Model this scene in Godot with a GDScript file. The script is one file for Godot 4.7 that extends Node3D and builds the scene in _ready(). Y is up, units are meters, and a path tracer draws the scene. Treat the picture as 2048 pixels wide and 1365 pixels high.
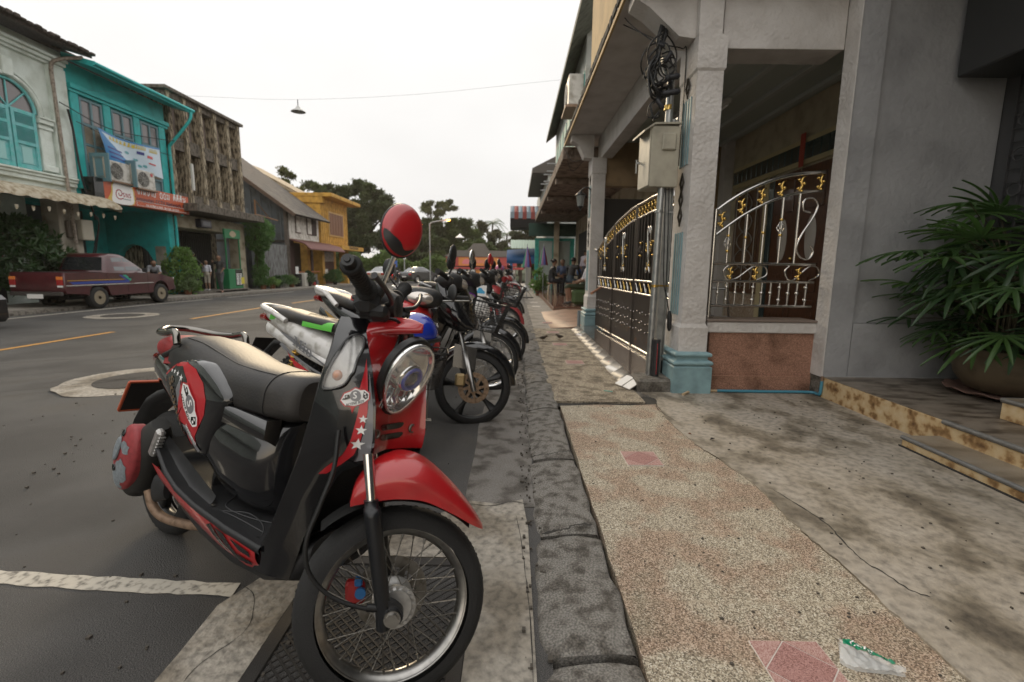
extends Node3D
# ---------------------------------------------------------------- mesh builder
class B:
	var s:=SurfaceTool.new()
	var x:=Transform3D.IDENTITY
	var g:=0
	var col:=Color.WHITE
	var use_col:=false
	func _init(c:=false):
		use_col=c
		s.begin(Mesh.PRIMITIVE_TRIANGLES)
	func flat()->B:
		s.set_smooth_group(-1)
		return self
	func smooth()->B:
		g+=1
		s.set_smooth_group(g)
		return self
	func at(t:Transform3D)->B:
		x=t
		return self
	func v(p:Vector3):
		if use_col:
			s.set_color(col)
		s.add_vertex(x*p)
	func tri(a:Vector3,b:Vector3,c:Vector3):
		v(a)
		v(b)
		v(c)
	func quad(a:Vector3,b:Vector3,c:Vector3,d:Vector3):
		tri(a,b,c)
		tri(a,c,d)
	func face(a:Vector3,b:Vector3,c:Vector3,d:Vector3):
		flat()
		quad(a,b,c,d)
	func poly(p:PackedVector3Array):
		flat()
		for i in range(1,p.size()-1):
			tri(p[0],p[i],p[i+1])
	func loft(r:Array,closed:=true,ca:=true,cb:=true)->B:
		var n:int=r[0].size()
		var m:int=n if closed else n-1
		var nw:=Vector3.ZERO
		var c0:=mid(r[0])
		var c1:=mid(r[r.size()-1])
		var best:=0
		for i in r.size():
			var w:=area(r[i])
			if w.length()>nw.length():
				nw=w
				best=i
		var dir:Vector3=mid(r[min(best+1,r.size()-1)])-mid(r[max(best-1,0)])
		if dir.length()<1e-7:
			dir=c1-c0
		var rev:=closed and nw.dot(dir)<0.0
		smooth()
		for i in r.size()-1:
			var a:PackedVector3Array=r[i]
			var b:PackedVector3Array=r[i+1]
			if a==b:
				smooth()
				continue
			for j in m:
				var k:=(j+1) % n
				if rev:
					quad(a[j],a[k],b[k],b[j])
				else:
					quad(a[j],b[j],b[k],a[k])
		if closed and ca:
			cap(r[0],c0,rev)
		if closed and cb:
			cap(r[r.size()-1],c1,not rev)
		return self
	func cap(p:PackedVector3Array,c:Vector3,rev:bool):
		flat()
		for j in p.size():
			var k:=(j+1) % p.size()
			if rev:
				tri(c,p[k],p[j])
			else:
				tri(c,p[j],p[k])
	func mid(p:PackedVector3Array)->Vector3:
		var c:=Vector3.ZERO
		for q in p:
			c+=q
		return c/p.size()
	func area(p:PackedVector3Array)->Vector3:
		var w:=Vector3.ZERO
		for i in p.size():
			w+=p[i].cross(p[(i+1) % p.size()])
		return w
	func box(c:Vector3,z:Vector3,bev:=0.0)->B:
		var h:=z*0.5
		var b:float=min(bev,min(h.x,min(h.y,h.z))*0.9)
		if b<=0.0:
			flat()
			var p:=[]
			for i in 8:
				p.append(c+Vector3(h.x if i & 1 else -h.x,h.y if i & 2 else -h.y,h.z if i & 4 else -h.z))
			for f in [[4,6,7,5],[1,3,2,0],[5,7,3,1],[0,2,6,4],[6,2,3,7],[0,4,5,1]]:
				quad(p[f[0]],p[f[1]],p[f[2]],p[f[3]])
			return self
		var rr:=[]
		for k in 4:
			var e:=b if k==0 or k==3 else 0.0
			var y:float=[-h.y,-h.y+b,h.y-b,h.y][k]
			var hx:=h.x-e
			var hz:=h.z-e
			var bb:float=max(b-e,0.0005)
			rr.append(PackedVector3Array([c+Vector3(hx,y,hz-bb),c+Vector3(hx,y,-hz+bb),c+Vector3(hx-bb,y,-hz),c+Vector3(-hx+bb,y,-hz),c+Vector3(-hx,y,-hz+bb),c+Vector3(-hx,y,hz-bb),c+Vector3(-hx+bb,y,hz),c+Vector3(hx-bb,y,hz)]))
		flat()
		for i in 3:
			for j in 8:
				var q:=(j+1) % 8
				quad(rr[i][j],rr[i+1][j],rr[i+1][q],rr[i][q])
		cap(rr[0],mid(rr[0]),false)
		cap(rr[3],mid(rr[3]),true)
		return self
	func bx(a:Vector3,b:Vector3,bev:=0.0)->B:
		return box((a+b)*0.5,(b-a).abs(),bev)
	func ring(c:Vector3,d:Vector3,r:float,n:int,up:=Vector3.ZERO)->PackedVector3Array:
		d=d.normalized()
		if up==Vector3.ZERO:
			up=Vector3.UP if abs(d.y)<0.9 else Vector3.RIGHT
		var u:=d.cross(up).normalized()
		var w:=d.cross(u)
		var p:=PackedVector3Array()
		for i in n:
			var a:=TAU*i/n
			p.append(c+(u*cos(a)+w*sin(a))*r)
		return p
	func cyl(a:Vector3,b:Vector3,ra:float,rb:=-1.0,n:=12,caps:=true)->B:
		if rb<0.0:
			rb=ra
		return loft([ring(a,b-a,ra,n),ring(b,b-a,rb,n)],true,caps,caps)
	func tube(p:PackedVector3Array,r,n:=8,caps:=true,shut:=false)->B:
		var rr:=[]
		var up:=Vector3.ZERO
		var m:=p.size()
		for i in m:
			var d:Vector3
			if shut:
				d=p[(i+1) % m]-p[(i-1+m) % m]
			else:
				d=p[min(i+1,m-1)]-p[max(i-1,0)]
			d=d.normalized()
			if up==Vector3.ZERO:
				up=Vector3.UP if abs(d.y)<0.9 else Vector3.RIGHT
			var u:=d.cross(up)
			if u.length()<1e-4:
				u=d.cross(Vector3(0.3,0.5,0.8))
			up=u.normalized().cross(d).normalized()
			rr.append(ring(p[i],d,r[i] if r is Array or r is PackedFloat32Array else r,n,up))
		if shut:
			rr.append(rr[0])
		return loft(rr,true,caps and not shut,caps and not shut)
	func lathe(p:Array,n:=24,t:=Transform3D.IDENTITY,caps:=true)->B:
		var rr:=[]
		for q in p:
			var w:=PackedVector3Array()
			for i in n:
				var a:=TAU*i/n
				w.append(t*Vector3(cos(a)*q[0],q[1],-sin(a)*q[0]))
			rr.append(w)
		return loft(rr,true,caps and p[0][0]>0.0005,caps and p[p.size()-1][0]>0.0005)
	func ball(c:Vector3,r:Vector3,n:=12,m:=8,bas:=Basis.IDENTITY)->B:
		var p:=[]
		for i in m+1:
			var a:=-PI/2+PI*i/m
			p.append([max(cos(a),0.0001),sin(a)])
		return lathe(p,n,Transform3D(bas*Basis.from_scale(r),c))
	func prism(p:PackedVector2Array,z0:float,z1:float,t:=Transform3D.IDENTITY)->B:
		if Geometry2D.is_polygon_clockwise(p):
			p=p.duplicate()
			p.reverse()
		var ix:=Geometry2D.triangulate_polygon(p)
		flat()
		for i in range(0,ix.size(),3):
			var a:=p[ix[i]]
			var b:=p[ix[i+1]]
			var c:=p[ix[i+2]]
			if (b-a).cross(c-a)>0.0:
				var k:=b
				b=c
				c=k
			tri(t*Vector3(a.x,a.y,z1),t*Vector3(b.x,b.y,z1),t*Vector3(c.x,c.y,z1))
			if z1 != z0:
				tri(t*Vector3(a.x,a.y,z0),t*Vector3(c.x,c.y,z0),t*Vector3(b.x,b.y,z0))
		if z1 != z0:
			for i in p.size():
				var a:=p[i]
				var b:=p[(i+1) % p.size()]
				quad(t*Vector3(a.x,a.y,z0),t*Vector3(a.x,a.y,z1),t*Vector3(b.x,b.y,z1),t*Vector3(b.x,b.y,z0))
		return self
	func skin(rows:Array)->B:
		return loft(rows,false,false,false)
	func mesh()->ArrayMesh:
		s.generate_normals()
		s.index()
		return s.commit()
# ---------------------------------------------------------------- small maths
func V(x:float,y:float,z:float)->Vector3:
	return Vector3(x,y,z)
func cr(p:Array,k:int,shut:=false)->PackedVector3Array:
	var o:=PackedVector3Array()
	var n:=p.size()
	for i in (n if shut else n-1):
		var a:Vector3=p[(i-1+n) % n] if shut or i>0 else p[0]*2.0-p[1]
		var b:Vector3=p[i]
		var c:Vector3=p[(i+1) % n]
		var d:Vector3=p[(i+2) % n] if shut or i<n-2 else p[n-1]*2.0-p[n-2]
		for j in k:
			o.append(b.cubic_interpolate(c,a,d,float(j)/k))
	if not shut:
		o.append(p[n-1])
	return o
func cr2(p:Array,k:int,shut:=false)->PackedVector2Array:
	var q:=[]
	for a in p:
		q.append(V(a[0],a[1],0))
	var o:=PackedVector2Array()
	for a in cr(q,k,shut):
		o.append(Vector2(a.x,a.y))
	return o
func p2(a:Array)->PackedVector2Array:
	var o:=PackedVector2Array()
	for q in a:
		o.append(Vector2(q[0],q[1]))
	return o
func p3(a:Array)->Array:
	var o:=[]
	for q in a:
		o.append(V(q[0],q[1],q[2]))
	return o
func lut(t:Array,x:float)->float:
	for i in range(1,t.size()):
		if x<=t[i][0] or i==t.size()-1:
			return lerpf(t[i-1][1],t[i][1],clampf((x-t[i-1][0])/(t[i][0]-t[i-1][0]),0,1))
	return 0.0
func smooth_rows(rows:Array,ku:int,kv:int)->Array:
	var a:=[]
	for r in rows:
		a.append(cr(r,ku))
	var cols:=[]
	for j in a[0].size():
		var c:=[]
		for r in a:
			c.append(r[j])
		cols.append(cr(c,kv))
	var o:=[]
	for i in cols[0].size():
		var r:=PackedVector3Array()
		for c in cols:
			r.append(c[i])
		o.append(r)
	return o
func mirror(rows:Array)->Array:
	var o:=[]
	for r in rows:
		var q:=PackedVector3Array()
		for p in r:
			q.append(V(p.x,p.y,-p.z))
		o.append(q)
	return o
func sup(x:float,yc:float,hy:float,hz:float,e:=2.6,n:=24,zc:=0.0)->PackedVector3Array:
	var p:=PackedVector3Array()
	for i in n:
		var a:=TAU*i/n
		var c:=cos(a)
		var q:=sin(a)
		p.append(V(x,yc+hy*sign(q)*pow(abs(q),2.0/e),zc+hz*sign(c)*pow(abs(c),2.0/e)))
	return p
func yaw(o:Vector3,deg:float)->Transform3D:
	return Transform3D(Basis(Vector3.UP,deg_to_rad(deg)),o)
func rnd(a:float,b:float)->float:
	return rng.randf_range(a,b)
# ---------------------------------------------------------------- scene objects
var rng:=RandomNumberGenerator.new()
var M:={}
var T:={}
var taken:={}
func numbered(n:String)->String:
	var k:int=taken.get(n,0)
	taken[n]=k+1
	return n if k==0 else "%s_%03d" % [n,k]
func tag(o:Node3D,label:String,cat:String,grp:="")->Node3D:
	o.set_meta("label",label)
	o.set_meta("category",cat)
	if grp:
		o.set_meta("group",grp)
	return o
func thing(n:String,label:String,cat:String,t:=Transform3D.IDENTITY,grp:="")->Node3D:
	var o:=Node3D.new()
	o.name=numbered(n)
	add_child(o,true)
	o.transform=t
	return tag(o,label,cat,grp)
func holder(n:String,par:Node3D,t:=Transform3D.IDENTITY)->Node3D:
	var o:=Node3D.new()
	o.name=n
	par.add_child(o,true)
	o.transform=t
	return o
func inst(me:Mesh,n:String,m:Material,par:Node3D,t:=Transform3D.IDENTITY)->MeshInstance3D:
	var o:=MeshInstance3D.new()
	o.mesh=me
	o.material_override=m
	o.name=n
	o.transform=t
	par.add_child(o,true)
	return o
func part(b:B,n:String,m:Material,par:Node3D,t:=Transform3D.IDENTITY)->MeshInstance3D:
	return inst(b.mesh(),n,m,par,t)
func solo(b:B,n:String,m:Material,label:String,cat:String,grp:="",t:=Transform3D.IDENTITY)->MeshInstance3D:
	var o:=inst(b.mesh(),numbered(n),m,self,t)
	tag(o,label,cat,grp)
	return o
func struct(b:B,n:String,m:Material)->MeshInstance3D:
	var o:=inst(b.mesh(),numbered(n),m,self)
	o.set_meta("kind","structure")
	return o
func stuff(o:Node3D)->Node3D:
	o.set_meta("kind","stuff")
	return o
func again(src:Node3D,n:String,t:Transform3D,label:String,grp:="")->Node3D:
	var c:Node3D=src.duplicate()
	c.name=numbered(n)
	add_child(c,true)
	c.transform=t
	c.set_meta("label",label)
	if grp:
		c.set_meta("group",grp)
	return c
func copies(me:Mesh,ts:Array,n:String,m:Material,par:Node3D,cols:=[])->MultiMeshInstance3D:
	var mm:=MultiMesh.new()
	mm.transform_format=MultiMesh.TRANSFORM_3D
	mm.use_colors=cols.size()>0
	mm.mesh=me
	mm.instance_count=ts.size()
	for i in ts.size():
		mm.set_instance_transform(i,ts[i])
		if cols.size()>0:
			mm.set_instance_color(i,cols[i])
	var o:=MultiMeshInstance3D.new()
	o.multimesh=mm
	o.material_override=m
	o.name=n
	par.add_child(o,true)
	stuff(o)
	return o
# ---------------------------------------------------------------- materials
func noise(kind:String,f:float,ramp:Array,px:=512,oct:=4,seed_:=1,bump:=0.0)->NoiseTexture2D:
	var key:="%s %f %s %d %d %d %f" % [kind,f,str(ramp),px,oct,seed_,bump]
	if T.has(key):
		return T[key]
	var n:=FastNoiseLite.new()
	n.seed=seed_
	n.frequency=f
	n.fractal_octaves=oct
	if kind=="cell":
		n.noise_type=FastNoiseLite.TYPE_CELLULAR
		n.cellular_return_type=FastNoiseLite.RETURN_CELL_VALUE
		n.fractal_type=FastNoiseLite.FRACTAL_NONE
	elif kind=="dist":
		n.noise_type=FastNoiseLite.TYPE_CELLULAR
		n.cellular_return_type=FastNoiseLite.RETURN_DISTANCE
		n.fractal_type=FastNoiseLite.FRACTAL_NONE
	elif kind=="ridge":
		n.noise_type=FastNoiseLite.TYPE_SIMPLEX_SMOOTH
		n.fractal_type=FastNoiseLite.FRACTAL_RIDGED
	else:
		n.noise_type=FastNoiseLite.TYPE_SIMPLEX_SMOOTH
		n.fractal_type=FastNoiseLite.FRACTAL_FBM
	var t:=NoiseTexture2D.new()
	t.width=px
	t.height=px
	t.seamless=true
	t.seamless_blend_skirt=0.12
	if bump>0.0:
		t.as_normal_map=true
		t.bump_strength=bump
	elif ramp.size()>0:
		var gr:=Gradient.new()
		var off:=PackedFloat32Array()
		var cs:=PackedColorArray()
		for q in ramp:
			off.append(q[0])
			cs.append(Color(q[1],q[2] if q.size()>2 else q[1],q[3] if q.size()>2 else q[1],q[4] if q.size()>4 else 1.0))
		gr.offsets=off
		gr.colors=cs
		t.color_ramp=gr
	t.noise=n
	T[key]=t
	return t
# r, g, b are linear base colours
func mat(k:String,r:=0.5,g:=0.5,b:=0.5,rough:=0.6,o:={})->StandardMaterial3D:
	if M.has(k):
		return M[k]
	var m:=StandardMaterial3D.new()
	m.resource_name=k
	m.albedo_color=Color(r,g,b).linear_to_srgb()
	m.roughness=rough
	m.metallic=o.get("metal",0.0)
	if o.has("coat"):
		m.clearcoat_enabled=true
		m.clearcoat=o.coat
		m.clearcoat_roughness=o.get("coat_rough",0.04)
	if o.has("spec"):
		m.metallic_specular=o.spec
	if o.has("a"):
		m.transparency=BaseMaterial3D.TRANSPARENCY_ALPHA
		m.albedo_color.a=o.a
	if o.has("emit"):
		m.emission_enabled=true
		m.emission=Color(r,g,b).linear_to_srgb()
		m.emission_energy_multiplier=o.emit
	if o.has("back"):
		m.backlight_enabled=true
		m.backlight=Color(o.back[0],o.back[1],o.back[2]).linear_to_srgb()
	if o.has("vc"):
		m.vertex_color_use_as_albedo=true
	if o.has("tex") or o.has("nrm") or o.has("h") or o.has("rt"):
		m.uv1_triplanar=true
		m.uv1_world_triplanar=o.get("world",true)
		m.uv1_scale=o.sv if o.has("sv") else Vector3.ONE*float(o.get("s",1.0))
		m.uv1_triplanar_sharpness=4.0
	if o.has("tex"):
		m.albedo_texture=o.tex
	if o.has("rt"):
		m.roughness_texture=o.rt
	if o.has("nrm"):
		m.normal_enabled=true
		m.normal_texture=o.nrm
		m.normal_scale=o.get("ns",1.0)
	if o.has("h"):
		m.heightmap_enabled=true
		m.heightmap_texture=o.h
		m.heightmap_scale=o.get("hs",1.0)
	if o.has("tex2"):
		m.detail_enabled=true
		m.detail_albedo=o.tex2
		m.detail_blend_mode=o.get("bm",BaseMaterial3D.BLEND_MODE_MUL)
		m.detail_uv_layer=BaseMaterial3D.DETAIL_UV_2
		m.uv2_triplanar=true
		m.uv2_world_triplanar=o.get("world",true)
		m.uv2_scale=o.s2v if o.has("s2v") else Vector3.ONE*float(o.get("s2",1.0))
		m.uv2_triplanar_sharpness=4.0
	M[k]=m
	return m
func text_mesh(t:String,h:float,bold:=true,depth:=0.0,serif:=false)->Array:
	var f:=SystemFont.new()
	f.font_names=PackedStringArray(["Droid Serif" if serif else "Droid Sans"])
	f.font_weight=700 if bold else 400
	var m:=TextMesh.new()
	m.text=t
	m.font=f
	m.font_size=64
	m.pixel_size=h/64.0
	m.depth=depth
	m.curve_step=4.0
	return m.get_mesh_arrays()
# lettering laid on a surface: put(Vector2) gives the place of a point of the text
func letters(b:B,t:String,h:float,put:Callable,bold:=true,stretch:=1.0,serif:=false):
	var a:=text_mesh(t,h,bold,0.0,serif)
	var vs:PackedVector3Array=a[Mesh.ARRAY_VERTEX]
	var ix:PackedInt32Array=a[Mesh.ARRAY_INDEX]
	b.smooth()
	for i in range(0,ix.size(),3):
		var q:=[]
		for j in 3:
			var p:=vs[ix[i+j]]
			q.append(put.call(Vector2(p.x*stretch,p.y)))
		b.tri(q[0],q[1],q[2])
# a flat print cut to a polygon, finely divided and laid on a surface
func laid(b:B,p:PackedVector2Array,step:float,put:Callable):
	b.smooth()
	var lo:=p[0]
	var hi:=p[0]
	for q in p:
		lo=lo.min(q)
		hi=hi.max(q)
	for i in int(ceil((hi.x-lo.x)/step)):
		for j in int(ceil((hi.y-lo.y)/step)):
			var c:=lo+Vector2(i,j)*step
			var cell:=PackedVector2Array([c,c+Vector2(step,0),c+Vector2(step,step),c+Vector2(0,step)])
			for w in Geometry2D.intersect_polygons(p,cell):
				var ix:=Geometry2D.triangulate_polygon(w)
				for k in range(0,ix.size(),3):
					b.tri(put.call(w[ix[k]]),put.call(w[ix[k+1]]),put.call(w[ix[k+2]]))
func star(c:Vector2,r:float,rot:=0.0,inner:=0.42)->PackedVector2Array:
	var p:=PackedVector2Array()
	for i in 10:
		p.append(c+Vector2.from_angle(rot+PI/2+TAU*i/10)*(r if i % 2==0 else r*inner))
	return p
# ---------------------------------------------------------------- the scene
func _ready():
	rng.seed=20
	# camera, sky, sun, exposure
	var cam:=Camera3D.new()
	cam.name="camera"
	add_child(cam)
	var ca:=CameraAttributesPhysical.new()
	ca.frustum_focal_length=24.615
	ca.frustum_focus_distance=1.9
	ca.exposure_aperture=4.6
	ca.auto_exposure_enabled=false
	cam.attributes=ca
	cam.fov=70.821
	cam.near=0.05
	cam.far=900.0
	cam.transform=Transform3D(Basis(Vector3.UP,deg_to_rad(0.2476))*Basis(Vector3.RIGHT,deg_to_rad(-8.7386))*Basis(Vector3.BACK,deg_to_rad(0.7)),V(0,1.1,0))
	var env:=Environment.new()
	env.background_mode=Environment.BG_SKY
	env.sky=Sky.new()
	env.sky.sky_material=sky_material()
	env.tonemap_mode=Environment.TONE_MAPPER_LINEAR
	env.tonemap_exposure=1.6
	env.sdfgi_enabled=true
	env.ssao_enabled=true
	env.ssil_enabled=true
	env.fog_enabled=true
	env.fog_density=0.0006
	env.fog_light_color=Color(0.95,0.9,0.82)
	var we:=WorldEnvironment.new()
	we.name="world"
	we.environment=env
	add_child(we)
	var sun:=DirectionalLight3D.new()
	sun.name="sun"
	sun.light_energy=0.28
	sun.light_color=Color(1.0,0.9,0.74)
	sun.light_angular_distance=14.0
	sun.shadow_enabled=true
	sun.transform=Transform3D(Basis.looking_at(V(0.35,-0.42,1.0).normalized()),V(0,30,-40))
	add_child(sun)
	materials()
	setting()
	right_side()
	left_side()
	far_end()
	hero_scooter()
	motorbikes()
	small_things()
func sky_material()->PanoramaSkyMaterial:
	var w:=512
	var h:=256
	var im:=Image.create_empty(w,h,false,Image.FORMAT_RGBF)
	var n:=FastNoiseLite.new()
	n.seed=5
	n.frequency=1.1
	n.fractal_octaves=5
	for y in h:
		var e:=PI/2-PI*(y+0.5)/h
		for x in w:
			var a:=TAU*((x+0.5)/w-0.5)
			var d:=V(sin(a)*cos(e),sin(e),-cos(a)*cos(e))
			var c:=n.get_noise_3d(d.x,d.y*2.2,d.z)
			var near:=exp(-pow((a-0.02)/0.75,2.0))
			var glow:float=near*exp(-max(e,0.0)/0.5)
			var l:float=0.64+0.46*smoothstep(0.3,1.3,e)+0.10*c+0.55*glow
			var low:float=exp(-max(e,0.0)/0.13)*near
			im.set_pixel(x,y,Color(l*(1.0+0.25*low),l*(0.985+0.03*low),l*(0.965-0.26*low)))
	var m:=PanoramaSkyMaterial.new()
	m.panorama=ImageTexture.create_from_image(im)
	return m
func materials():
	var grime:=noise("fbm",0.006,[[0.0,0.66,0.64,0.6],[0.3,0.84,0.83,0.81],[0.5,0.96,0.955,0.95],[1.0,1,1,1]],512,6,3)
	var soft:=noise("fbm",0.012,[[0.0,0.8],[0.5,0.93],[1.0,1.0]],512,5,9)
	T.grime=grime
	T.soft=soft
	T.fine=noise("fbm",0.09,[[0.0,0.72],[0.5,0.9],[1.0,1.0]],512,3,4)
	T.finen=noise("fbm",0.08,[],512,4,7,5.0)
	T.streak=noise("fbm",0.02,[[0.0,0.5,0.48,0.45],[0.3,0.74,0.72,0.7],[0.52,0.94,0.93,0.92],[1.0,1,1,1]],512,6,12)
	# vehicles
	mat("red_paint",0.40,0.010,0.013,0.32,{"coat":0.9,"coat_rough":0.06,"tex":noise("fbm",0.01,[[0.0,0.86],[0.6,1.0],[1.0,1.0]],256,4,2),"s":1.6,"world":false})
	mat("red_matt",0.34,0.028,0.03,0.5,{"tex":T.soft,"s":3.0,"world":false})
	mat("black_gloss",0.006,0.006,0.007,0.16,{"coat":1.0,"coat_rough":0.03})
	mat("black_plastic",0.018,0.018,0.019,0.55,{"tex":T.soft,"s":4.0,"world":false,"nrm":T.finen,"ns":0.25})
	mat("black_bare",0.012,0.012,0.012,0.4)
	mat("seat",0.04,0.037,0.035,0.5,{"tex":noise("fbm",0.006,[[0.0,0.62,0.62,0.64],[0.5,0.8,0.78,0.76],[1.0,1,0.95,0.88]],256,5,6),"s":2.0,"world":false,"nrm":T.finen,"ns":0.1})
	mat("seat_dust",0.17,0.13,0.085,0.8,{"tex":T.soft,"s":3.0,"world":false,"a":0.55})
	mat("rubber",0.017,0.0165,0.016,0.78,{"tex":T.fine,"s":5.0,"world":false,"nrm":T.finen,"ns":0.5})
	mat("chrome",0.75,0.75,0.74,0.07,{"metal":1.0})
	mat("steel",0.42,0.41,0.39,0.3,{"metal":1.0,"tex":T.soft,"s":4.0,"world":false})
	mat("steel_dull",0.25,0.24,0.22,0.45,{"metal":1.0,"tex":T.grime,"s":6.0,"world":false})
	mat("alu",0.5,0.49,0.47,0.42,{"metal":0.7,"tex":T.soft,"s":5.0,"world":false})
	mat("rust_pipe",0.28,0.19,0.13,0.6,{"metal":0.4,"tex":T.grime,"s":7.0,"world":false})
	mat("white_paint",0.68,0.67,0.65,0.3,{"coat":0.6,"tex":T.grime,"s":2.2,"world":false})
	mat("grey_paint",0.32,0.32,0.32,0.35,{"coat":0.5})
	mat("lens",0.97,0.97,0.97,0.02,{"a":0.08})
	mat("lens_smoke",0.3,0.3,0.3,0.03,{"a":0.3})
	mat("glass_dark",0.02,0.022,0.025,0.04,{"coat":1.0})
	mat("glass_pale",0.10,0.11,0.12,0.05,{"coat":1.0})
	mat("amber",0.75,0.22,0.04,0.15,{"coat":0.8})
	mat("tail_red",0.35,0.008,0.01,0.12,{"coat":1.0})
	mat("blue_ring",0.03,0.05,0.30,0.08,{"coat":1.0})
	mat("lens_dark",0.03,0.035,0.04,0.03,{"coat":1.0})
	mat("pr_white",0.78,0.77,0.75,0.35)
	mat("pr_red",0.45,0.012,0.02,0.3,{"coat":0.5})
	mat("pr_grey",0.17,0.17,0.18,0.3,{"coat":0.5})
	mat("pr_black",0.006,0.006,0.006,0.25,{"coat":0.5})
	mat("pr_gold",0.14,0.085,0.04,0.35)
	mat("bare_patch",0.23,0.26,0.28,0.55,{"tex":T.soft,"s":8.0,"world":false})
	mat("blue_gloss",0.01,0.03,0.30,0.15,{"coat":1.0})
	mat("purple",0.16,0.03,0.26,0.25,{"coat":0.8})
	mat("gold",0.55,0.34,0.08,0.35,{"metal":0.9})
	mat("brass",0.62,0.42,0.13,0.22,{"metal":1.0})
	mat("green_seat",0.10,0.46,0.05,0.4)
	mat("wire",0.007,0.007,0.007,0.5)
	mat("signal_clear",0.55,0.50,0.45,0.05,{"metal":0.6,"coat":1.0})
	mat("plate_back",0.02,0.018,0.017,0.5)
	mat("engine",0.05,0.05,0.05,0.5,{"metal":0.5})
	mat("muffler",0.025,0.024,0.022,0.55)
# ---------------------------------------------------------------- wheels
# a wheel lies in the x-y plane and turns about z
func tyre_mesh(r:float,w:float,knob:=false)->ArrayMesh:
	var b:=B.new()
	var prof:=[]
	for i in 13:
		var a:=PI*i/12.0
		var q:=V(0,0,0)
		prof.append([r-w*0.62+w*0.62*pow(sin(a),0.75),-cos(a)*w*0.5])
	b.lathe(prof,72,Transform3D(Basis(Vector3.RIGHT,PI/2),Vector3.ZERO),false)
	if knob:
		for i in 40:
			for j in 5:
				var a:=TAU*(i+0.5*(j % 2))/40
				var z:=(j-2)*w*0.22
				var rr:float=r-0.004-abs(j-2)*0.0065
				b.at(Transform3D(Basis(Vector3.BACK,a),Vector3.ZERO))
				b.box(V(rr,0,z),V(0.022,r*0.085,w*0.15),0.003)
	else:
		for i in 44:
			for sd in [-1,1]:
				b.at(Transform3D(Basis(Vector3.BACK,TAU*(i+(0.5 if sd>0 else 0.0))/44),Vector3.ZERO))
				b.flat()
				b.quad(V(r+0.001,-0.004,sd*w*0.04),V(r+0.001,0.004,sd*w*0.06),V(r-0.016,0.014,sd*w*0.4),V(r-0.016,0.005,sd*w*0.4))
	b.at(Transform3D.IDENTITY)
	return b.mesh()
func rim_mesh(r:float,w:float)->ArrayMesh:
	var b:=B.new()
	var t:=Transform3D(Basis(Vector3.RIGHT,PI/2),Vector3.ZERO)
	b.lathe([[r,-w*0.5],[r,-w*0.42],[r,-w*0.42],[r-0.008,-w*0.36],[r-0.016,-w*0.12],[r-0.018,0],[r-0.016,w*0.12],[r-0.008,w*0.36],[r,w*0.42],[r,w*0.42],[r,w*0.5],[r+0.004,w*0.5],[r+0.004,w*0.5],[r+0.004,-w*0.5],[r+0.004,-w*0.5],[r,-w*0.5]],72,t,false)
	return b.mesh()
func hub_mesh(r:float,w:float)->ArrayMesh:
	var b:=B.new()
	var t:=Transform3D(Basis(Vector3.RIGHT,PI/2),Vector3.ZERO)
	b.lathe([[0.008,-w*0.5-0.02],[0.012,-w*0.5-0.02],[0.012,-w*0.5],[0.012,-w*0.5],[r*0.78,-w*0.5],[r*0.78,-w*0.5],[r*0.8,-w*0.46],[r,-w*0.46],[r,-w*0.46],[r,-w*0.36],[r,-w*0.36],[r*0.6,-w*0.3],[r*0.6,w*0.3],[r,w*0.36],[r,w*0.36],[r,w*0.46],[r,w*0.46],[r*0.8,w*0.46],[r*0.78,w*0.5],[r*0.78,w*0.5],[0.012,w*0.5],[0.012,w*0.5],[0.012,w*0.5+0.02],[0.008,w*0.5+0.02]],36,t)
	for i in 18:
		var a:=TAU*i/18
		for z in [-w*0.466,w*0.466]:
			b.cyl(V(cos(a)*r*0.9,sin(a)*r*0.9,z-0.002),V(cos(a)*r*0.9,sin(a)*r*0.9,z+0.002),0.0045,-1.0,8)
	return b.mesh()
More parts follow.
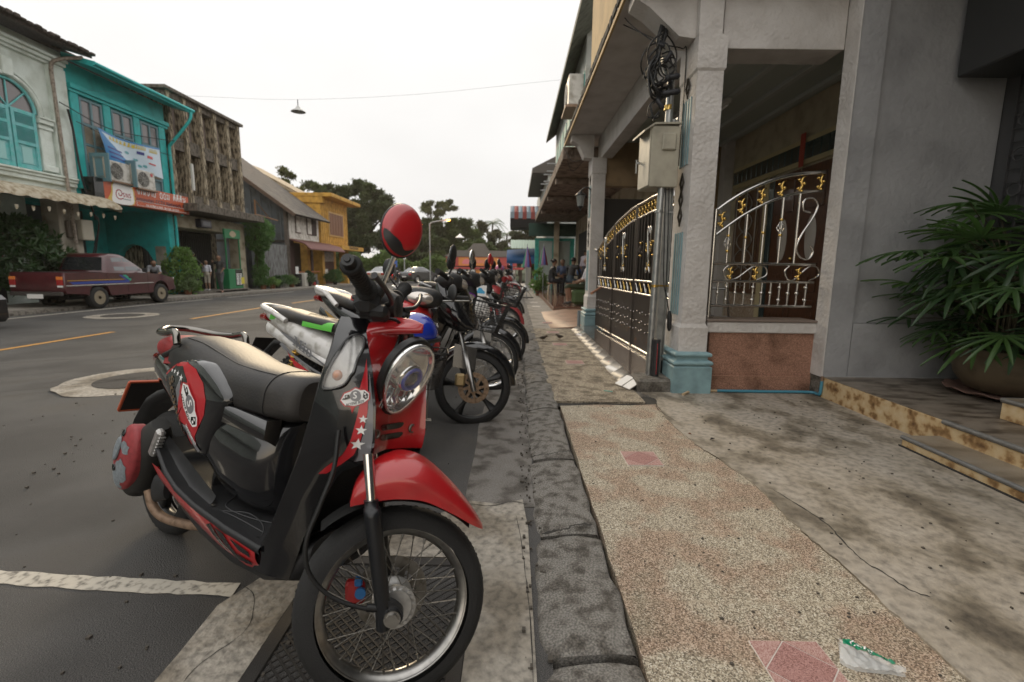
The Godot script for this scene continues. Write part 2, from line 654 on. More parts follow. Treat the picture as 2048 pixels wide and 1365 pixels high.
func wheel(n:String,par:Node3D,t:Transform3D,o:={})->Node3D:
	var h:=holder(n,par,t)
	var r:float=o.get("r",0.252)
	var w:float=o.get("w",0.08)
	var rr:float=r-o.get("side",0.062)
	inst(tyre_mesh(r,w,o.get("knob",false)),"tyre",mat("rubber"),h)
	if o.get("alloy",false):
		inst(rim_mesh(rr+0.004,w*0.7),"rim",mat("black_bare"),h)
		var b:=B.new()
		for i in 5:
			b.at(Transform3D(Basis(Vector3.BACK,TAU*i/5+0.5),Vector3.ZERO))
			b.loft([PackedVector3Array([V(0.03,-0.028,-0.018),V(0.03,0.028,-0.018),V(0.03,0.028,0.018),V(0.03,-0.028,0.018)]),PackedVector3Array([V(rr*0.6,-0.014,-0.014),V(rr*0.6,0.014,-0.014),V(rr*0.6,0.014,0.014),V(rr*0.6,-0.014,0.014)]),PackedVector3Array([V(rr-0.008,-0.03,-0.016),V(rr-0.008,0.03,-0.016),V(rr-0.008,0.03,0.016),V(rr-0.008,-0.03,0.016)])])
		b.at(Transform3D.IDENTITY)
		part(b,"spoke",mat("black_bare"),h)
		b=B.new()
		b.cyl(V(0,0,-0.04),V(0,0,0.04),0.045,-1.0,20)
		part(b,"hub",mat("black_bare"),h)
	else:
		inst(rim_mesh(rr,w*0.62),"rim",mat(o.get("rim","steel")),h)
		inst(hub_mesh(o.get("hub",0.052),0.08),"hub",mat("alu"),h)
		var hr:float=o.get("hub",0.052)*0.9
		var ln:=B.new()
		ln.cyl(Vector3.ZERO,V(1,0,0),0.0016,-1.0,6,false)
		var me:=ln.mesh()
		var nip:=B.new()
		nip.cyl(V(-0.016,0,0),V(0.004,0,0),0.0032,-1.0,6)
		var nme:=nip.mesh()
		var all:=B.new()
		for i in 36:
			var a:=TAU*i/36
			var sd:=1 if i % 2==0 else -1
			var off:float=(0.5 if (i/2) % 2==0 else -0.5)*1.25
			var p:=V(cos(a+off)*hr,sin(a+off)*hr,0.034*sd)
			var q:=V(cos(a)*(rr-0.012),sin(a)*(rr-0.012),0.006*sd)
			var d:=q-p
			var u:=d.normalized()
			var bas:=Basis(d,V(0,0,1),u.cross(V(0,0,1)))
			if o.get("fine",false):
				inst(me,"spoke",mat("steel_dull"),h,Transform3D(bas,p))
				inst(nme,"spoke_nipple",mat("steel_dull"),h,Transform3D(Basis(u,V(0,0,1),u.cross(V(0,0,1))),q))
			else:
				all.cyl(p,q,0.0018,-1.0,5,false)
		if not o.get("fine",false):
			stuff(part(all,"spokes",mat("steel"),h))
	return h
func disc_mesh(r:float)->ArrayMesh:
	var b:=B.new()
	var p:=PackedVector2Array()
	for i in 48:
		p.append(Vector2.from_angle(TAU*i/48)*r)
	var q:=PackedVector2Array()
	for i in 48:
		q.append(Vector2.from_angle(TAU*i/48)*r*0.68)
	for i in 48:
		var k:=(i+1) % 48
		for z in [-0.002,0.002]:
			b.face(V(p[i].x,p[i].y,z),V(p[k].x,p[k].y,z),V(q[k].x,q[k].y,z),V(q[i].x,q[i].y,z))
		b.face(V(p[i].x,p[i].y,-0.002),V(p[i].x,p[i].y,0.002),V(p[k].x,p[k].y,0.002),V(p[k].x,p[k].y,-0.002))
	for i in 8:
		b.at(Transform3D(Basis(Vector3.BACK,TAU*i/8),Vector3.ZERO))
		b.prism(p2([[r*0.3,-0.012],[r*0.72,0.01],[r*0.72,0.026],[r*0.3,0.012]]),-0.002,0.002)
	b.at(Transform3D.IDENTITY)
	b.cyl(V(0,0,-0.004),V(0,0,0.004),r*0.36,-1.0,24)
	return b.mesh()
# ---------------------------------------------------------------- the red scooter in front
var cowl_line:PackedVector2Array
const COWL_C:=Vector2(0.43,0.625)
func cowl(p:Vector2,lift:=0.0)->Vector3:
	var d:=p-COWL_C
	var t:=0.0
	if d.length()>0.0001:
		for i in cowl_line.size():
			var h=Geometry2D.segment_intersects_segment(COWL_C,COWL_C+d.normalized()*0.6,cowl_line[i],cowl_line[(i+1) % cowl_line.size()])
			if h != null:
				t=d.length()/(h-COWL_C).length()
				break
	return V(p.x,p.y,lut([[0.0,0.163],[0.4,0.1615],[0.7,0.157],[0.88,0.15],[0.96,0.141],[1.0,0.122]],t)+lift)
# the front of the leg shield: s runs 0 (centre line) .. 1 (red edge) .. 2 (outer edge)
const YS:=[0.962,0.93,0.88,0.82,0.74,0.66,0.612]
const SC:=[[0.955,1.185],[0.93,1.222],[0.88,1.262],[0.82,1.294],[0.74,1.322],[0.66,1.318],[0.612,1.305]]
const SBX:=[[0.24,1.05],[0.30,1.07],[0.368,1.09],[0.48,1.14],[0.56,1.185],[0.6,1.255],[0.615,1.272],[0.66,1.277],[0.74,1.27],[0.82,1.25],[0.88,1.222],[0.93,1.185],[0.962,1.155]]
const SBZ:=[[0.24,0.142],[0.368,0.135],[0.48,0.122],[0.56,0.115],[0.6,0.095],[0.615,0.089],[0.82,0.091],[0.88,0.087],[0.93,0.072],[0.95,0.05],[0.962,0.02]]
const SMX:=[[0.24,0.99],[0.30,1.015],[0.368,1.05],[0.48,1.105],[0.56,1.15],[0.615,1.195],[0.66,1.212],[0.74,1.217],[0.82,1.214],[0.88,1.205],[0.93,1.172],[0.962,1.145]]
const SMZ:=[[0.24,0.172],[0.368,0.166],[0.48,0.156],[0.56,0.15],[0.66,0.149],[0.82,0.142],[0.88,0.131],[0.93,0.112],[0.962,0.085]]
const SEX:=[[0.24,0.925],[0.30,0.955],[0.368,1.0],[0.48,1.055],[0.6,1.102],[0.74,1.135],[0.82,1.152],[0.88,1.162],[0.93,1.15],[0.962,1.13]]
const SEZ:=[[0.24,0.17],[0.30,0.178],[0.48,0.183],[0.6,0.178],[0.74,0.172],[0.82,0.168],[0.88,0.157],[0.93,0.138],[0.962,0.112]]
func shield(s:float,y:float,lift:=0.0)->Vector3:
	var b:=V(lut(SBX,y),y,lut(SBZ,y))
	var m:=V(lut(SMX,y),y,lut(SMZ,y))
	var e:=V(lut(SEX,y),y,lut(SEZ,y))
	var c:=V(lut(SC,y),y,0)
	var p:Vector3
	if s<=1.0:
		var k:=1.0-s
		p=c.lerp(b,s)
		var q:=c.lerp(V(c.x,y,b.z),s*0.9).lerp(b,s*s)
		p=p.lerp(q,0.55)
	else:
		var u:=(s-1.0)
		p=b.lerp(m,u).lerp(m.lerp(e,u),u)*0.5+(b.lerp(m,min(u*2,1.0)) if u<0.5 else m.lerp(e,u*2-1.0))*0.5
	return p+V(lift*(1.0 if s<1.4 else 0.5),0,lift*clampf(s-0.6,0,1.1))
func sheet(b:B,f:Callable,nu:int,nv:int):
	var rows:=[]
	for i in nv+1:
		var r:=PackedVector3Array()
		for j in nu+1:
			r.append(f.call(float(j)/nu,float(i)/nv))
		rows.append(r)
	b.skin(rows)
func hero_scooter():
	var L:=deg_to_rad(9.0)
	var H:=deg_to_rad(33.4)
	var f:=V(cos(H),0,sin(H))
	var r:=V(-sin(H),0,cos(H))
	var u:=V(0,1,0)*cos(L)-r*sin(L)
	var w:=r*cos(L)+V(0,1,0)*sin(L)
	var t:=thing("motor_scooter","red and black scooter with chrome egg-shaped headlight, nearest the camera","scooter",Transform3D(Basis(f,u,w),V(-1.42,0,-1.84)))
	var b:B
	var red:=mat("red_paint")
	var blk:=mat("black_gloss")
	# leg shield
	for sd in [1.0,-1.0]:
		b=B.new()
		sheet(b,func(a,c):return shield(1.0+a,lerpf(0.962,0.24,c))*V(1,1,sd),14,40)
		sheet(b,func(a,c):return (shield(2.0,lerpf(0.962,0.24,c))+V(-0.022*a,0,-0.03*a*a))*V(1,1,sd),4,30)
		part(b,"side_panel",blk,t)
	b=B.new()
	sheet(b,func(a,c):return shield(2.0,lerpf(0.962,0.24,c))*V(1,1,-0.93+1.86*a)+V(-0.02,-0.01,0),10,24)
	part(b,"inner_panel",mat("black_plastic"),t)
	b=B.new()
	sheet(b,func(a,c):return shield(abs(a*2-1),lerpf(0.962,0.612,c),0.001)*V(1,1,1 if a>0.5 else -1),28,30)
	# rolled top and bottom edge
	sheet(b,func(a,c):return shield(abs(a*2-1),0.612,0.001)*V(1,1,1 if a>0.5 else -1)+V(-0.05*c,-0.006*sin(c*PI),0),20,3)
	sheet(b,func(a,c):return shield(abs(a*2-1),0.962,0.001)*V(1,1,1 if a>0.5 else -1)+V(-0.09*c,0.012*sin(c*2.2),0),20,4)
	var nose:=part(b,"nose_panel",red,t)
	# air slots and bolts of the nose
	b=B.new()
	for y in [0.679,0.652]:
		laid(b,cr2([[-0.036,y+0.007],[-0.03,y-0.008],[0,y-0.012],[0.03,y-0.008],[0.036,y+0.007],[0,y+0.004]],3,true),0.012,func(q):return shield(abs(q.x)/0.09,q.y,0.0035)*V(1,1,sign(q.x)))
	part(b,"air_slot",mat("pr_black"),nose)
	for z in [-0.06,0.06]:
		b=B.new()
		var q:Vector3=shield(0.66,0.668)*V(1,1,sign(z))
		b.lathe([[0.013,-0.002],[0.013,0.003],[0.009,0.004],[0.008,-0.001],[0.008,-0.001],[0.0001,0.0]],16,Transform3D(Basis(Vector3.BACK,-PI/2),q))
		part(b,"bolt",mat("steel_dull"),nose)
	# headlight
	var hl:=holder("headlight",t,Transform3D(Basis(Vector3.BACK,-0.41),V(1.268,0.815,0.002)))
	# egg outline in the (y, z) plane: lower end narrower
	var egg:=func(k:float,x:float)->PackedVector3Array:
		var p:=PackedVector3Array()
		for i in 40:
			var a:=TAU*i/40
			var y:=sin(a)*0.108+0.002
			var z:=cos(a)*(0.074+0.013*sin(a))
			p.append(V(x,y*k,z*k))
		return p
	b=B.new()
	b.loft([egg.call(1.08,-0.012),egg.call(1.075,0.002),egg.call(1.05,0.009),egg.call(1.0,0.008),egg.call(0.98,-0.01)],true,false,false)
	part(b,"bezel",mat("black_bare"),hl)
	b=B.new()
	b.loft([egg.call(1.0,0.006),egg.call(0.985,0.014),egg.call(0.95,0.02),egg.call(0.9,0.017),egg.call(0.80,-0.002),egg.call(0.64,-0.02),egg.call(0.4,-0.036),egg.call(0.05,-0.046)],true,false,true)
	part(b,"reflector",mat("chrome"),hl)
	b=B.new()
	for i in 7:
		var a:=-2.7+i*0.42
		b.box(V(0.0,-0.05+0.012*sin(a*3),cos(a)*0.055),V(0.02,0.05,0.004),0.001)
	part(b,"reflector_rib",mat("chrome"),hl)
	b=B.new()
	b.lathe([[0.042,-0.04],[0.042,0.012],[0.039,0.02],[0.035,0.022],[0.035,0.022],[0.032,0.012]],32,Transform3D(Basis(Vector3.BACK,-PI/2),V(0,0.008,-0.006)))
	part(b,"projector_ring",mat("chrome"),hl)
	b=B.new()
	b.lathe([[0.0355,0.015],[0.034,0.026],[0.029,0.029],[0.024,0.025],[0.022,0.014]],32,Transform3D(Basis(Vector3.BACK,-PI/2),V(0,0.008,-0.006)))
	part(b,"projector_rim",mat("blue_ring"),hl)
	b=B.new()
	b.lathe([[0.023,0.015],[0.02,0.024],[0.012,0.030],[0.0001,0.033]],28,Transform3D(Basis(Vector3.BACK,-PI/2),V(0,0.008,-0.006)))
	part(b,"projector_lens",mat("lens_dark"),hl)
	b=B.new()
	b.loft([egg.call(0.985,0.012),egg.call(0.955,0.024),egg.call(0.85,0.032),egg.call(0.6,0.039),egg.call(0.3,0.043),egg.call(0.03,0.044)],true,false,true)
	part(b,"lens",mat("lens"),hl)
	# turn signals let into the side panels
	for sd in [1.0,-1.0]:
		var ts:=holder("turn_signal",t)
		var out:=cr2([[1.12,0.912],[1.14,0.892],[1.31,0.86],[1.39,0.825],[1.54,0.792],[1.82,0.778],[1.90,0.79],[1.86,0.835],[1.76,0.872],[1.57,0.904],[1.32,0.918]],5,true)
		b=B.new()
		laid(b,out,0.03,func(q):return shield(q.x,q.y,0.004)*V(1,1,sd))
		part(b,"reflector",mat("alu"),ts)
		b=B.new()
		for pt in [[1.68,0.815,0.014]]:
			b.ball(shield(pt[0],pt[1],0.0)*V(1,1,sd),Vector3.ONE*pt[2])
		part(b,"bulb",mat("amber") if sd<0 else mat("bulb_amber",0.55,0.3,0.2,0.2),ts)
		b=B.new()
		laid(b,out,0.03,func(q):return shield(q.x,q.y,0.011)*V(1,1,sd))
		part(b,"lens",mat("lens"),ts)
		b=B.new()
		var rim:=PackedVector3Array()
		for q in out:
			rim.append(shield(q.x,q.y,0.007)*V(1,1,sd))
		b.tube(rim,0.0045,6,false,true)
		part(b,"trim",mat("black_bare"),ts)
	# printed stripes and stars on the right side panel
	var on:=func(q):return shield(q.x,q.y,0.0018)
	var on2:=func(q):return shield(q.x,q.y,0.0032)
	b=B.new()
	laid(b,p2([[1.10,0.862],[1.30,0.77],[1.22,0.79],[1.35,0.64],[1.44,0.58],[1.48,0.555],[1.30,0.558],[1.22,0.64],[1.13,0.73]]),0.035,on)
	part(b,"stripe",mat("pr_red"),t)
	b=B.new()
	laid(b,p2([[1.07,0.83],[1.13,0.72],[1.20,0.64],[1.16,0.60],[1.03,0.61],[1.04,0.72]]),0.035,on)
	part(b,"stripe",mat("pr_grey"),t)
	b=B.new()
	for q in [[1.19,0.712,0.011],[1.205,0.684,0.013],[1.23,0.648,0.016]]:
		var st:=star(Vector2.ZERO,1.0)
		var st2:=PackedVector2Array()
		for z in st:
			st2.append(Vector2(q[0]+z.x*q[2]*6.6,q[1]+z.y*q[2]))
		laid(b,st2,0.05,on2)
	part(b,"star",mat("pr_white"),t)
	emblem(t,func(q):return shield(1.33-q.x*6.6,0.762+q.y,0.0),func(n):return shield,0.75,true)
	# side cowl with print, right and left
	cowl_line=cr2([[0.2,0.68],[0.27,0.735],[0.37,0.762],[0.48,0.764],[0.55,0.742],[0.62,0.705],[0.655,0.665],[0.635,0.607],[0.59,0.545],[0.533,0.452],[0.42,0.488],[0.31,0.572]],6,true)
	var cw:MeshInstance3D
	for sd in [1.0,-1.0]:
		b=B.new()
		var rows:=[]
		for k in [0.02,0.25,0.5,0.7,0.82,0.9,0.96,0.99,1.0]:
			var p:=PackedVector3Array()
			for q in cowl_line:
				p.append(cowl(COWL_C+(q-COWL_C)*k*0.999)*V(1,1,sd))
			rows.append(p)
		var p:=PackedVector3Array()
		for q in cowl_line:
			p.append(V(q.x,q.y,0.10*sd))
		rows.append(p)
		b.loft(rows,true,true,false)
		var c:=part(b,"side_cowl",blk,t)
		if sd>0:
			cw=c
	cowl_print(cw)
	# body under the seat
	b=B.new()
	b.loft([sup(-0.16,0.70,0.02,0.03),sup(-0.14,0.695,0.04,0.055),sup(-0.06,0.68,0.065,0.08),sup(0.1,0.645,0.085,0.105),sup(0.3,0.60,0.115,0.13),sup(0.5,0.54,0.14,0.142,2.6),sup(0.62,0.49,0.165,0.14,2.6),sup(0.74,0.475,0.165,0.13,2.5),sup(0.80,0.475,0.16,0.112,2.4),sup(0.84,0.475,0.15,0.075,2.4),sup(0.85,0.475,0.14,0.03,2.2)])
	part(b,"rear_body",blk,t)
	# facet panel under the front of the seat
	b=B.new()
	b.loft([PackedVector3Array([V(0.66,0.645,0.11),V(0.66,0.645,0.151),V(0.66,0.60,0.158),V(0.66,0.58,0.11)]),PackedVector3Array([V(0.84,0.63,0.07),V(0.84,0.63,0.118),V(0.835,0.575,0.12),V(0.83,0.54,0.07)])])
	part(b,"under_seat_panel",blk,t)
	# tail light and seat
	b=B.new()
	b.loft([sup(-0.145,0.705,0.028,0.05),sup(-0.18,0.705,0.026,0.045),sup(-0.19,0.705,0.012,0.025)])
	part(b,"tail_light",mat("tail_red"),t)
	b=B.new()
	b.loft([sup(0.13,0.765,0.045,0.085,2.4),sup(0.03,0.77,0.05,0.095,2.4),sup(-0.04,0.765,0.048,0.085,2.3),sup(-0.10,0.75,0.035,0.06,2.2),sup(-0.115,0.745,0.02,0.03)])
	sheet(b,func(a,c):return V(lerpf(-0.02,0.30,c),lut([[0.0,0.70],[1.0,0.735]],c)+0.06*a,0.07+0.05*sin(c*2.0)-0.02*a),4,8)
	part(b,"seat_rear_pad",mat("red_matt"),t)
	var seat_sec:=[]
	for q in [[0.10,0.73,0.075,0.085],[0.12,0.728,0.095,0.105],[0.2,0.718,0.115,0.122],[0.34,0.70,0.128,0.135],[0.46,0.685,0.12,0.135],[0.58,0.672,0.108,0.13],[0.7,0.672,0.10,0.122],[0.8,0.672,0.098,0.112],[0.865,0.672,0.098,0.098],[0.895,0.672,0.09,0.08],[0.905,0.672,0.08,0.06]]:
		var ring:=PackedVector3Array()
		for i in 32:
			var a:=TAU*i/32
			var y:float=sign(sin(a))*pow(abs(sin(a)),0.62)
			var z:float=sign(cos(a))*pow(abs(cos(a)),0.62)
			var pinch:float=1.0-0.14*max(y,0.0)*max(y,0.0)
			ring.append(V(q[0],q[1]+q[2]*(y if y>0.0 else y*0.5),q[3]*z*pinch))
		seat_sec.append(ring)
	b=B.new()
	b.loft(seat_sec)
	var seat:=part(b,"seat",mat("seat"),t)
	b=B.new()
	var seam:=PackedVector3Array()
	for q in seat_sec[7]:
		seam.append(q+(q-V(0.8,0.672,0))*V(0,0.012,0.012))
	b.tube(seam,0.0016,5,false,true)
	for sd in [1,-1]:
		var e:=PackedVector3Array()
		for k in [2,3,4,5,6,7]:
			var q:Vector3=seat_sec[k][5]
			e.append(V(q.x,q.y+0.001,q.z*sd))
		b.tube(cr(e,5),0.0014,5)
	part(b,"seam",mat("black_plastic"),seat)
	# grab rail
	b=B.new()
	b.tube(cr(p3([[0.235,0.80,0.125],[0.21,0.842,0.125],[0.13,0.832,0.122],[0.03,0.828,0.105],[-0.06,0.838,0.05],[-0.075,0.84,0.0],[-0.06,0.838,-0.05],[0.03,0.828,-0.105],[0.13,0.832,-0.122],[0.21,0.842,-0.125],[0.235,0.80,-0.125]]),6),0.0125,12)
	part(b,"grab_rail",mat("chrome_dark",0.22,0.21,0.19,0.1,{"metal":1.0}),t)
	b=B.new()
	for z in [0.10,-0.10]:
		b.cyl(V(0.22,0.79,z),V(0.05,0.74,z*0.9),0.011,-1.0,10)
	part(b,"rail_stay",mat("black_bare"),t)
	# floor board with raised rib lines, side skirt and belly
	var floor_y:=[[0.22,0.47],[0.3,0.425],[0.38,0.385],[0.48,0.345],[0.6,0.325],[0.8,0.312],[0.95,0.305]]
	b=B.new()
	sheet(b,func(a,c):return V(lerpf(0.24,0.97,c),lut(floor_y,lerpf(0.24,0.97,c))+0.012*pow(abs(a*2-1),6),(a*2-1)*lut([[0.2,0.168],[0.4,0.19],[0.8,0.188],[1.0,0.176]],lerpf(0.24,0.97,c))),24,40)
	for sd in [1,-1]:
		sheet(b,func(a,c):return V(lerpf(0.24,0.97,c),lut(floor_y,lerpf(0.24,0.97,c))+0.012-0.022*a*a,sd*(lut([[0.2,0.168],[0.4,0.19],[0.8,0.188],[1.0,0.176]],lerpf(0.24,0.97,c))+0.009*sin(a*2.6))),4,40)
		sheet(b,func(a,c):return V(lerpf(0.2,0.62,c),lerpf(lut(floor_y,lerpf(0.2,0.62,c)),0.49-0.14*c,a*a),sd*lerpf(0.17,0.135,sqrt(a))),8,14)
	var fl:=part(b,"floor_board",mat("black_plastic"),t)
	b=B.new()
	for sd in [1,-1]:
		for ln in [[[0.55,0.13],[0.62,0.15],[0.75,0.13],[0.88,0.12]],[[0.6,0.06],[0.66,0.12],[0.8,0.09],[0.9,0.02]],[[0.68,0.14],[0.74,0.09],[0.84,0.1],[0.9,0.15],[0.8,0.162],[0.68,0.14]]]:
			var q:=[]
			for z in ln:
				q.append(V(z[0],lut(floor_y,z[0])+0.001,z[1]*sd))
			b.tube(cr(q,6),0.0022,5)
	part(b,"tread_rib",mat("floor_rib",0.035,0.035,0.036,0.45),fl)
	b=B.new()
	for q in [[0.63,0.15],[0.9,0.158],[0.86,0.05],[0.63,-0.15],[0.9,-0.158]]:
		b.lathe([[0.013,0.004],[0.009,0.004],[0.008,-0.003],[0.008,-0.003],[0.0001,-0.003]],14,Transform3D(Basis.IDENTITY,V(q[0],lut(floor_y,q[0]),q[1])))
	part(b,"screw_well",mat("black_bare"),fl)
	var top_l:=[[0.30,0.392],[0.36,0.385],[0.5,0.338],[0.64,0.318],[0.8,0.308],[0.96,0.298]]
	var bot_l:=[[0.30,0.375],[0.33,0.33],[0.46,0.295],[0.6,0.266],[0.74,0.243],[0.9,0.232],[0.96,0.25]]
	for sd in [1.0,-1.0]:
		b=B.new()
		sheet(b,func(a,c):return V(lerpf(0.30,0.955,c),lerpf(lut(top_l,lerpf(0.30,0.955,c)),lut(bot_l,lerpf(0.30,0.955,c)),a),sd*(0.197-0.022*a*a-0.01*pow(c,4))),5,30)
		var sk:=part(b,"side_skirt",red,t)
		if sd>0:
			b=B.new()
			var sur:=func(q):return V(q.x,q.y,0.1995-0.022*pow(clampf((lut(top_l,q.x)-q.y)/max(lut(top_l,q.x)-lut(bot_l,q.x),0.01),0,1),2)-0.01*pow((q.x-0.3)/0.655,4))
			letters(b,"PGM-FI",0.024,func(q):return sur.call(Vector2(0.53+q.x*0.98,0.297-q.x*0.2+q.y)),true,1.2)
			letters(b,"ELECTRONIC INJECTION",0.007,func(q):return sur.call(Vector2(0.53+q.x*0.98,0.285-q.x*0.2+q.y)),true,0.95)
			for k in [[[0.70,0.30],[0.725,0.312],[0.78,0.28],[0.82,0.25],[0.77,0.262]],[[0.745,0.308],[0.80,0.304],[0.86,0.262],[0.90,0.25],[0.85,0.24],[0.82,0.262]],[[0.83,0.301],[0.93,0.292],[0.935,0.277],[0.88,0.28]],[[0.86,0.266],[0.93,0.262],[0.93,0.25],[0.9,0.247]]]:
				laid(b,p2(k),0.03,sur)
			part(b,"print",mat("pr_black"),sk)
	b=B.new()
	b.loft([sup(0.28,0.35,0.04,0.12,3.0),sup(0.42,0.295,0.055,0.16,3.0),sup(0.6,0.262,0.055,0.172,3.2),sup(0.8,0.236,0.052,0.172,3.2),sup(0.95,0.238,0.05,0.165,3.0),sup(1.05,0.27,0.055,0.145,2.8),sup(1.09,0.31,0.05,0.11,2.6)])
	part(b,"belly_pan",mat("black_plastic"),t)
	# inner wheel housing behind the front wheel
	b=B.new()
	sheet(b,func(a,c):return V(lut([[0.26,1.0],[0.4,1.03],[0.6,1.13],[0.66,1.25]],lerpf(0.26,0.66,c))-0.05*(1-pow(abs(a*2-1),2)),lerpf(0.26,0.66,c),(a*2-1)*0.13),10,16)
	part(b,"wheel_housing",mat("black_bare"),t)
	# rear wheel, engine, exhaust
	wheel("rear_wheel",t,Transform3D(Basis.IDENTITY,V(0,0.252,0)),{"r":0.252,"w":0.095,"alloy":true,"side":0.07})
	b=B.new()
	b.loft([sup(-0.12,0.27,0.05,0.03,2.6,20,-0.1),sup(0.0,0.29,0.08,0.05,2.6,20,-0.1),sup(0.3,0.31,0.09,0.07,2.6,20,-0.06),sup(0.5,0.33,0.08,0.09,2.6,20)])
	b.cyl(V(0.30,0.36,-0.02),V(0.30,0.36,0.13),0.07,0.06,20)
	b.cyl(V(0.40,0.30,0.05),V(0.40,0.30,0.15),0.045,0.038,16)
	part(b,"engine",mat("engine",0.05,0.05,0.05,0.5,{"metal":0.5}),t)
	b=B.new()
	b.loft([sup(0.26,0.30,0.035,0.012,2.0,16,0.165),sup(0.3,0.30,0.05,0.02,2.0,16,0.175),sup(0.36,0.31,0.035,0.012,2.0,16,0.168)])
	part(b,"kick_cover",mat("black_plastic"),t)
	b=B.new()
	var mt:=Transform3D(Basis(Vector3.BACK,-0.55),V(0.15,0.37,0.155))
	b.at(mt)
	var ms:=[]
	for q in [[-0.155,0.03,0.03],[-0.15,0.05,0.045],[-0.1,0.06,0.052],[0.02,0.06,0.052],[0.12,0.052,0.046],[0.165,0.03,0.028]]:
		var rg:=PackedVector3Array()
		for p in sup(0,0,q[1],q[2],2.3,24):
			rg.append(V(p.y,q[0],p.z))
		ms.append(rg)
	b.loft(ms)
	b.at(Transform3D.IDENTITY)
	var ex:=part(b,"muffler",mat("muffler",0.025,0.024,0.022,0.55,{"tex":T.grime,"s":6.0,"world":false}),t)
	# heat guard: a red oval shell, worn to grey in places
	var hg:=Transform3D(Basis(Vector3.BACK,-0.44),V(0.117,0.372,0.205))
	var guard:=func(q:Vector2,lift:float)->Vector3:
		var d:float=min(sqrt(pow(q.x/0.079,2)+pow(q.y/0.137,2)),1.0)
		return hg*V(q.x,q.y,0.028*sqrt(max(1.0-pow(d,2.6),0.0))+lift)
	b=B.new()
	var gr:=[]
	for k in [1.0,0.985,0.94,0.86,0.7,0.5,0.25,0.02]:
		var p:=PackedVector3Array()
		for i in 36:
			var a:=TAU*i/36
			var q:Vector2=Vector2(cos(a)*0.079,sin(a)*0.137)*float(k)
			p.append(guard.call(q,0.0))
		gr.append(p)
	var back:=PackedVector3Array()
	for i in 36:
		var a:=TAU*i/36
		back.append(hg*V(cos(a)*0.076,sin(a)*0.134,-0.03))
	gr.insert(0,back)
	b.loft(gr,true,false,true)
	var hgp:=part(b,"heat_guard",mat("red_faded",0.34,0.045,0.05,0.55,{"tex":T.soft,"s":6.0,"world":false}),t)
	rng.seed=77
	b=B.new()
	for q in [[0.016,0.06,0.03,0.022],[0.03,-0.03,0.038,0.045],[-0.005,-0.085,0.05,0.035],[-0.05,0.083,0.02,0.034],[0.02,-0.10,0.035,0.02]]:
		var pp:=[]
		for i in 16:
			var a:=TAU*i/16
			var k:=rnd(0.7,1.12)
			pp.append([q[0]+cos(a)*q[2]*k,q[1]+sin(a)*q[3]*k])
		var cl:=Geometry2D.intersect_polygons(p2(pp),cr2([[0.077,0],[0.06,0.09],[0,0.133],[-0.06,0.09],[-0.077,0],[-0.06,-0.09],[0,-0.133],[0.06,-0.09]],4,true))
		for w2 in cl:
			laid(b,w2,0.012,func(z):return guard.call(z,0.0012))
	part(b,"bare_patch",mat("bare_patch"),hgp)
	b=B.new()
	b.loft([range_ring(guard,-0.03,0.022,0.024,0.05,0.002),range_ring(guard,-0.03,0.022,0.023,0.048,0.007),range_ring(guard,-0.03,0.022,0.016,0.036,0.006),range_ring(guard,-0.03,0.022,0.002,0.004,0.006)],true,false,true)
	part(b,"centre_boss",mat("bare_patch"),hgp)
	for q in [[-0.03,0.09],[-0.015,-0.052]]:
		b=B.new()
		b.loft([range_ring(guard,q[0],q[1],0.013,0.013,0.001),range_ring(guard,q[0],q[1],0.012,0.012,0.005),range_ring(guard,q[0],q[1],0.008,0.008,0.001),range_ring(guard,q[0],q[1],0.001,0.001,0.001)],true,false,true)
		part(b,"bolt_well",mat("pr_black"),hgp)
	b=B.new()
	b.tube(cr(p3([[0.22,0.27,0.17],[0.25,0.22,0.165],[0.29,0.19,0.15],[0.36,0.185,0.13],[0.48,0.2,0.1],[0.55,0.24,0.05]]),8),0.0155,12)
	part(b,"exhaust_pipe",mat("rust_pipe"),t)
	# folded passenger footrest
	b=B.new()
	b.at(Transform3D(Basis(Vector3.BACK,-0.52),V(0.275,0.455,0.178)))
	b.box(V(0,0,0),V(0.036,0.115,0.026),0.009)
	for i in 6:
		b.box(V(0.021,-0.03+i*0.014,0),V(0.008,0.006,0.022),0.002)
	b.at(Transform3D.IDENTITY)
	part(b,"foot_peg",mat("alu"),t)
	# rear mudguard and number plate
	b=B.new()
	var mg:=[]
	for q in [[-0.02,0.60,0.05],[-0.1,0.575,0.06],[-0.2,0.53,0.06],[-0.29,0.45,0.055],[-0.34,0.37,0.05]]:
		mg.append(PackedVector3Array([V(q[0],q[1]-0.03,-q[2]),V(q[0],q[1],-q[2]*0.8),V(q[0],q[1],q[2]*0.8),V(q[0],q[1]-0.03,q[2])]))
	b.loft(mg)
	part(b,"rear_mudguard",mat("black_plastic"),t)
	b=B.new()
	b.at(Transform3D(Basis(Vector3.BACK,-0.62),V(-0.31,0.52,-0.01)))
	b.box(V(0,0,0),V(0.006,0.17,0.20),0.003)
	b.at(Transform3D.IDENTITY)
	var pl:=part(b,"number_plate",mat("plate_back",0.02,0.018,0.017,0.5),t)
	b=B.new()
	b.at(Transform3D(Basis(Vector3.BACK,-0.62),V(-0.31,0.52,-0.01)))
	for q in [[0.086,0.0,0.008,0.2],[-0.086,0.0,0.008,0.2]]:
		b.box(V(0,q[0],0),V(0.012,0.01,0.204),0.002)
	for z in [-0.101,0.101]:
		b.box(V(0,0,z),V(0.012,0.17,0.01),0.002)
	part(b,"plate_frame",mat("orange_red",0.42,0.08,0.03,0.4),pl)
	hero_front(t)
	# centre stand, under the belly
	b=B.new()
	b.tube(p3([[0.42,0.24,-0.1],[0.40,0.12,-0.13],[0.42,0.06,-0.19]]),0.01,8)
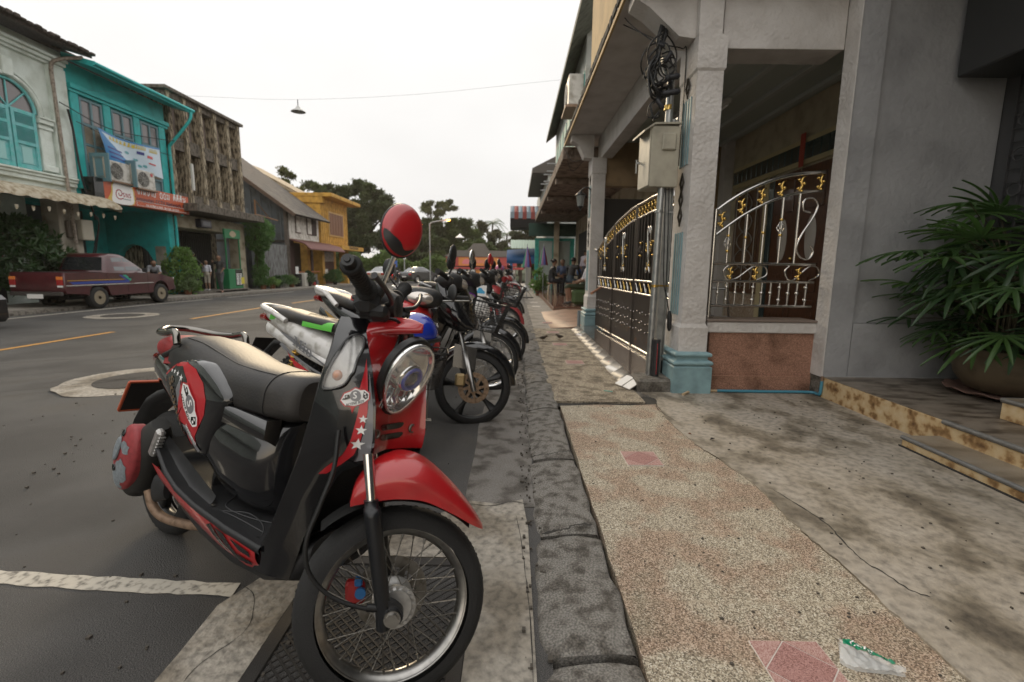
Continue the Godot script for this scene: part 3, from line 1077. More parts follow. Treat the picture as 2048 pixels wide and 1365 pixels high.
	b.box(V(0.42,0.06,-0.19),V(0.05,0.012,0.04),0.003)
	part(b,"side_stand",mat("black_bare"),t)
func range_ring(f:Callable,cx:float,cy:float,rx:float,ry:float,lift:float)->PackedVector3Array:
	var p:=PackedVector3Array()
	for i in 20:
		p.append(f.call(Vector2(cx+cos(TAU*i/20)*rx,cy+sin(TAU*i/20)*ry),lift))
	return p
# the printed badge: winged helmet with an S over a lettered scroll, laid out in a unit of 0.1 m
func emblem(t:Node3D,put:Callable,_f,k:float,on_shield:bool):
	var lay:=func(q:Vector2,n:float)->Vector3:
		var c:Vector3=put.call(q*k)
		return c+V(0.0022+0.0008*n,0,0.0022+0.0008*n)*(1.0 if on_shield else 0.0)+V(0,0,0 if on_shield else 0.0012+0.0007*n)
	var set_:=[["pr_red",0,[[-0.05,-0.012],[-0.04,0.016],[-0.018,0.026],[0.0,0.038],[0.02,0.032],[0.034,0.034],[0.052,0.022],[0.05,0.0],[0.03,-0.014],[0.0,-0.028],[-0.006,-0.05],[-0.014,-0.03],[-0.034,-0.028]]],["pr_white",1,[[-0.047,-0.01],[-0.037,0.013],[-0.017,0.022],[0.0,0.034],[0.018,0.028],[0.033,0.03],[0.048,0.02],[0.046,0.002],[0.028,-0.012],[0.0,-0.024],[-0.03,-0.025]]],["pr_black",2,[[-0.043,-0.008],[-0.034,0.009],[-0.02,0.012],[-0.016,0.0],[-0.03,-0.006]]],["pr_black",2,[[0.026,0.006],[0.03,0.026],[0.044,0.018],[0.042,0.004],[0.034,0.0]]]]
	var root:=holder("badge",t)
	for s in set_:
		var b:=B.new()
		laid(b,p2(s[2]),0.012,func(q):return lay.call(q,s[1]))
		part(b,"print",mat(s[0]),root)
	var b2:=B.new()
	laid(b2,cr2([[-0.018,0.006],[-0.012,0.022],[0.002,0.028],[0.016,0.022],[0.02,0.006],[0.012,-0.006],[-0.008,-0.007]],4,true),0.012,func(q):return lay.call(q,2))
	part(b2,"print",mat("pr_grey"),root)
	b2=B.new()
	letters(b2,"S",0.03,func(q):return lay.call(Vector2(q.x,q.y+0.011),3))
	part(b2,"print",mat("pr_white"),root)
	b2=B.new()
	letters(b2,"ACTIVE BOY",0.0115,func(q):return lay.call(Vector2(q.x*0.96+0.001,q.y*1.0-0.0145+q.x*0.28),3),true,0.95)
	part(b2,"print",mat("pr_black"),root)
	b2=B.new()
	for q in [[-0.036,0.002,0.005],[-0.028,0.005,0.004],[0.034,0.018,0.005],[0.037,0.009,0.004]]:
		laid(b2,star(Vector2(q[0],q[1]),q[2]),0.02,func(z):return lay.call(z,3))
	part(b2,"print",mat("pr_white"),root)
func cowl_print(par:Node3D):
	var on:=func(n:float):return func(q):return cowl(q,0.0012+0.0008*n)
	var lists:=[
		["pr_red",0,[[0.225,0.69],[0.30,0.742],[0.38,0.752],[0.46,0.738],[0.525,0.70],[0.555,0.65],[0.55,0.60],[0.52,0.555],[0.50,0.52],[0.515,0.475],[0.47,0.485],[0.43,0.50],[0.36,0.535],[0.34,0.56],[0.36,0.60],[0.40,0.64],[0.36,0.70]]],
		["pr_black",1,[[0.24,0.688],[0.30,0.728],[0.365,0.736],[0.415,0.70],[0.44,0.66],[0.40,0.60],[0.365,0.555],[0.31,0.60],[0.26,0.65]]],
		["pr_black",1,[[0.385,0.55],[0.43,0.545],[0.455,0.50],[0.50,0.472],[0.525,0.468],[0.48,0.492],[0.46,0.475],[0.44,0.5],[0.41,0.505],[0.40,0.525]]],
		["pr_grey",2,[[0.35,0.655],[0.372,0.70],[0.385,0.655],[0.375,0.60]]],
		["pr_red",2,[[0.385,0.69],[0.40,0.655],[0.40,0.60],[0.37,0.57]]],
		["pr_grey",2,[[0.42,0.545],[0.45,0.545],[0.53,0.478],[0.515,0.47]]]]
	for s in lists:
		var b:=B.new()
		laid(b,p2(s[2]),0.02,on.call(s[1]))
		part(b,"print",mat(s[0]),par)
	var b2:=B.new()
	for q in [[0.288,0.712,0.008],[0.315,0.712,0.0095],[0.345,0.708,0.011],[0.376,0.697,0.014]]:
		laid(b2,star(Vector2(q[0],q[1]),q[2]),0.02,on.call(2))
	part(b2,"print",mat("pr_white"),par)
	b2=B.new()
	letters(b2,"Scoopy",0.075,func(q):return cowl(Vector2(0.352+q.x*0.42+q.y*0.55,0.598-q.x*0.72+q.y*0.3),0.0042),true,1.0,true)
	part(b2,"print",mat("pr_gold"),par)
	b2=B.new()
	letters(b2,"MOVEMENT",0.016,func(q):return cowl(Vector2(0.478+q.x*0.75+q.y*0.4,0.522-q.x*0.62+q.y*0.9),0.0042),true,1.0)
	part(b2,"print",mat("pr_white"),par)
	# badge turned a quarter on this side
	var put:=func(q:Vector2)->Vector3:
		var w:=Vector2(0.452,0.618)+Vector2(q.x*0.62+q.y*0.95,-q.x*1.15+q.y*0.42)
		return cowl(w,0.002)
	emblem(par,put,null,1.3,false)
func hero_front(t:Node3D):
	# everything that turns with the bars stands in the wheel's own frame
	var wt:=Transform3D(Basis(V(0.702,0.111,-0.703),V(-0.136,0.991,0.021),V(0.699,0.081,0.711)).orthonormalized(),V(1.337,0.249,0.032))
	var fw:=wheel("front_wheel",t,Transform3D(Basis(V(0.596,0.103,-0.796),V(-0.184,0.982,-0.011),V(0.781,0.153,0.606)).orthonormalized(),V(1.329,0.243,0.024)),{"r":0.240,"w":0.08,"side":0.056,"fine":true,"hub":0.052})
	inst(disc_mesh(0.095),"brake_disc",mat("steel_dull"),fw,Transform3D(Basis.IDENTITY,V(0,0,-0.062)))
	var b:=B.new()
	b.box(V(-0.10,0.01,-0.065),V(0.05,0.06,0.04),0.008)
	part(b,"brake_caliper",mat("caliper_red",0.35,0.02,0.02,0.4),t,wt)
	b=B.new()
	b.cyl(V(-0.085,0.015,-0.04),V(-0.085,0.015,-0.03),0.014,-1.0,14)
	b.box(V(-0.09,0.04,-0.05),V(0.02,0.02,0.03),0.004)
	part(b,"caliper_bolt",mat("caliper_blue",0.02,0.12,0.3,0.3),t,wt)
	# fork
	for z in [0.066,-0.066]:
		b=B.new()
		b.loft([b.ring(V(-0.022,-0.03,z),V(0,1,0),0.017,16),b.ring(V(-0.022,0.02,z),V(0,1,0),0.0185,16),b.ring(V(-0.042,0.24,z),V(0,1,0),0.0205,16),b.ring(V(-0.044,0.26,z),V(0,1,0),0.0205,16),b.ring(V(-0.044,0.26,z),V(0,1,0),0.017,16),b.ring(V(-0.046,0.28,z),V(0,1,0),0.017,16)])
		b.prism(cr2([[-0.03,0.04],[0.0,0.035],[0.024,0.012],[0.022,-0.012],[0.0,-0.022],[-0.03,-0.01]],4,true),z-0.012,z+0.012)
		part(b,"fork_leg",mat("fork_black",0.008,0.009,0.011,0.32),t,wt)
		b=B.new()
		b.cyl(V(-0.044,0.26,z),V(-0.052,0.39,z*0.86),0.0125,-1.0,16)
		part(b,"fork_tube",mat("chrome"),t,wt)
	b=B.new()
	b.cyl(V(0,0,0.06),V(0,0,0.096),0.016,0.016,6)
	b.cyl(V(0,0,0.07),V(0,0,0.089),0.02,0.02,16)
	part(b,"axle_nut",mat("steel"),t,wt)
	# mudguard: a long beak, ridged along the middle
	b=B.new()
	var rows:=[]
	for q in [[-0.096,0.285,0.262,0.05],[-0.085,0.318,0.266,0.055],[-0.05,0.357,0.271,0.06],[-0.012,0.376,0.275,0.062],[0.03,0.382,0.274,0.064],[0.085,0.360,0.263,0.064],[0.15,0.297,0.226,0.058],[0.2,0.232,0.19,0.045],[0.228,0.186,0.169,0.022],[0.234,0.172,0.165,0.006]]:
		var h:float=q[1]-q[2]
		rows.append([V(q[0],q[2],-q[3]),V(q[0],q[2]+h*0.5,-q[3]*1.04),V(q[0],q[2]+h*0.86,-q[3]*0.75),V(q[0],q[1],-q[3]*0.2),V(q[0],q[1],q[3]*0.2),V(q[0],q[2]+h*0.86,q[3]*0.75),V(q[0],q[2]+h*0.5,q[3]*1.04),V(q[0],q[2],q[3])])
	b.skin(smooth_rows(rows,5,5))
	part(b,"front_mudguard",mat("red_paint"),t,wt)
	b=B.new()
	var inner:=[]
	for i in 24:
		var a:=0.75+1.5*i/23.0
		inner.append(PackedVector3Array([V(cos(a)*0.262,sin(a)*0.262+0.005,-0.05),V(cos(a)*0.275,sin(a)*0.275+0.005,0),V(cos(a)*0.262,sin(a)*0.262+0.005,0.05)]))
	b.skin(inner)
	part(b,"mudguard_liner",mat("black_bare"),t,wt)
	# speedometer cable from the hub to the bars
	b=B.new()
	b.tube(cr(p3([[-0.02,0.02,0.066],[-0.07,0.03,0.075],[-0.14,0.07,0.082],[-0.185,0.13,0.085],[-0.19,0.2,0.085],[-0.16,0.28,0.08],[-0.13,0.36,0.07],[-0.12,0.45,0.05]]),8),0.0055,8)
	b.cyl(V(-0.01,0.018,0.066),V(-0.06,0.028,0.073),0.011,0.009,10)
	part(b,"speedometer_cable",mat("wire"),t,wt)
	# handlebars, in the same turned frame but above the steering head
	var hd:=V(1.15,0.0,0.0)
	var ht:=Transform3D(Basis(V(0.819,0,-0.574),V(0,1,0),V(0.574,0,0.819)),hd)
	b=B.new()
	b.loft([b.ring(V(-0.02,0.86,0),V(0,1,0),0.045,20),b.ring(V(0,0.95,0),V(0,1,0),0.042,20),b.ring(V(0.01,0.99,0),V(0,1,0),0.05,20),b.ring(V(0.01,1.03,0),V(0,1,0),0.045,20),b.ring(V(0.0,1.05,0),V(0,1,0),0.02,20)])
	b.loft([sup(-0.06,1.0,0.03,0.06),sup(0.0,1.015,0.045,0.085),sup(0.05,1.0,0.035,0.06)])
	b.cyl(V(0,0.7,0),V(0,0.9,0),0.03,-1.0,16)
	part(b,"steering_head",mat("black_plastic"),t,ht)
	b=B.new()
	b.tube(cr(p3([[0.0,0.985,-0.12],[0.01,0.985,0],[0.003,1.02,0.12],[0.003,1.045,0.2],[0.002,1.07,0.30]]),6),0.011,10)
	part(b,"handlebar",mat("black_bare"),t,ht)
	for sd in [1.0,-1.0]:
		b=B.new()
		var p0:=V(0.003,1.031,0.161*sd)
		var p1:=V(0.002,1.077,0.307*sd)
		b.loft([b.ring(p0,p1-p0,0.027,24),b.ring(p0.lerp(p1,0.06),p1-p0,0.027,24),b.ring(p0.lerp(p1,0.06),p1-p0,0.0175,24),b.ring(p0.lerp(p1,0.5),p1-p0,0.019,24),b.ring(p0.lerp(p1,0.93),p1-p0,0.0185,24),b.ring(p0.lerp(p1,0.93),p1-p0,0.024,24),b.ring(p0.lerp(p1,0.975),p1-p0,0.024,24),b.ring(p0.lerp(p1,1.0),p1-p0,0.020,24)])
		for i in 9:
			b.tube(b.ring(p0.lerp(p1,0.14+i*0.09),p1-p0,0.019,20),0.0016,5,false,true)
		var gp:=part(b,"grip",mat("rubber"),t,ht)
		b=B.new()
		b.cyl(p1,p1+(p1-p0).normalized()*0.022,0.015,0.014,20)
		b.cyl(p1+(p1-p0).normalized()*0.0215,p1+(p1-p0).normalized()*0.026,0.0075,0.006,14)
		part(b,"bar_end",mat("black_bare"),gp)
		b=B.new()
		b.at(Transform3D(Basis(Vector3.RIGHT,-0.42*sd),V(0.0,1.0,0.13*sd)))
		b.box(V(0,0,0),V(0.062,0.062,0.075),0.018)
		b.box(V(0.03,-0.02,-0.005),V(0.05,0.035,0.05),0.01)
		b.box(V(-0.033,0.008,0.01),V(0.012,0.014,0.02),0.003)
		b.at(Transform3D.IDENTITY)
		var sw:=part(b,"switch_box",mat("black_plastic"),t,ht)
		b=B.new()
		b.box(V(-0.036,1.01,0.135*sd),V(0.01,0.012,0.018),0.002)
		part(b,"switch_button",mat("pr_red"),sw)
		b=B.new()
		b.tube(cr(p3([[0.04,1.0,0.12*sd],[0.065,1.01,0.16*sd],[0.066,1.035,0.24*sd],[0.056,1.058,0.31*sd]]),5),[0.007,0.007,0.007,0.007,0.007,0.007,0.0065,0.0065,0.006,0.006,0.006,0.006,0.006,0.006,0.006,0.008],8)
		part(b,"brake_lever",mat("black_bare"),t,ht)
	# mirrors
	for sd in [1.0]:
		b=B.new()
		var m0:=V(0.022,1.032,0.13*sd)
		b.loft([b.ring(m0-V(0.02,0.03,0),V(0.3,1,0),0.02,14),b.ring(m0,V(0.3,1,0),0.017,14),b.ring(m0+V(0.01,0.022,0),V(0.3,1,0),0.01,14)])
		b.box(m0-V(0.025,0.045,0.01),V(0.05,0.05,0.045),0.012)
		part(b,"mirror_mount",mat("black_plastic"),t,ht)
		b=B.new()
		var m1:=V(0.066,1.135,0.165*sd)
		b.cyl(m0+V(0.01,0.02,0),m1,0.0062,-1.0,12)
		part(b,"mirror_stem",mat("chrome"),t,ht)
		var mh:=holder("mirror",t,ht*Transform3D(Basis(Vector3.UP,-0.95*sd)*Basis(Vector3.BACK,0.1)*Basis(Vector3.RIGHT,-0.2*sd),V(0.078,1.184,0.176*sd)))
		b=B.new()
		b.ball(V(0,0,0),V(0.022,0.066,0.052),36,18)
		part(b,"shell",mat("red_paint"),mh)
		b=B.new()
		b.loft([sup(-0.014,0,0.064,0.05,2,36),sup(-0.004,0,0.069,0.0548,2,36),sup(0.001,0,0.0665,0.0525,2,36),sup(-0.001,0,0.06,0.047,2,36)],true,false,false)
		part(b,"rim",mat("black_bare"),mh)
		b=B.new()
		b.loft([sup(-0.0135,0,0.064,0.05,2,36),sup(-0.024,0,0.06,0.046,2,36)])
		part(b,"glass",mat("chrome"),mh)
		b=B.new()
		laid(b,cr2([[-0.036,-0.038],[-0.012,-0.05],[0.004,-0.036],[0.026,-0.026],[0.047,-0.016],[0.042,-0.037],[0.016,-0.06],[-0.016,-0.062]],4,true),0.012,func(q):return V(0.0235*sqrt(max(1.0-pow(q.y/0.068,2)-pow(q.x/0.054,2),0.0))+0.0008,q.y,q.x))
		part(b,"trim",mat("black_bare"),mh)
	# wiring and brake hose in front of the steering head
	b=B.new()
	for q in [[0.05,0.02,0.1],[0.06,-0.02,0.06],[0.045,0.05,0.02],[0.055,-0.05,-0.06]]:
		b.tube(cr(p3([[0.02,0.97,q[2]],[q[0]+0.02,0.96,q[2]*0.7],[q[0]+0.02,0.9,q[1]],[0.03,0.84,q[1]*0.4],[0.0,0.74,0]]),6),0.0042,7)
	part(b,"cable",mat("wire"),t,ht)
# ---------------------------------------------------------------- the row of parked motorbikes
func basket_wires(b:B,w0:float,w1:float,d0:float,d1:float,h:float,n:int):
	# an open wire basket: rim above, floor below
	var ring:=func(t:float)->PackedVector3Array:
		var w:=lerpf(w1,w0,t)/2
		var d:=lerpf(d1,d0,t)
		return PackedVector3Array([V(0,h*t,-w),V(d*0.85,h*t,-w*0.92),V(d,h*t,-w*0.6),V(d,h*t,w*0.6),V(d*0.85,h*t,w*0.92),V(0,h*t,w)])
	for k in n+1:
		b.tube(ring.call(float(k)/n),0.0022 if k<n else 0.005,4,false,true)
	var top:PackedVector3Array=ring.call(1.0)
	var bot:PackedVector3Array=ring.call(0.0)
	for s in 6:
		for k in 9:
			var t:=k/9.0
			b.cyl(bot[s].lerp(bot[(s+1) % 6],t),top[s].lerp(top[(s+1) % 6],t),0.0016,-1.0,3,false)
	for k in 10:
		var z:=lerpf(-w1/2,w1/2,k/9.0)
		b.cyl(V(0.0,0,z),V(d1*(1.0 if abs(z)<w1*0.3 else 0.9),0,z*0.95),0.0016,-1.0,3,false)
func mirror_part(t:Node3D,xf:Transform3D,base:Vector3,tip:Vector3,r:Vector3,m:Material,stem:Material,facing:=0.0):
	var b:=B.new()
	b.tube(cr([base,base.lerp(tip,0.55)+V(0.012,0,0),tip],4),0.006,7)
	part(b,"mirror_stem",stem,t,xf)
	var mh:=holder("mirror",t,xf*Transform3D(Basis(Vector3.UP,facing),tip+V(0,r.y*0.8,0)))
	b=B.new()
	b.ball(Vector3.ZERO,r,20,12)
	part(b,"shell",m,mh)
	b=B.new()
	b.ball(V(-r.x*0.45,0,0),V(r.x*0.7,r.y*0.88,r.z*0.88),20,10)
	part(b,"glass",mat("chrome"),mh)
func bike(label:String,org:Vector3,deg:float,lean:float,o:Dictionary)->Node3D:
	var L:=deg_to_rad(lean)
	var H:=deg_to_rad(deg)
	var f:=V(cos(H),0,sin(H))
	var r:=V(-sin(H),0,cos(H))
	var u:=V(0,1,0)*cos(L)-r*sin(L)
	var w:=r*cos(L)+V(0,1,0)*sin(L)
	var t:=thing("motorbike",label,"motorbike",Transform3D(Basis(f,u,w).scaled(Vector3.ONE*o.get("size",1.0)),org),"motorbikes parked along the kerb")
	var c1:Material=mat(o.c1)
	var c2:Material=mat(o.c2)
	var blk:=mat("black_plastic")
	var b:B
	var wr:=0.272
	var wo:={"r":wr,"w":o.get("tw",0.075),"side":0.052,"alloy":o.get("alloy",false),"knob":o.get("knob",false),"rim":o.get("rim","chrome"),"hub":0.05}
	wheel("rear_wheel",t,Transform3D(Basis.IDENTITY,V(0,wr,0)),wo)
	# rear body and seat
	b=B.new()
	var k:float=o.get("tail",0.0)
	b.loft([sup(-0.42,0.80+k,0.018,0.035),sup(-0.38,0.80+k,0.035,0.055),sup(-0.2,0.75+k*0.6,0.065,0.10,2.4),sup(0.02,0.69,0.095,0.122,2.4),sup(0.25,0.61,0.115,0.125,2.4),sup(0.45,0.53,0.115,0.11,2.6),sup(0.62,0.45,0.095,0.085,2.6),sup(0.72,0.40,0.06,0.05)])
	part(b,"rear_body",c1,t)
	for sd in [1.0,-1.0]:
		b=B.new()
		sheet(b,func(a,c):return V(lerpf(-0.3,0.5,c),lerpf(0.72,0.47,c)+0.07*k-0.075*(a-0.4)*(1.0-0.3*c),sd*(lut([[0.0,0.085],[0.3,0.127],[0.7,0.131],[1.0,0.108]],c)+0.012*sin(a*PI))),5,14)
		part(b,"side_panel",c2,t)
	b=B.new()
	var ss:=[]
	for q in [[-0.30,0.815,0.03,0.07],[-0.26,0.82,0.045,0.095],[-0.1,0.81,0.055,0.118],[0.1,0.785,0.05,0.122],[0.3,0.765,0.05,0.115],[0.45,0.735,0.05,0.085],[0.54,0.70,0.045,0.055],[0.57,0.68,0.03,0.03]]:
		ss.append(sup(q[0],q[1]+k*0.6*clampf(-q[0]*3,0,1),q[2],q[3],2.7))
	b.loft(ss)
	var seat:=part(b,"seat",mat(o.get("seat","seat")),t)
	if o.has("patch"):
		for e in [[-0.27,-0.16],[0.12,0.40]]:
			b=B.new()
			sheet(b,func(a,c):return V(lerpf(e[0],e[1],c),lerpf(0.80 if e[0]<0 else 0.775,0.81 if e[0]<0 else 0.752,c)-0.03+0.06*sin(a*1.6),0.126-0.03*a*a-(0.03 if e[0]<0 else 0.012*c)),6,8)
			part(b,"seat_patch",mat(o.patch),seat)
		b=B.new()
		laid(b,cr2([[-0.22,-0.05],[-0.05,-0.08],[0.2,-0.07],[0.42,-0.03],[0.42,0.04],[0.2,0.06],[-0.05,0.07],[-0.22,0.05]],4,true),0.04,func(q):return V(q.x,lut([[-0.3,0.846],[-0.26,0.866],[-0.1,0.866],[0.1,0.836],[0.3,0.816],[0.45,0.786]],q.x)-q.y*q.y*1.2,q.y))
		part(b,"dust_film",mat("seat_dust"),seat)
	# grab rail, tail light, mudguard with plate
	b=B.new()
	b.tube(cr(p3([[-0.05,0.77,0.125],[-0.2,0.81+k,0.13],[-0.35,0.845+k,0.10],[-0.41,0.855+k,0.0],[-0.35,0.845+k,-0.10],[-0.2,0.81+k,-0.13],[-0.05,0.77,-0.125]]),5),o.get("rail_r",0.014),10)
	part(b,"grab_rail",mat(o.get("rail","grey_paint")),t)
	b=B.new()
	b.loft([sup(-0.36,0.77+k,0.035,0.07),sup(-0.44,0.765+k,0.03,0.055),sup(-0.455,0.765+k,0.012,0.03)])
	part(b,"tail_light",mat("tail_red"),t)
	b=B.new()
	var mg:=[]
	for q in [[-0.1,0.62],[-0.28,0.62],[-0.40,0.52],[-0.47,0.38]]:
		mg.append(PackedVector3Array([V(q[0],q[1]-0.03,-0.05),V(q[0],q[1],-0.035),V(q[0],q[1],0.035),V(q[0],q[1]-0.03,0.05)]))
	b.loft(mg)
	part(b,"rear_mudguard",blk,t)
	b=B.new()
	b.at(Transform3D(Basis(Vector3.BACK,-0.5),V(-0.45,0.56,0)))
	b.box(Vector3.ZERO,V(0.005,0.15,0.19),0.002)
	b.at(Transform3D.IDENTITY)
	part(b,"number_plate",mat("plate_back"),t)
	# shock absorbers
	for z in [0.125,-0.125]:
		b=B.new()
		b.cyl(V(0.0,0.30,z),V(0.10,0.62,z),0.012,-1.0,8)
		var sp:=[]
		for i in 57:
			var a:=i/8.0*TAU
			var q:=V(0.015,0.35,z).lerp(V(0.09,0.58,z),i/56.0)
			sp.append(q+V(cos(a)*0.026,0,sin(a)*0.026))
		b.tube(PackedVector3Array(sp),0.0055,5)
		part(b,"shock_absorber",mat(o.get("spring","gold")),t)
	# engine, exhaust, swing arm, foot rests
	b=B.new()
	b.loft([sup(0.36,0.31,0.07,0.06),sup(0.42,0.30,0.10,0.11),sup(0.62,0.31,0.10,0.11),sup(0.72,0.33,0.07,0.07)])
	b.cyl(V(0.66,0.36,0),V(0.86,0.39,0),0.065,0.055,16)
	b.bx(V(0.0,0.255,0.09),V(0.42,0.295,0.115),0.006)
	b.bx(V(0.0,0.255,-0.115),V(0.42,0.295,-0.09),0.006)
	part(b,"engine",mat("engine"),t)
	b=B.new()
	b.tube(cr(p3([[0.80,0.30,0.03],[0.75,0.22,0.1],[0.55,0.19,0.13],[0.3,0.22,0.145],[0.1,0.28,0.155],[-0.3,0.36,0.16]]),5),[0.015,0.015,0.015,0.015,0.015,0.015,0.015,0.015,0.015,0.015,0.015,0.016,0.018,0.024,0.034,0.04,0.043,0.043,0.043,0.043,0.043,0.043,0.043,0.043,0.04,0.03],12)
	part(b,"exhaust",mat("muffler"),t)
	b=B.new()
	b.cyl(V(0.56,0.235,-0.24),V(0.56,0.235,0.24),0.011,-1.0,8)
	b.cyl(V(0.56,0.235,0.16),V(0.56,0.235,0.24),0.016,-1.0,10)
	b.tube(p3([[0.5,0.25,-0.1],[0.48,0.1,-0.14],[0.50,0.03,-0.2]]),0.009,6)
	part(b,"foot_rest",mat("black_bare"),t)
	# leg shields
	for sd in [1.0,-1.0]:
		b=B.new()
		var rows:=[[V(1.02,0.80,0.05*sd),V(0.99,0.80,0.13*sd),V(0.93,0.79,0.19*sd)],[V(1.0,0.68,0.06*sd),V(0.96,0.67,0.15*sd),V(0.90,0.66,0.215*sd)],[V(0.93,0.52,0.07*sd),V(0.89,0.52,0.16*sd),V(0.83,0.51,0.215*sd)],[V(0.84,0.38,0.07*sd),V(0.80,0.37,0.15*sd),V(0.75,0.37,0.19*sd)],[V(0.74,0.28,0.07*sd),V(0.70,0.28,0.12*sd),V(0.66,0.29,0.15*sd)]]
		var sk:=smooth_rows(rows,4,4)
		b.skin(sk)
		var sk2:=[]
		for q in sk:
			var n:=PackedVector3Array()
			for p in q:
				n.append(p+V(-0.014,-0.004,0))
			sk2.append(n)
		b.skin(sk2)
		part(b,"leg_shield",mat(o.get("c3",o.c2)),t)
	b=B.new()
	b.loft([sup(0.5,0.58,0.06,0.06),sup(0.65,0.5,0.065,0.055),sup(0.8,0.52,0.08,0.055),sup(0.92,0.64,0.08,0.05),sup(1.0,0.76,0.06,0.04)])
	part(b,"frame_cover",mat(o.get("c4",o.c1)),t)
	# front end, turned to the left
	var st:=Transform3D(Basis.IDENTITY,V(1.04,0,0))*Transform3D(Basis(Vector3.UP,deg_to_rad(o.get("steer",32.0))),Vector3.ZERO)*Transform3D(Basis.IDENTITY,V(-1.04,0,0))
	var fx:=1.22
	wheel("front_wheel",t,st*Transform3D(Basis.IDENTITY,V(fx,wr,0)),wo)
	for z in [0.07,-0.07]:
		b=B.new()
		b.loft([b.ring(V(fx+0.005,wr-0.02,z),V(-0.3,1,0),0.019,14),b.ring(V(fx-0.085,0.52,z),V(-0.3,1,0),0.02,14),b.ring(V(fx-0.085,0.52,z),V(-0.3,1,0),0.014,14),b.ring(V(1.05,0.80,z),V(-0.3,1,0),0.014,14)])
		part(b,"fork_leg",mat(o.get("fork","steel")),t,st)
	if o.get("alloy",false):
		inst(disc_mesh(0.11),"brake_disc",mat("rust_disc",0.28,0.20,0.14,0.4,{"metal":0.8,"tex":T.grime,"s":9.0,"world":false}),t,st*Transform3D(Basis.IDENTITY,V(fx,wr,0.05)))
		b=B.new()
		b.box(V(fx-0.10,wr+0.05,0.06),V(0.07,0.09,0.05),0.012)
		b.cyl(V(fx-0.10,wr+0.04,0.08),V(fx-0.10,wr+0.04,0.1),0.022,-1.0,14)
		part(b,"brake_caliper",mat("caliper_gold",0.4,0.30,0.16,0.35,{"metal":0.8}),t,st)
	# front mudguard
	b=B.new()
	var fr:=[]
	for i in 11:
		var a:=lerpf(2.5,0.12,i/10.0)
		var rr:float=wr+0.035+0.02*sin(a)
		var hw:float=0.055-0.02*pow(i/10.0,3)
		var c:=V(fx+cos(a)*rr,wr+sin(a)*rr,0)
		var inn:=V(-cos(a),-sin(a),0)*0.05
		fr.append(PackedVector3Array([c+inn+V(0,0,-hw),c+inn*0.3+V(0,0,-hw),c+V(0,0,-hw*0.5),c+V(0,0,hw*0.5),c+inn*0.3+V(0,0,hw),c+inn+V(0,0,hw)]))
	b.skin(fr)
	sheet(b,func(a,c):return V(fx-0.16+0.16*c,wr+0.14+0.16*a-0.02*c,0.058),3,3)
	part(b,"front_mudguard",mat(o.get("fender",o.c2)),t,st)
	# cowl between the shields with its lamp, handlebar cover
	b=B.new()
	b.loft([sup(1.0,0.78,0.05,0.10),sup(1.06,0.76,0.09,0.12),sup(1.12,0.74,0.085,0.11),sup(1.17,0.71,0.06,0.08),sup(1.20,0.69,0.02,0.03)])
	part(b,"front_cowl",mat(o.get("cowl",o.c2)),t)
	for sd in [1.0,-1.0]:
		b=B.new()
		b.loft([PackedVector3Array([V(0.97,0.87,0.14*sd),V(0.99,0.84,0.15*sd),V(1.0,0.82,0.12*sd)]),PackedVector3Array([V(1.09,0.80,0.10*sd),V(1.09,0.76,0.13*sd),V(1.12,0.74,0.10*sd)]),PackedVector3Array([V(1.18,0.735,0.05*sd),V(1.18,0.70,0.07*sd),V(1.20,0.70,0.05*sd)])])
		part(b,"turn_signal",mat("signal_clear",0.55,0.50,0.45,0.05,{"metal":0.6,"coat":1.0}),t)
	b=B.new()
	b.loft([sup(0.90,1.0,0.03,0.06),sup(0.93,1.0,0.055,0.14),sup(1.0,1.0,0.07,0.15),sup(1.06,0.99,0.06,0.10),sup(1.09,0.98,0.03,0.05)])
	b.cyl(V(1.05,0.75,0),V(0.99,0.97,0),0.04,0.05,14)
	part(b,"bar_cowl",mat(o.get("bars","black_plastic")),t,st)
	b=B.new()
	b.loft([sup(1.065,0.99,0.045,0.085,2.2),sup(1.10,0.985,0.035,0.065,2.2),sup(1.115,0.985,0.012,0.03,2.2)])
	part(b,"headlight",mat("signal_clear"),t,st)
	for sd in [1.0,-1.0]:
		b=B.new()
		b.tube(p3([[0.98,1.0,0.1*sd],[0.95,1.02,0.2*sd],[0.90,1.03,0.33*sd]]),[0.012,0.017,0.018],12)
		part(b,"grip",mat("rubber"),t,st)
		b=B.new()
		b.tube(p3([[1.0,0.99,0.15*sd],[1.0,1.0,0.24*sd],[0.97,1.01,0.33*sd]]),0.006,7)
		part(b,"brake_lever",mat("steel"),t,st)
	var ms:Array=o.get("mirrors",["black_bare","black_bare"])
	if ms[0] != "":
		mirror_part(t,st,V(0.97,1.03,0.13),V(0.99,1.12,0.21),V(0.016,0.06,0.042),mat(ms[0]),mat(o.get("stem","black_bare")),-0.5)
	if ms[1] != "":
		mirror_part(t,st,V(0.97,1.03,-0.13),V(0.99,o.get("mirror_y",1.12),-0.21),V(0.016,0.06,0.042),mat(ms[1]),mat(o.get("stem","black_bare")),-0.9)
	if o.get("basket",false):
		b=B.new()
		basket_wires(b,0.36,0.27,0.25,0.20,0.22,7)
		stuff(part(b,"basket",mat("basket_wire",0.015,0.015,0.015,0.5),t,st*Transform3D(Basis(Vector3.BACK,-0.12),V(1.15,o.get("basket_y",0.70),0))))
	return t
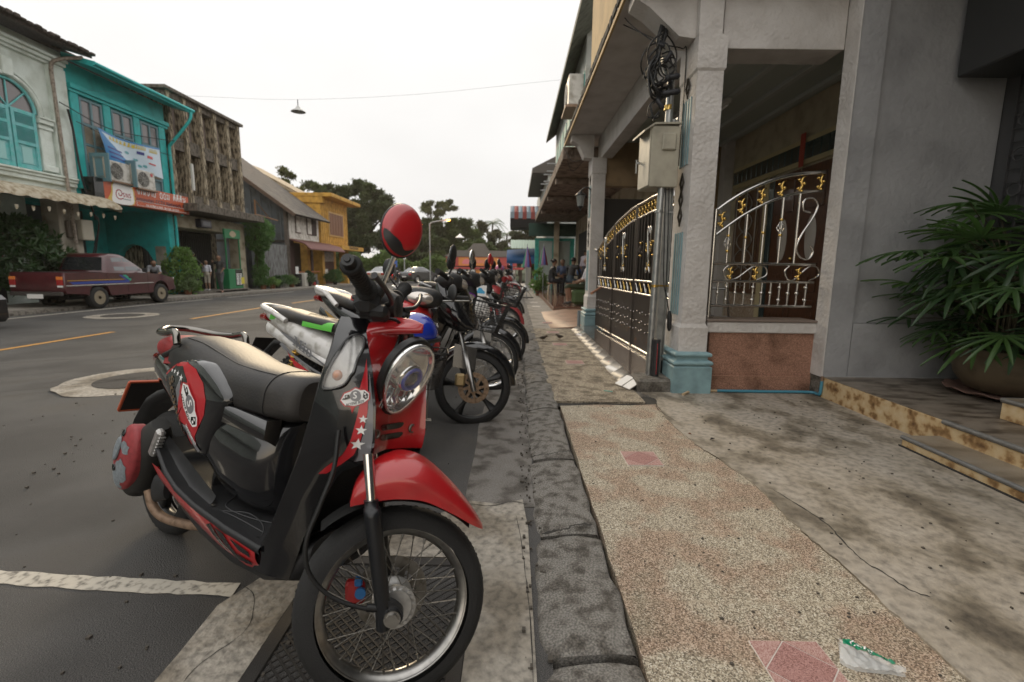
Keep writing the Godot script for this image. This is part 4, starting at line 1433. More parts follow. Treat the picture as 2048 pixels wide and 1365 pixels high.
func motorbikes():
	rng.seed=101
	var b:B
	var b2:=bike("white and red motorbike with green seat patches, right behind the red scooter",V(-1.491,0,-3.175),27,9,{"size":0.93,"steer":-48.0,"c1":"white_paint","c2":"white_paint","c3":"red_paint","c4":"white_paint","cowl":"red_paint","fender":"red_paint","knob":true,"tw":0.085,"patch":"green_seat","rail":"white_paint","rail_r":0.02,"tail":0.02,"mirror_y":1.0,"bars":"black_plastic","basket":true,"basket_y":0.47})
	# bold print on its flank
	b=B.new()
	var flank:=func(q:Vector2)->Vector3:
		var c:=clampf((q.x+0.3)/0.8,0,1)
		return V(q.x,q.y,lut([[0.0,0.088],[0.3,0.142],[0.7,0.146],[1.0,0.121]],c)+0.002)
	letters(b,"Mio",0.10,func(q):return flank.call(Vector2(0.17+q.x*0.9+q.y*0.2,0.60-q.x*0.36+q.y*0.9)),true,1.2,true)
	for q in [[[-0.1,0.70],[0.05,0.66],[0.45,0.47],[0.5,0.43],[0.3,0.53],[0.02,0.64]],[[-0.05,0.62],[0.06,0.55],[0.46,0.40],[0.42,0.40],[0.05,0.53],[-0.08,0.6]]]:
		laid(b,p2(q),0.04,flank)
	part(b,"print",mat("pr_grey"),b2)
	b=B.new()
	laid(b,p2([[0.0,0.57],[0.1,0.50],[0.45,0.36],[0.4,0.36],[0.1,0.46]]),0.04,flank)
	part(b,"print",mat("pr_red"),b2)
	# red inner fairing showing over the scooter
	b=B.new()
	b.loft([sup(0.80,0.84,0.05,0.13),sup(0.88,0.86,0.085,0.17),sup(0.98,0.88,0.095,0.18),sup(1.05,0.87,0.08,0.14),sup(1.09,0.86,0.04,0.07)])
	part(b,"fairing",mat("red_paint"),b2)
	b=B.new()
	b.loft([sup(0.86,0.80,0.03,0.14),sup(0.9,0.81,0.06,0.178),sup(0.97,0.82,0.06,0.184)])
	part(b,"fairing_inset",mat("inset_grey",0.05,0.052,0.055,0.5),b2)
	# helmet in its basket
	b=B.new()
	b.ball(Vector3.ZERO,V(0.118,0.11,0.11),28,18)
	var hp:=V(-0.52,0.75,-2.50)
	var hm:=solo(b,"helmet",mat("blue_gloss"),"glossy blue helmet lying in the basket of the white and red motorbike","helmet","",Transform3D(Basis.IDENTITY,hp))
	b=B.new()
	b.lathe([[0.133,-0.04],[0.138,-0.03],[0.134,-0.02]],28)
	part(b,"rim",mat("black_bare"),hm)
	var b3:=bike("black motorbike with five-spoke wheels and a wire basket, third in the row",V(-1.38,0,-3.81),31,9,{"c1":"black_gloss","c2":"black_gloss","alloy":true,"tw":0.09,"basket":true,"basket_y":0.69,"rail":"white_paint","rail_r":0.02,"tail":0.06,"steer":40.0,"spring":"black_bare","cowl":"black_gloss","fork":"steel"})
	b=B.new()
	var fl3:=func(q:Vector2)->Vector3:
		return V(q.x,q.y,lut([[0.0,0.09],[0.3,0.142],[0.7,0.146],[1.0,0.121]],clampf((q.x+0.3)/0.8,0,1))+0.002)
	laid(b,p2([[-0.22,0.73],[0.0,0.66],[0.35,0.52],[0.28,0.50],[-0.05,0.62]]),0.04,fl3)
	part(b,"gold_stripe",mat("gold_print",0.42,0.25,0.07,0.4),b3)
	b=B.new()
	b.loft([sup(-0.42,0.90,0.03,0.07),sup(-0.34,0.88,0.045,0.115),sup(-0.25,0.86,0.03,0.125),sup(-0.2,0.85,0.01,0.125)])
	part(b,"tail_fin",mat("white_paint"),b3)
	b=B.new()
	letters(b,"HONDA",0.035,func(q):return V(0.985+q.x*0.55,0.70-q.x*0.2+q.y,0.165-q.x*0.5+0.01),true,1.1)
	part(b,"lettering",mat("pr_white"),b3)
	# big front cowl with lamp and small screen
	b=B.new()
	b.loft([sup(0.93,0.93,0.10,0.10),sup(0.98,0.91,0.15,0.15),sup(1.05,0.86,0.14,0.16),sup(1.13,0.78,0.09,0.13),sup(1.2,0.71,0.04,0.07),sup(1.23,0.69,0.01,0.02)])
	part(b,"fairing",mat("black_gloss"),b3)
	b=B.new()
	sheet(b,func(a,c):return V(1.16-0.22*a-0.03*c*c,0.80+0.12*a,(c*2-1)*(0.06+0.05*a)),6,8)
	part(b,"screen",mat("lens_smoke"),b3)
	var b4:=bike("black motorbike with a silver fork and a wire basket, nearest the cafe",V(-1.23,0,-5.76),31,9,{"c1":"black_gloss","c2":"black_gloss","rim":"chrome","basket":true,"basket_y":0.72,"rail":"white_paint","fork":"chrome","mirrors":["red_paint","black_bare"],"steer":38.0,"tail":0.0})
	b=B.new()
	b.at(Transform3D(Basis(Vector3.UP,0.7),V(1.03,0.83,0.175)))
	b.box(Vector3.ZERO,V(0.13,0.12,0.004),0.001)
	var sk:=part(b,"sticker",mat("pr_white"),b4)
	b=B.new()
	b.at(Transform3D(Basis(Vector3.UP,0.7),V(1.03,0.83,0.178)))
	b.prism(p2([[-0.05,-0.03],[0.05,-0.03],[0.05,-0.005],[0.03,0.005],[0.01,0.03],[-0.02,0.03],[-0.03,0.0],[-0.05,-0.005]]),0.0,0.0015)
	part(b,"print",mat("sky_print",0.05,0.35,0.6,0.4),sk)
	var b5:=bike("white motorbike with a purple headlight and round chrome mirror, between the two black ones",V(-1.32,0,-4.76),31,9,{"c1":"white_paint","c2":"white_paint","fender":"black_gloss","cowl":"white_paint","mirrors":["chrome","black_bare"],"stem":"chrome","steer":35.0,"rail":"white_paint"})
	b=B.new()
	b.at(Transform3D(Basis(Vector3.BACK,-PI/2),Vector3.ZERO))
	var lt:=Transform3D(Basis(Vector3.UP,-0.25),V(1.06,0.78,0.10))
	b.at(lt*Transform3D(Basis(Vector3.BACK,-PI/2),Vector3.ZERO))
	b.lathe([[0.03,-0.16],[0.075,-0.14],[0.085,-0.05],[0.092,0.0],[0.088,0.012],[0.078,0.008]],28)
	var pu:=part(b,"purple_lamp_shell",mat("purple"),b5)
	b=B.new()
	b.at(lt*Transform3D(Basis(Vector3.BACK,-PI/2),Vector3.ZERO))
	b.lathe([[0.08,0.006],[0.06,0.022],[0.03,0.03],[0.0001,0.032]],24)
	part(b,"lamp_glass",mat("signal_clear"),pu)
	# more bikes further along the kerb
	var i:=0
	for q in [[-6.9,"black_gloss","red_matt","dark red and black motorbike behind the one with the silver fork"],[-8.6,"black_gloss","black_gloss","plain black motorbike, second beyond the silver fork"],[-16.6,"purple","red_matt","motorbike with purple panels far along the kerb"],[-18.4,"blue_gloss","white_paint","white motorbike with a blue saddle cover far along the kerb"],[-20.4,"red_matt","black_gloss","small red motorbike, last of the row"]]:
		bike(q[3],V(-1.25+0.04*i,gy(-0.5,q[0]),q[0]-0.62),31,8,{"c1":q[1],"c2":q[2],"steer":30.0,"mirrors":["black_bare","black_bare"] if i != 0 else ["red_paint","black_bare"]})
		i+=1
	for q in [[-16.7,"pink_helmet",0.45,0.12,0.22,"pink helmet on the purple motorbike"],[-18.5,"lilac_helmet",0.25,0.16,0.42,"lilac helmet on the white motorbike's mirror"]]:
		b=B.new()
		b.ball(Vector3.ZERO,V(0.14,0.13,0.13),16,12)
		solo(b,"helmet",mat(q[1],q[2],q[3],q[4],0.3),q[5],"helmet","",Transform3D(Basis.IDENTITY,V(-0.55,gy(-0.5,q[0])+1.08,q[0]-0.2)))
# ---------------------------------------------------------------- cars
func shell(b:B,poly:PackedVector2Array,hw:float,lip:float):
	var c:=Vector2.ZERO
	for q in poly:
		c+=q/poly.size()
	var rr:=[]
	for e in [[-hw,0.965],[-hw+lip*0.35,0.985],[-hw+lip,1.0],[hw-lip,1.0],[hw-lip*0.35,0.985],[hw,0.965]]:
		var p:=PackedVector3Array()
		for q in poly:
			var w:Vector2=c+(q-c)*Vector2(lerpf(1.0,e[1],0.35),e[1])
			p.append(V(w.x,w.y,e[0]))
		rr.append(p)
	b.loft(rr,true,false,false)
	for k in [0,5]:
		var p:=PackedVector2Array()
		for q in rr[k]:
			p.append(Vector2(q.x,q.y))
		b.prism(p,rr[k][0].z,rr[k][0].z)
func arch(cx:float,r:float,y:float)->Array:
	var o:=[]
	for i in 9:
		var a:=PI*i/8.0
		o.append([cx-cos(a)*r,y+sin(a)*r*1.02])
	return o
func car_wheel(par:Node3D,n:String,p:Vector3,r:float,w:float,rim:Material):
	var h:=holder(n,par,Transform3D(Basis.IDENTITY,p))
	var b:=B.new()
	b.lathe([[r*0.62,-w/2],[r*0.93,-w/2],[r,-w*0.36],[r,w*0.36],[r*0.93,w/2],[r*0.62,w/2]],32,Transform3D(Basis(Vector3.RIGHT,PI/2),Vector3.ZERO),false)
	part(b,"tyre",mat("rubber"),h)
	b=B.new()
	var sd:float=sign(p.z)
	var t:=Transform3D(Basis(Vector3.RIGHT,PI/2*sd),Vector3.ZERO)
	b.lathe([[r*0.63,w*0.46],[r*0.6,w*0.40],[r*0.54,w*0.30],[r*0.30,w*0.34],[r*0.2,w*0.42],[r*0.16,w*0.46],[0.0001,w*0.46]],28,t)
	for i in 6:
		var d:=V(cos(TAU*i/6),sin(TAU*i/6),0)
		b.at(Transform3D(Basis(Vector3.BACK,TAU*i/6),V(0,0,w*0.36*sd)))
		b.box(V(r*0.42,0,0),V(r*0.28,r*0.11,w*0.1),0.004)
	b.at(Transform3D.IDENTITY)
	part(b,"rim",rim,h)
func pickup():
	var t:=thing("pickup_truck","maroon pickup truck with blue and green side stripes, parked by the turquoise shop","pickup truck",Transform3D(Basis(Vector3.UP,PI/2),V(-12.0,gy(-12,-14),-12.03)))
	var paint:=mat("maroon",0.075,0.012,0.016,0.3,{"coat":0.8,"tex":T.soft,"s":0.8,"world":false})
	var hw:=0.70
	var b:=B.new()
	shell(b,p2([[0.0,0.55],[0.02,0.98],[1.28,0.98],[1.3,0.98],[2.86,0.95],[3.4,0.90],[3.85,0.80],[3.94,0.70],[3.95,0.42],[3.72,0.38]]+arch(3.33,0.34,0.36).map(func(q):return [6.66-q[0],q[1]])+[[2.9,0.33],[1.45,0.33]]+arch(1.02,0.34,0.36).map(func(q):return [2.04-q[0],q[1]])+[[0.6,0.40],[0.02,0.45]]),hw,0.12)
	part(b,"body",paint,t)
	b=B.new()
	b.bx(V(0.05,0.86,-0.63),V(1.26,0.988,0.63))
	part(b,"load_bed",mat("bed_dark",0.02,0.012,0.012,0.7),t)
	b=B.new()
	var cab:=[]
	for q in [[0.95,1.30,2.88,0.685],[1.2,1.38,2.52,0.64],[1.42,1.46,2.16,0.585],[1.48,1.52,2.04,0.56],[1.50,1.62,1.92,0.48]]:
		var y:float=q[0]
		cab.append(PackedVector3Array([V(q[1],y,q[3]*0.94),V(q[1]+0.08,y,q[3]),V(q[2]-0.12,y,q[3]),V(q[2],y,q[3]*0.88),V(q[2],y,-q[3]*0.88),V(q[2]-0.12,y,-q[3]),V(q[1]+0.08,y,-q[3]),V(q[1],y,-q[3]*0.94)]))
	b.loft(cab)
	part(b,"cab",paint,t)
	var gl:=mat("glass_pale")
	var side:=func(x:float,y:float,sd:float)->Vector3:return V(x,y,sd*(lut([[0.95,0.685],[1.2,0.64],[1.42,0.585]],y)+0.004))
	for sd in [1.0,-1.0]:
		for q in [[[1.62,1.02],[1.60,1.38],[1.94,1.39],[1.98,1.02]],[[2.02,1.02],[1.98,1.39],[2.10,1.38],[2.58,1.02]]]:
			b=B.new()
			b.poly(PackedVector3Array([side.call(q[0][0],q[0][1],sd),side.call(q[1][0],q[1][1],sd),side.call(q[2][0],q[2][1],sd),side.call(q[3][0],q[3][1],sd)]))
			part(b,"side_window",gl,t)
	b=B.new()
	b.poly(PackedVector3Array([V(1.315,1.03,-0.56),V(1.315,1.03,0.56),V(1.43,1.39,0.50),V(1.43,1.39,-0.50)]))
	part(b,"rear_window",mat("glass_dark"),t)
	b=B.new()
	b.poly(PackedVector3Array([V(2.82,1.01,-0.56),V(2.82,1.01,0.56),V(2.24,1.39,0.48),V(2.24,1.39,-0.48)]))
	part(b,"windscreen",gl,t)
	# stripes on the flank
	for q in [["pr_yellow",0.42,0.25,0.06,[[0.1,0.765],[1.95,0.765],[1.95,0.785],[0.1,0.785]]],["pr_blue",0.03,0.06,0.30,[[0.25,0.68],[2.08,0.68],[2.05,0.74],[1.8,0.90],[1.72,0.90],[1.95,0.74],[0.15,0.74]]],["pr_green",0.04,0.36,0.24,[[2.10,0.72],[2.16,0.76],[1.96,0.90],[1.84,0.90]]]]:
		b=B.new()
		b.prism(p2(q[4]),hw+0.001,hw+0.003)
		part(b,"stripe",mat(q[0],q[1],q[2],q[3],0.4),t)
	b=B.new()
	b.bx(V(0.05,0.63,hw),V(3.0,0.655,hw+0.012),0.003)
	part(b,"trim",mat("chrome"),t)
	for sd in [1.0,-1.0]:
		b=B.new()
		b.bx(V(-0.012,0.66,0.52*sd),V(0.02,0.80,0.67*sd),0.006)
		part(b,"tail_light",mat("tail_red"),t)
		b=B.new()
		b.bx(V(-0.014,0.80,0.52*sd),V(0.02,0.88,0.67*sd),0.006)
		part(b,"indicator",mat("amber"),t)
		b=B.new()
		b.bx(V(-0.014,0.61,0.53*sd),V(0.02,0.655,0.66*sd),0.006)
		part(b,"reverse_light",mat("pr_white"),t)
		b=B.new()
		b.bx(V(3.90,0.70,0.5*sd),V(3.955,0.79,0.69*sd),0.01)
		part(b,"headlight",mat("signal_clear"),t)
		b=B.new()
		b.box(V(2.62,1.03,0.76*sd),V(0.07,0.12,0.14),0.02)
		part(b,"wing_mirror",mat("black_plastic"),t)
		b=B.new()
		b.bx(V(2.05,0.80,hw*sd-0.005),V(2.20,0.84,hw*sd+0.012),0.004)
		part(b,"door_handle",mat("black_plastic"),t)
	b=B.new()
	b.bx(V(-0.06,0.40,-0.66),V(0.02,0.50,0.66),0.015)
	b.bx(V(3.93,0.36,-0.68),V(4.02,0.52,0.68),0.03)
	part(b,"bumper",mat("bumper",0.10,0.09,0.085,0.4,{"metal":0.5}),t)
	b=B.new()
	b.bx(V(-0.075,0.33,-0.2),V(-0.062,0.44,0.2),0.003)
	part(b,"number_plate",mat("pr_white"),t)
	b=B.new()
	for x in [1.30,2.0,2.78]:
		b.bx(V(x,0.40,hw-0.01),V(x+0.008,0.96,hw+0.0015))
	part(b,"door_gap",mat("pr_black"),t)
	b=B.new()
	b.bx(V(0.3,0.28,-0.5),V(3.6,0.40,0.5))
	part(b,"chassis",mat("chassis",0.01,0.01,0.01,0.9),t)
	for x in [1.02,3.33]:
		for z in [0.60,-0.60]:
			car_wheel(t,"wheel",V(x,0.30,z),0.30,0.19,mat("rim_tan",0.33,0.28,0.20,0.45,{"metal":0.5}))
func sedan(label:String,t0:Transform3D,paint:Material):
	var t:=thing("parked_car",label,"car",t0,"cars at the end of the street")
	var b:=B.new()
	shell(b,p2([[0.0,0.5],[0.02,0.85],[0.1,0.98],[0.75,1.02],[3.1,0.98],[4.1,0.82],[4.35,0.68],[4.38,0.35],[3.95,0.28]]+arch(3.5,0.36,0.33).map(func(q):return [7.0-q[0],q[1]])+[[3.1,0.24],[1.3,0.24]]+arch(0.88,0.36,0.33).map(func(q):return [1.76-q[0],q[1]])+[[0.4,0.3],[0.05,0.35]]),0.84,0.16)
	part(b,"body",paint,t)
	b=B.new()
	var cab:=[]
	for q in [[0.97,0.55,3.2,0.78],[1.2,0.95,2.75,0.70],[1.38,1.3,2.35,0.60],[1.45,1.5,2.15,0.52]]:
		var y:float=q[0]
		cab.append(PackedVector3Array([V(q[1],y,q[3]*0.85),V(q[1]+0.15,y,q[3]),V(q[2]-0.2,y,q[3]),V(q[2],y,q[3]*0.8),V(q[2],y,-q[3]*0.8),V(q[2]-0.2,y,-q[3]),V(q[1]+0.15,y,-q[3]),V(q[1],y,-q[3]*0.85)]))
	b.loft(cab)
	part(b,"roof",paint,t)
	b=B.new()
	b.poly(PackedVector3Array([V(0.60,1.01,-0.60),V(0.60,1.01,0.60),V(1.22,1.36,0.49),V(1.22,1.36,-0.49)]))
	part(b,"rear_window",mat("glass_pale"),t)
	for sd in [1.0,-1.0]:
		b=B.new()
		var sw:=func(x:float,y:float)->Vector3:return V(x,y,sd*(lut([[0.97,0.78],[1.2,0.70],[1.38,0.60]],y)+0.006))
		b.poly(PackedVector3Array([sw.call(1.0,1.04),sw.call(1.35,1.34),sw.call(2.25,1.34),sw.call(2.8,1.04)]))
		part(b,"side_window",mat("glass_dark"),t)
		b=B.new()
		b.bx(V(-0.015,0.70,0.50*sd),V(0.06,0.88,0.80*sd),0.02)
		part(b,"tail_light",mat("tail_red"),t)
		b=B.new()
		b.box(V(2.85,1.02,0.90*sd),V(0.10,0.12,0.18),0.03)
		part(b,"wing_mirror",paint,t)
	b=B.new()
	b.bx(V(-0.02,0.52,-0.24),V(0.0,0.63,0.24),0.003)
	part(b,"number_plate",mat("pr_white"),t)
	for x in [0.88,3.5]:
		for z in [0.73,-0.73]:
			car_wheel(t,"wheel",V(x,0.31,z),0.31,0.2,mat("alu"))
# ---------------------------------------------------------------- ground, road, pavements
func gy(x:float,z:float)->float:
	return -0.15*smoothstep(2.0,9.0,-x)-0.009*max(0.0,-z-14.0)
func land(b:B,xs:Array,zs:Array,lift:float,flatx:=false):
	var rows:=[]
	for z in zs:
		var r:=PackedVector3Array()
		for x in xs:
			r.append(V(x,gy(0.0 if flatx else x,z)+lift,z))
		rows.append(r)
	b.skin(rows)
func steps(a:float,b:float,n:int)->Array:
	var o:=[]
	for i in n+1:
		o.append(lerpf(a,b,float(i)/n))
	return o
func blot(cx:float,cz:float,rx:float,rz:float,n:int,jag:float)->PackedVector2Array:
	var p:=PackedVector2Array()
	for i in n:
		var a:=TAU*i/n
		var k:=1.0+rnd(-jag,jag)
		p.append(Vector2(cx+cos(a)*rx*k,cz+sin(a)*rz*k))
	return p
# a flat piece lying on the ground, given in (x, z)
func slab(b:B,p:PackedVector2Array,y0:float,y1:float):
	var q:=PackedVector2Array()
	for v in p:
		q.append(Vector2(v.x,-v.y))
	b.prism(q,y0,y1,Transform3D(Basis(V(1,0,0),V(0,0,-1),V(0,1,0)),Vector3.ZERO))
func crack(b:B,pts:Array,w:float,y:float):
	var c:=cr(p3(pts),7)
	var l:=PackedVector3Array()
	var r:=PackedVector3Array()
	for i in c.size():
		var d:=(c[min(i+1,c.size()-1)]-c[max(i-1,0)]).normalized()
		var s:=d.cross(Vector3.UP)
		var k:=w*rnd(0.25,1.2)*(1.0 if i>0 and i<c.size()-1 else 0.1)
		var o:=s*rnd(-0.9,0.9)*w
		l.append(V(c[i].x,y,c[i].z)+o+s*k)
		r.append(V(c[i].x,y,c[i].z)+o-s*k)
	b.skin([l,r])
func setting():
	var tarn:=noise("fbm",0.16,[],512,3,21,6.0)
	var tar:=noise("fbm",0.20,[[0.0,0.28],[0.42,0.55],[0.62,0.75],[0.8,1,0.98,0.95],[1.0,1,1,1]],1024,3,22)
	var patch:=noise("fbm",0.008,[[0.0,0.75,0.745,0.74],[0.4,0.88,0.875,0.87],[0.65,1,1,1],[1.0,1,0.98,0.95]],512,5,23)
	var asph:=mat("asphalt",0.185,0.177,0.168,0.9,{"tex":tar,"s":1.7,"tex2":patch,"s2":0.16,"nrm":tarn,"ns":0.5})
	var conc:=mat("concrete",0.40,0.36,0.30,0.8,{"tex":noise("fbm",0.05,[[0.0,0.62],[0.45,0.86],[1.0,1.0]],512,5,24),"s":0.9,"tex2":noise("fbm",0.01,[[0.0,0.62,0.6,0.57],[0.35,0.83,0.81,0.78],[0.6,1,1,1],[1.0,1,1,1]],512,6,25),"s2":0.35,"nrm":T.finen,"ns":0.5})
	var conc_old:=mat("concrete_old",0.25,0.228,0.195,0.85,{"tex":noise("fbm",0.07,[[0.0,0.6],[0.5,0.85],[1.0,1.0]],512,5,26),"s":1.1,"tex2":T.streak,"s2":0.8,"nrm":tarn,"ns":0.9})
	var pebbles:=noise("cell",0.11,[[0.0,0.42,0.38,0.33],[0.25,0.58,0.54,0.47],[0.5,0.74,0.69,0.61],[0.75,0.86,0.82,0.74],[0.93,0.95,0.92,0.86],[1.0,0.45,0.38,0.3]],1024,1,27)
	var pebn:=noise("dist",0.11,[],1024,1,27,5.0)
	var agg:=mat("aggregate",0.70,0.69,0.66,0.85,{"tex":pebbles,"s":2.4,"tex2":noise("fbm",0.012,[[0.0,0.84,0.83,0.81],[0.35,0.92,0.85,0.83],[0.6,0.97,0.97,0.97],[1.0,1,1,1]],512,6,28),"s2":0.4,"nrm":pebn,"ns":0.6})
	var agg2:=mat("aggregate_worn",0.60,0.58,0.54,0.8,{"tex":pebbles,"s":1.7,"tex2":T.streak,"s2":0.5,"nrm":pebn,"ns":0.7})
	var kerbm:=mat("kerb_stone",0.33,0.312,0.28,0.9,{"tex":noise("fbm",0.11,[[0.0,0.5],[0.45,0.75],[0.75,0.92],[1.0,1,0.98,0.93]],512,5,29),"s":1.8,"tex2":T.streak,"s2":1.1,"nrm":tarn,"ns":0.45})
	var dirt:=mat("crack_dirt",0.03,0.027,0.023,0.95)
	var b:=B.new()
	# earth out to the horizon
	b.face(V(-500,-1.6,-600),V(500,-1.6,-600),V(500,-1.6,200),V(-500,-1.6,200))
	struct(b,"ground",mat("earth",0.06,0.055,0.04,0.95,{"tex":T.soft,"s":0.05}))
	b=B.new()
	land(b,[-80,-40,-25,-18,-14,-12,-10.5,-9,-8,-7,-6,-5,-4,-3,-2,-1.2,-0.95,-0.2,0.12],steps(9,-15,24)+steps(-16,-75,30),0.0)
	struct(b,"road",asph)
	# painted lines
	rng.seed=31
	var lines:=[[-2.6,-1.56,-0.94,-1.475,0.0,"white"],[-2.6,-3.42,-0.6,-3.34,0.0,"white"]]
	b=B.new()
	for q in lines:
		var top:=PackedVector2Array()
		for i in 30:
			top.append(Vector2(lerpf(q[0],q[2],i/29.0),lerpf(q[1]-0.05,q[1]+0.05,i/29.0)+rnd(-0.006,0.006)))
		for i in 30:
			top.append(Vector2(lerpf(q[2],q[0],i/29.0)+rnd(-0.01,0.02),lerpf(q[3]+0.03,q[3]-0.06,i/29.0)+rnd(-0.006,0.006)))
		slab(b,top,0.002,0.004)
	struct(b,"parking_line",mat("line_white",0.48,0.44,0.37,0.8,{"tex":noise("fbm",0.04,[[0.0,0.45],[0.25,0.75],[0.45,0.95],[1.0,1.0]],512,6,33),"s":1.2}))
	for q in [[-7.0,-2.0,-4.2],[-7.12,-6.1,-8.4],[-7.2,-10.6,-13.6],[-7.2,-15.5,-19.5],[-7.2,-22,-26]]:
		b=B.new()
		land(b,[q[0]-0.06,q[0]+0.06],steps(q[1],q[2],5),0.005)
		struct(b,"centre_line",mat("line_yellow",0.55,0.27,0.05,0.7,{"tex":T.soft,"s":2.0}))
	for q in [[-11.05,-4,-17.5],[-11.05,-18.5,-24]]:
		b=B.new()
		land(b,[q[0]-0.06,q[0]+0.06],steps(q[1],q[2],9),0.005)
		struct(b,"edge_line",mat("line_white"))
	# manhole covers in concrete rings
	for q in [[-3.6,-4.5,0.36,0.62,"worn tarred manhole cover in a pale concrete ring on the near lane"],[-9.3,-11.3,0.42,0.7,"dark manhole cover in a concrete ring on the far lane"]]:
		var y:=gy(q[0],q[1])
		b=B.new()
		var ro:=blot(q[0],q[1],q[3],q[3],40,0.035)
		slab(b,ro,y+0.001,y+0.006)
		var o:=solo(b,"manhole",conc,q[4],"manhole")
		b=B.new()
		slab(b,blot(q[0],q[1],q[2],q[2],40,0.0),y+0.006,y+0.012)
		var cv:=part(b,"cover",mat("cover",0.11,0.10,0.09,0.8,{"tex":tar,"s":1.2,"nrm":tarn,"ns":1.2}),o)
	# old cracks in the tar
	b=B.new()
	rng.seed=41
	for i in 9:
		var x0:=rnd(-6.5,-4.2)
		var z0:=rnd(-5.8,-3.6)
		crack(b,[[x0,0,z0],[x0+0.5,0,z0-rnd(0.1,0.4)],[x0+1.1,0,z0-rnd(0.4,0.8)],[x0+1.8,0,z0-rnd(0.6,1.5)]],0.008,0.003)
	stuff(struct(b,"road_crack",dirt))
	# concrete round the drain, and the gutter
	b=B.new()
	slab(b,p2([[-0.93,3],[-0.94,-1.2],[-0.95,-1.40],[-0.86,-1.60],[-0.62,-1.78],[-0.40,-1.92],[-0.27,-2.06],[-0.20,-2.13],[-0.05,-2.10],[0.05,-2.15],[0.07,-1.9],[0.09,3],[-0.13,3],[-0.13,-1.68],[-0.72,-1.68],[-0.72,3]]),-0.05,0.006)
	struct(b,"gutter_concrete",conc)
	b=B.new()
	var g:=PackedVector2Array()
	rng.seed=43
	for i in 40:
		g.append(Vector2(-0.235+rnd(-0.012,0.012),lerpf(-2.08,-13.0,i/39.0)))
	for i in 40:
		g.append(Vector2(0.10+0.012*(i % 2),lerpf(-13.0,-2.08,i/39.0)))
	slab(b,g,-0.05,0.004)
	struct(b,"gutter",mat("gutter_old",0.235,0.22,0.2,0.8,{"tex":T.fine,"s":2.0,"tex2":T.streak,"s2":0.5,"nrm":tarn,"ns":0.5}))
	# kerb stones, each with broken edges
	rng.seed=47
	var zk:=[1.4,0.6,-0.35,-1.2,-1.83,-2.62,-3.62,-4.5,-5.3,-6.2,-7.1,-8.0,-9.0,-10.0,-11.0,-12.0,-13.2,-14.4,-15.6,-17,-19,-22,-26]
	var kr:=Node3D.new()
	kr.name="kerb"
	kr.set_meta("kind","structure")
	add_child(kr)
	for i in zk.size()-1:
		b=B.new()
		var rows:=[]
		var z0:float=zk[i]-0.012
		var z1:float=zk[i+1]+0.012
		var n:=9
		var tip:=rnd(-0.012,0.012)
		for k in n+1:
			var z:=lerpf(z0,z1,float(k)/n)
			if k==0 or k==n:
				z+=rnd(-0.008,0.008)
			var yy:=gy(0,z)
			var r:=[]
			for q in [[0.085,-0.05],[0.09,0.0],[0.115,0.012],[0.16,0.022],[0.22,0.03],[0.28,0.034],[0.335,0.03],[0.362,0.02],[0.366,-0.05]]:
				var e:=0.012 if q[0]<0.12 or q[0]>0.33 else 0.0
				var lop:=0.016 if k==0 or k==n else 0.0
				r.append(V(q[0]+0.028*clampf((-z-1)/4.0,-0.5,1.0)*(1.0 if q[0]<0.2 else -0.6)+rnd(-e,e)*0.8,yy+q[1]+(0.0 if q[1]<-0.01 else rnd(-0.003,0.003)-lop+tip*(q[0]-0.22)),z))
			rows.append(r)
		b.skin(smooth_rows(rows,2,2))
		b.poly(PackedVector3Array(rows[0]))
		b.poly(PackedVector3Array(rows[n]))
		part(b,"kerb_stone",kerbm,kr)
	b=B.new()
	land(b,[0.06,0.4],steps(3,-30,12),-0.03,true)
	struct(b,"kerb_bed",mat("kerb_bed",0.055,0.045,0.037,0.95,{"tex":T.fine,"s":3.0,"nrm":tarn,"ns":1.5}))
	# pavement slabs
	rng.seed=53
	var edge:=func(x:float,z0:float,z1:float,n:int,j:float)->Array:
		var o:=[]
		for i in n+1:
			o.append([x+rnd(-j,j),lerpf(z0,z1,float(i)/n)])
		return o
	b=B.new()
	slab(b,p2(edge.call(0.372,3,-3.68,50,0.004)+[[0.5,-3.70],[0.7,-3.73],[0.92,-3.72],[1.3,-3.78],[1.35,3]]),-0.1,0.02)
	var pv:=struct(b,"pavement",agg)
	# pink tiles let into it
	rng.seed=59
	var pink:=mat("tile_pink",0.50,0.34,0.31,0.5,{"tex":noise("cell",0.30,[[0.0,0.7,0.55,0.52],[0.5,0.9,0.86,0.84],[1.0,1,1,1]],512,1,61),"s":3.0})
	var joint:=mat("tile_joint",0.62,0.56,0.50,0.7)
	for z in [-1.165,-2.63,-5.42,-6.72,-8.0,-9.4]:
		var x:=0.80 if z>-2 else (0.74 if z>-3 else 0.70 if z>-6 else 0.65)
		var s:=0.1
		var yy:=0.0235 if z>-4 else 0.0305
		b=B.new()
		slab(b,p2([[x-s,z-s],[x+s,z-s],[x+s,z+s],[x-s,z+s]]),yy-0.01,yy)
		var tl:=part(b,"tile",joint,pv)
		for q in [[[-s,-s],[0,-s],[-s,0]],[[0,-s],[s,-s],[s,0]],[[s,0],[s,s],[0,s]],[[0,s],[-s,s],[-s,0]],[[0,-s],[s,0],[0,s],[-s,0]]]:
			b=B.new()
			var c:=Vector2.ZERO
			for w in q:
				c+=Vector2(w[0],w[1])/q.size()
			var pp:=PackedVector2Array()
			for w in q:
				var v:=Vector2(w[0],w[1])
				pp.append(Vector2(x,z)+v+(c-v).normalized()*0.0035)
			slab(b,pp,yy,yy+0.0015)
			part(b,"tile_piece",pink if q.size()==3 else mat("tile_rose",0.43,0.25,0.23,0.5,{"tex":noise("cell",0.30,[[0.0,0.6,0.5,0.48],[0.5,0.9,0.86,0.84],[1.0,1,1,1]],512,1,61),"s":3.0}),tl)
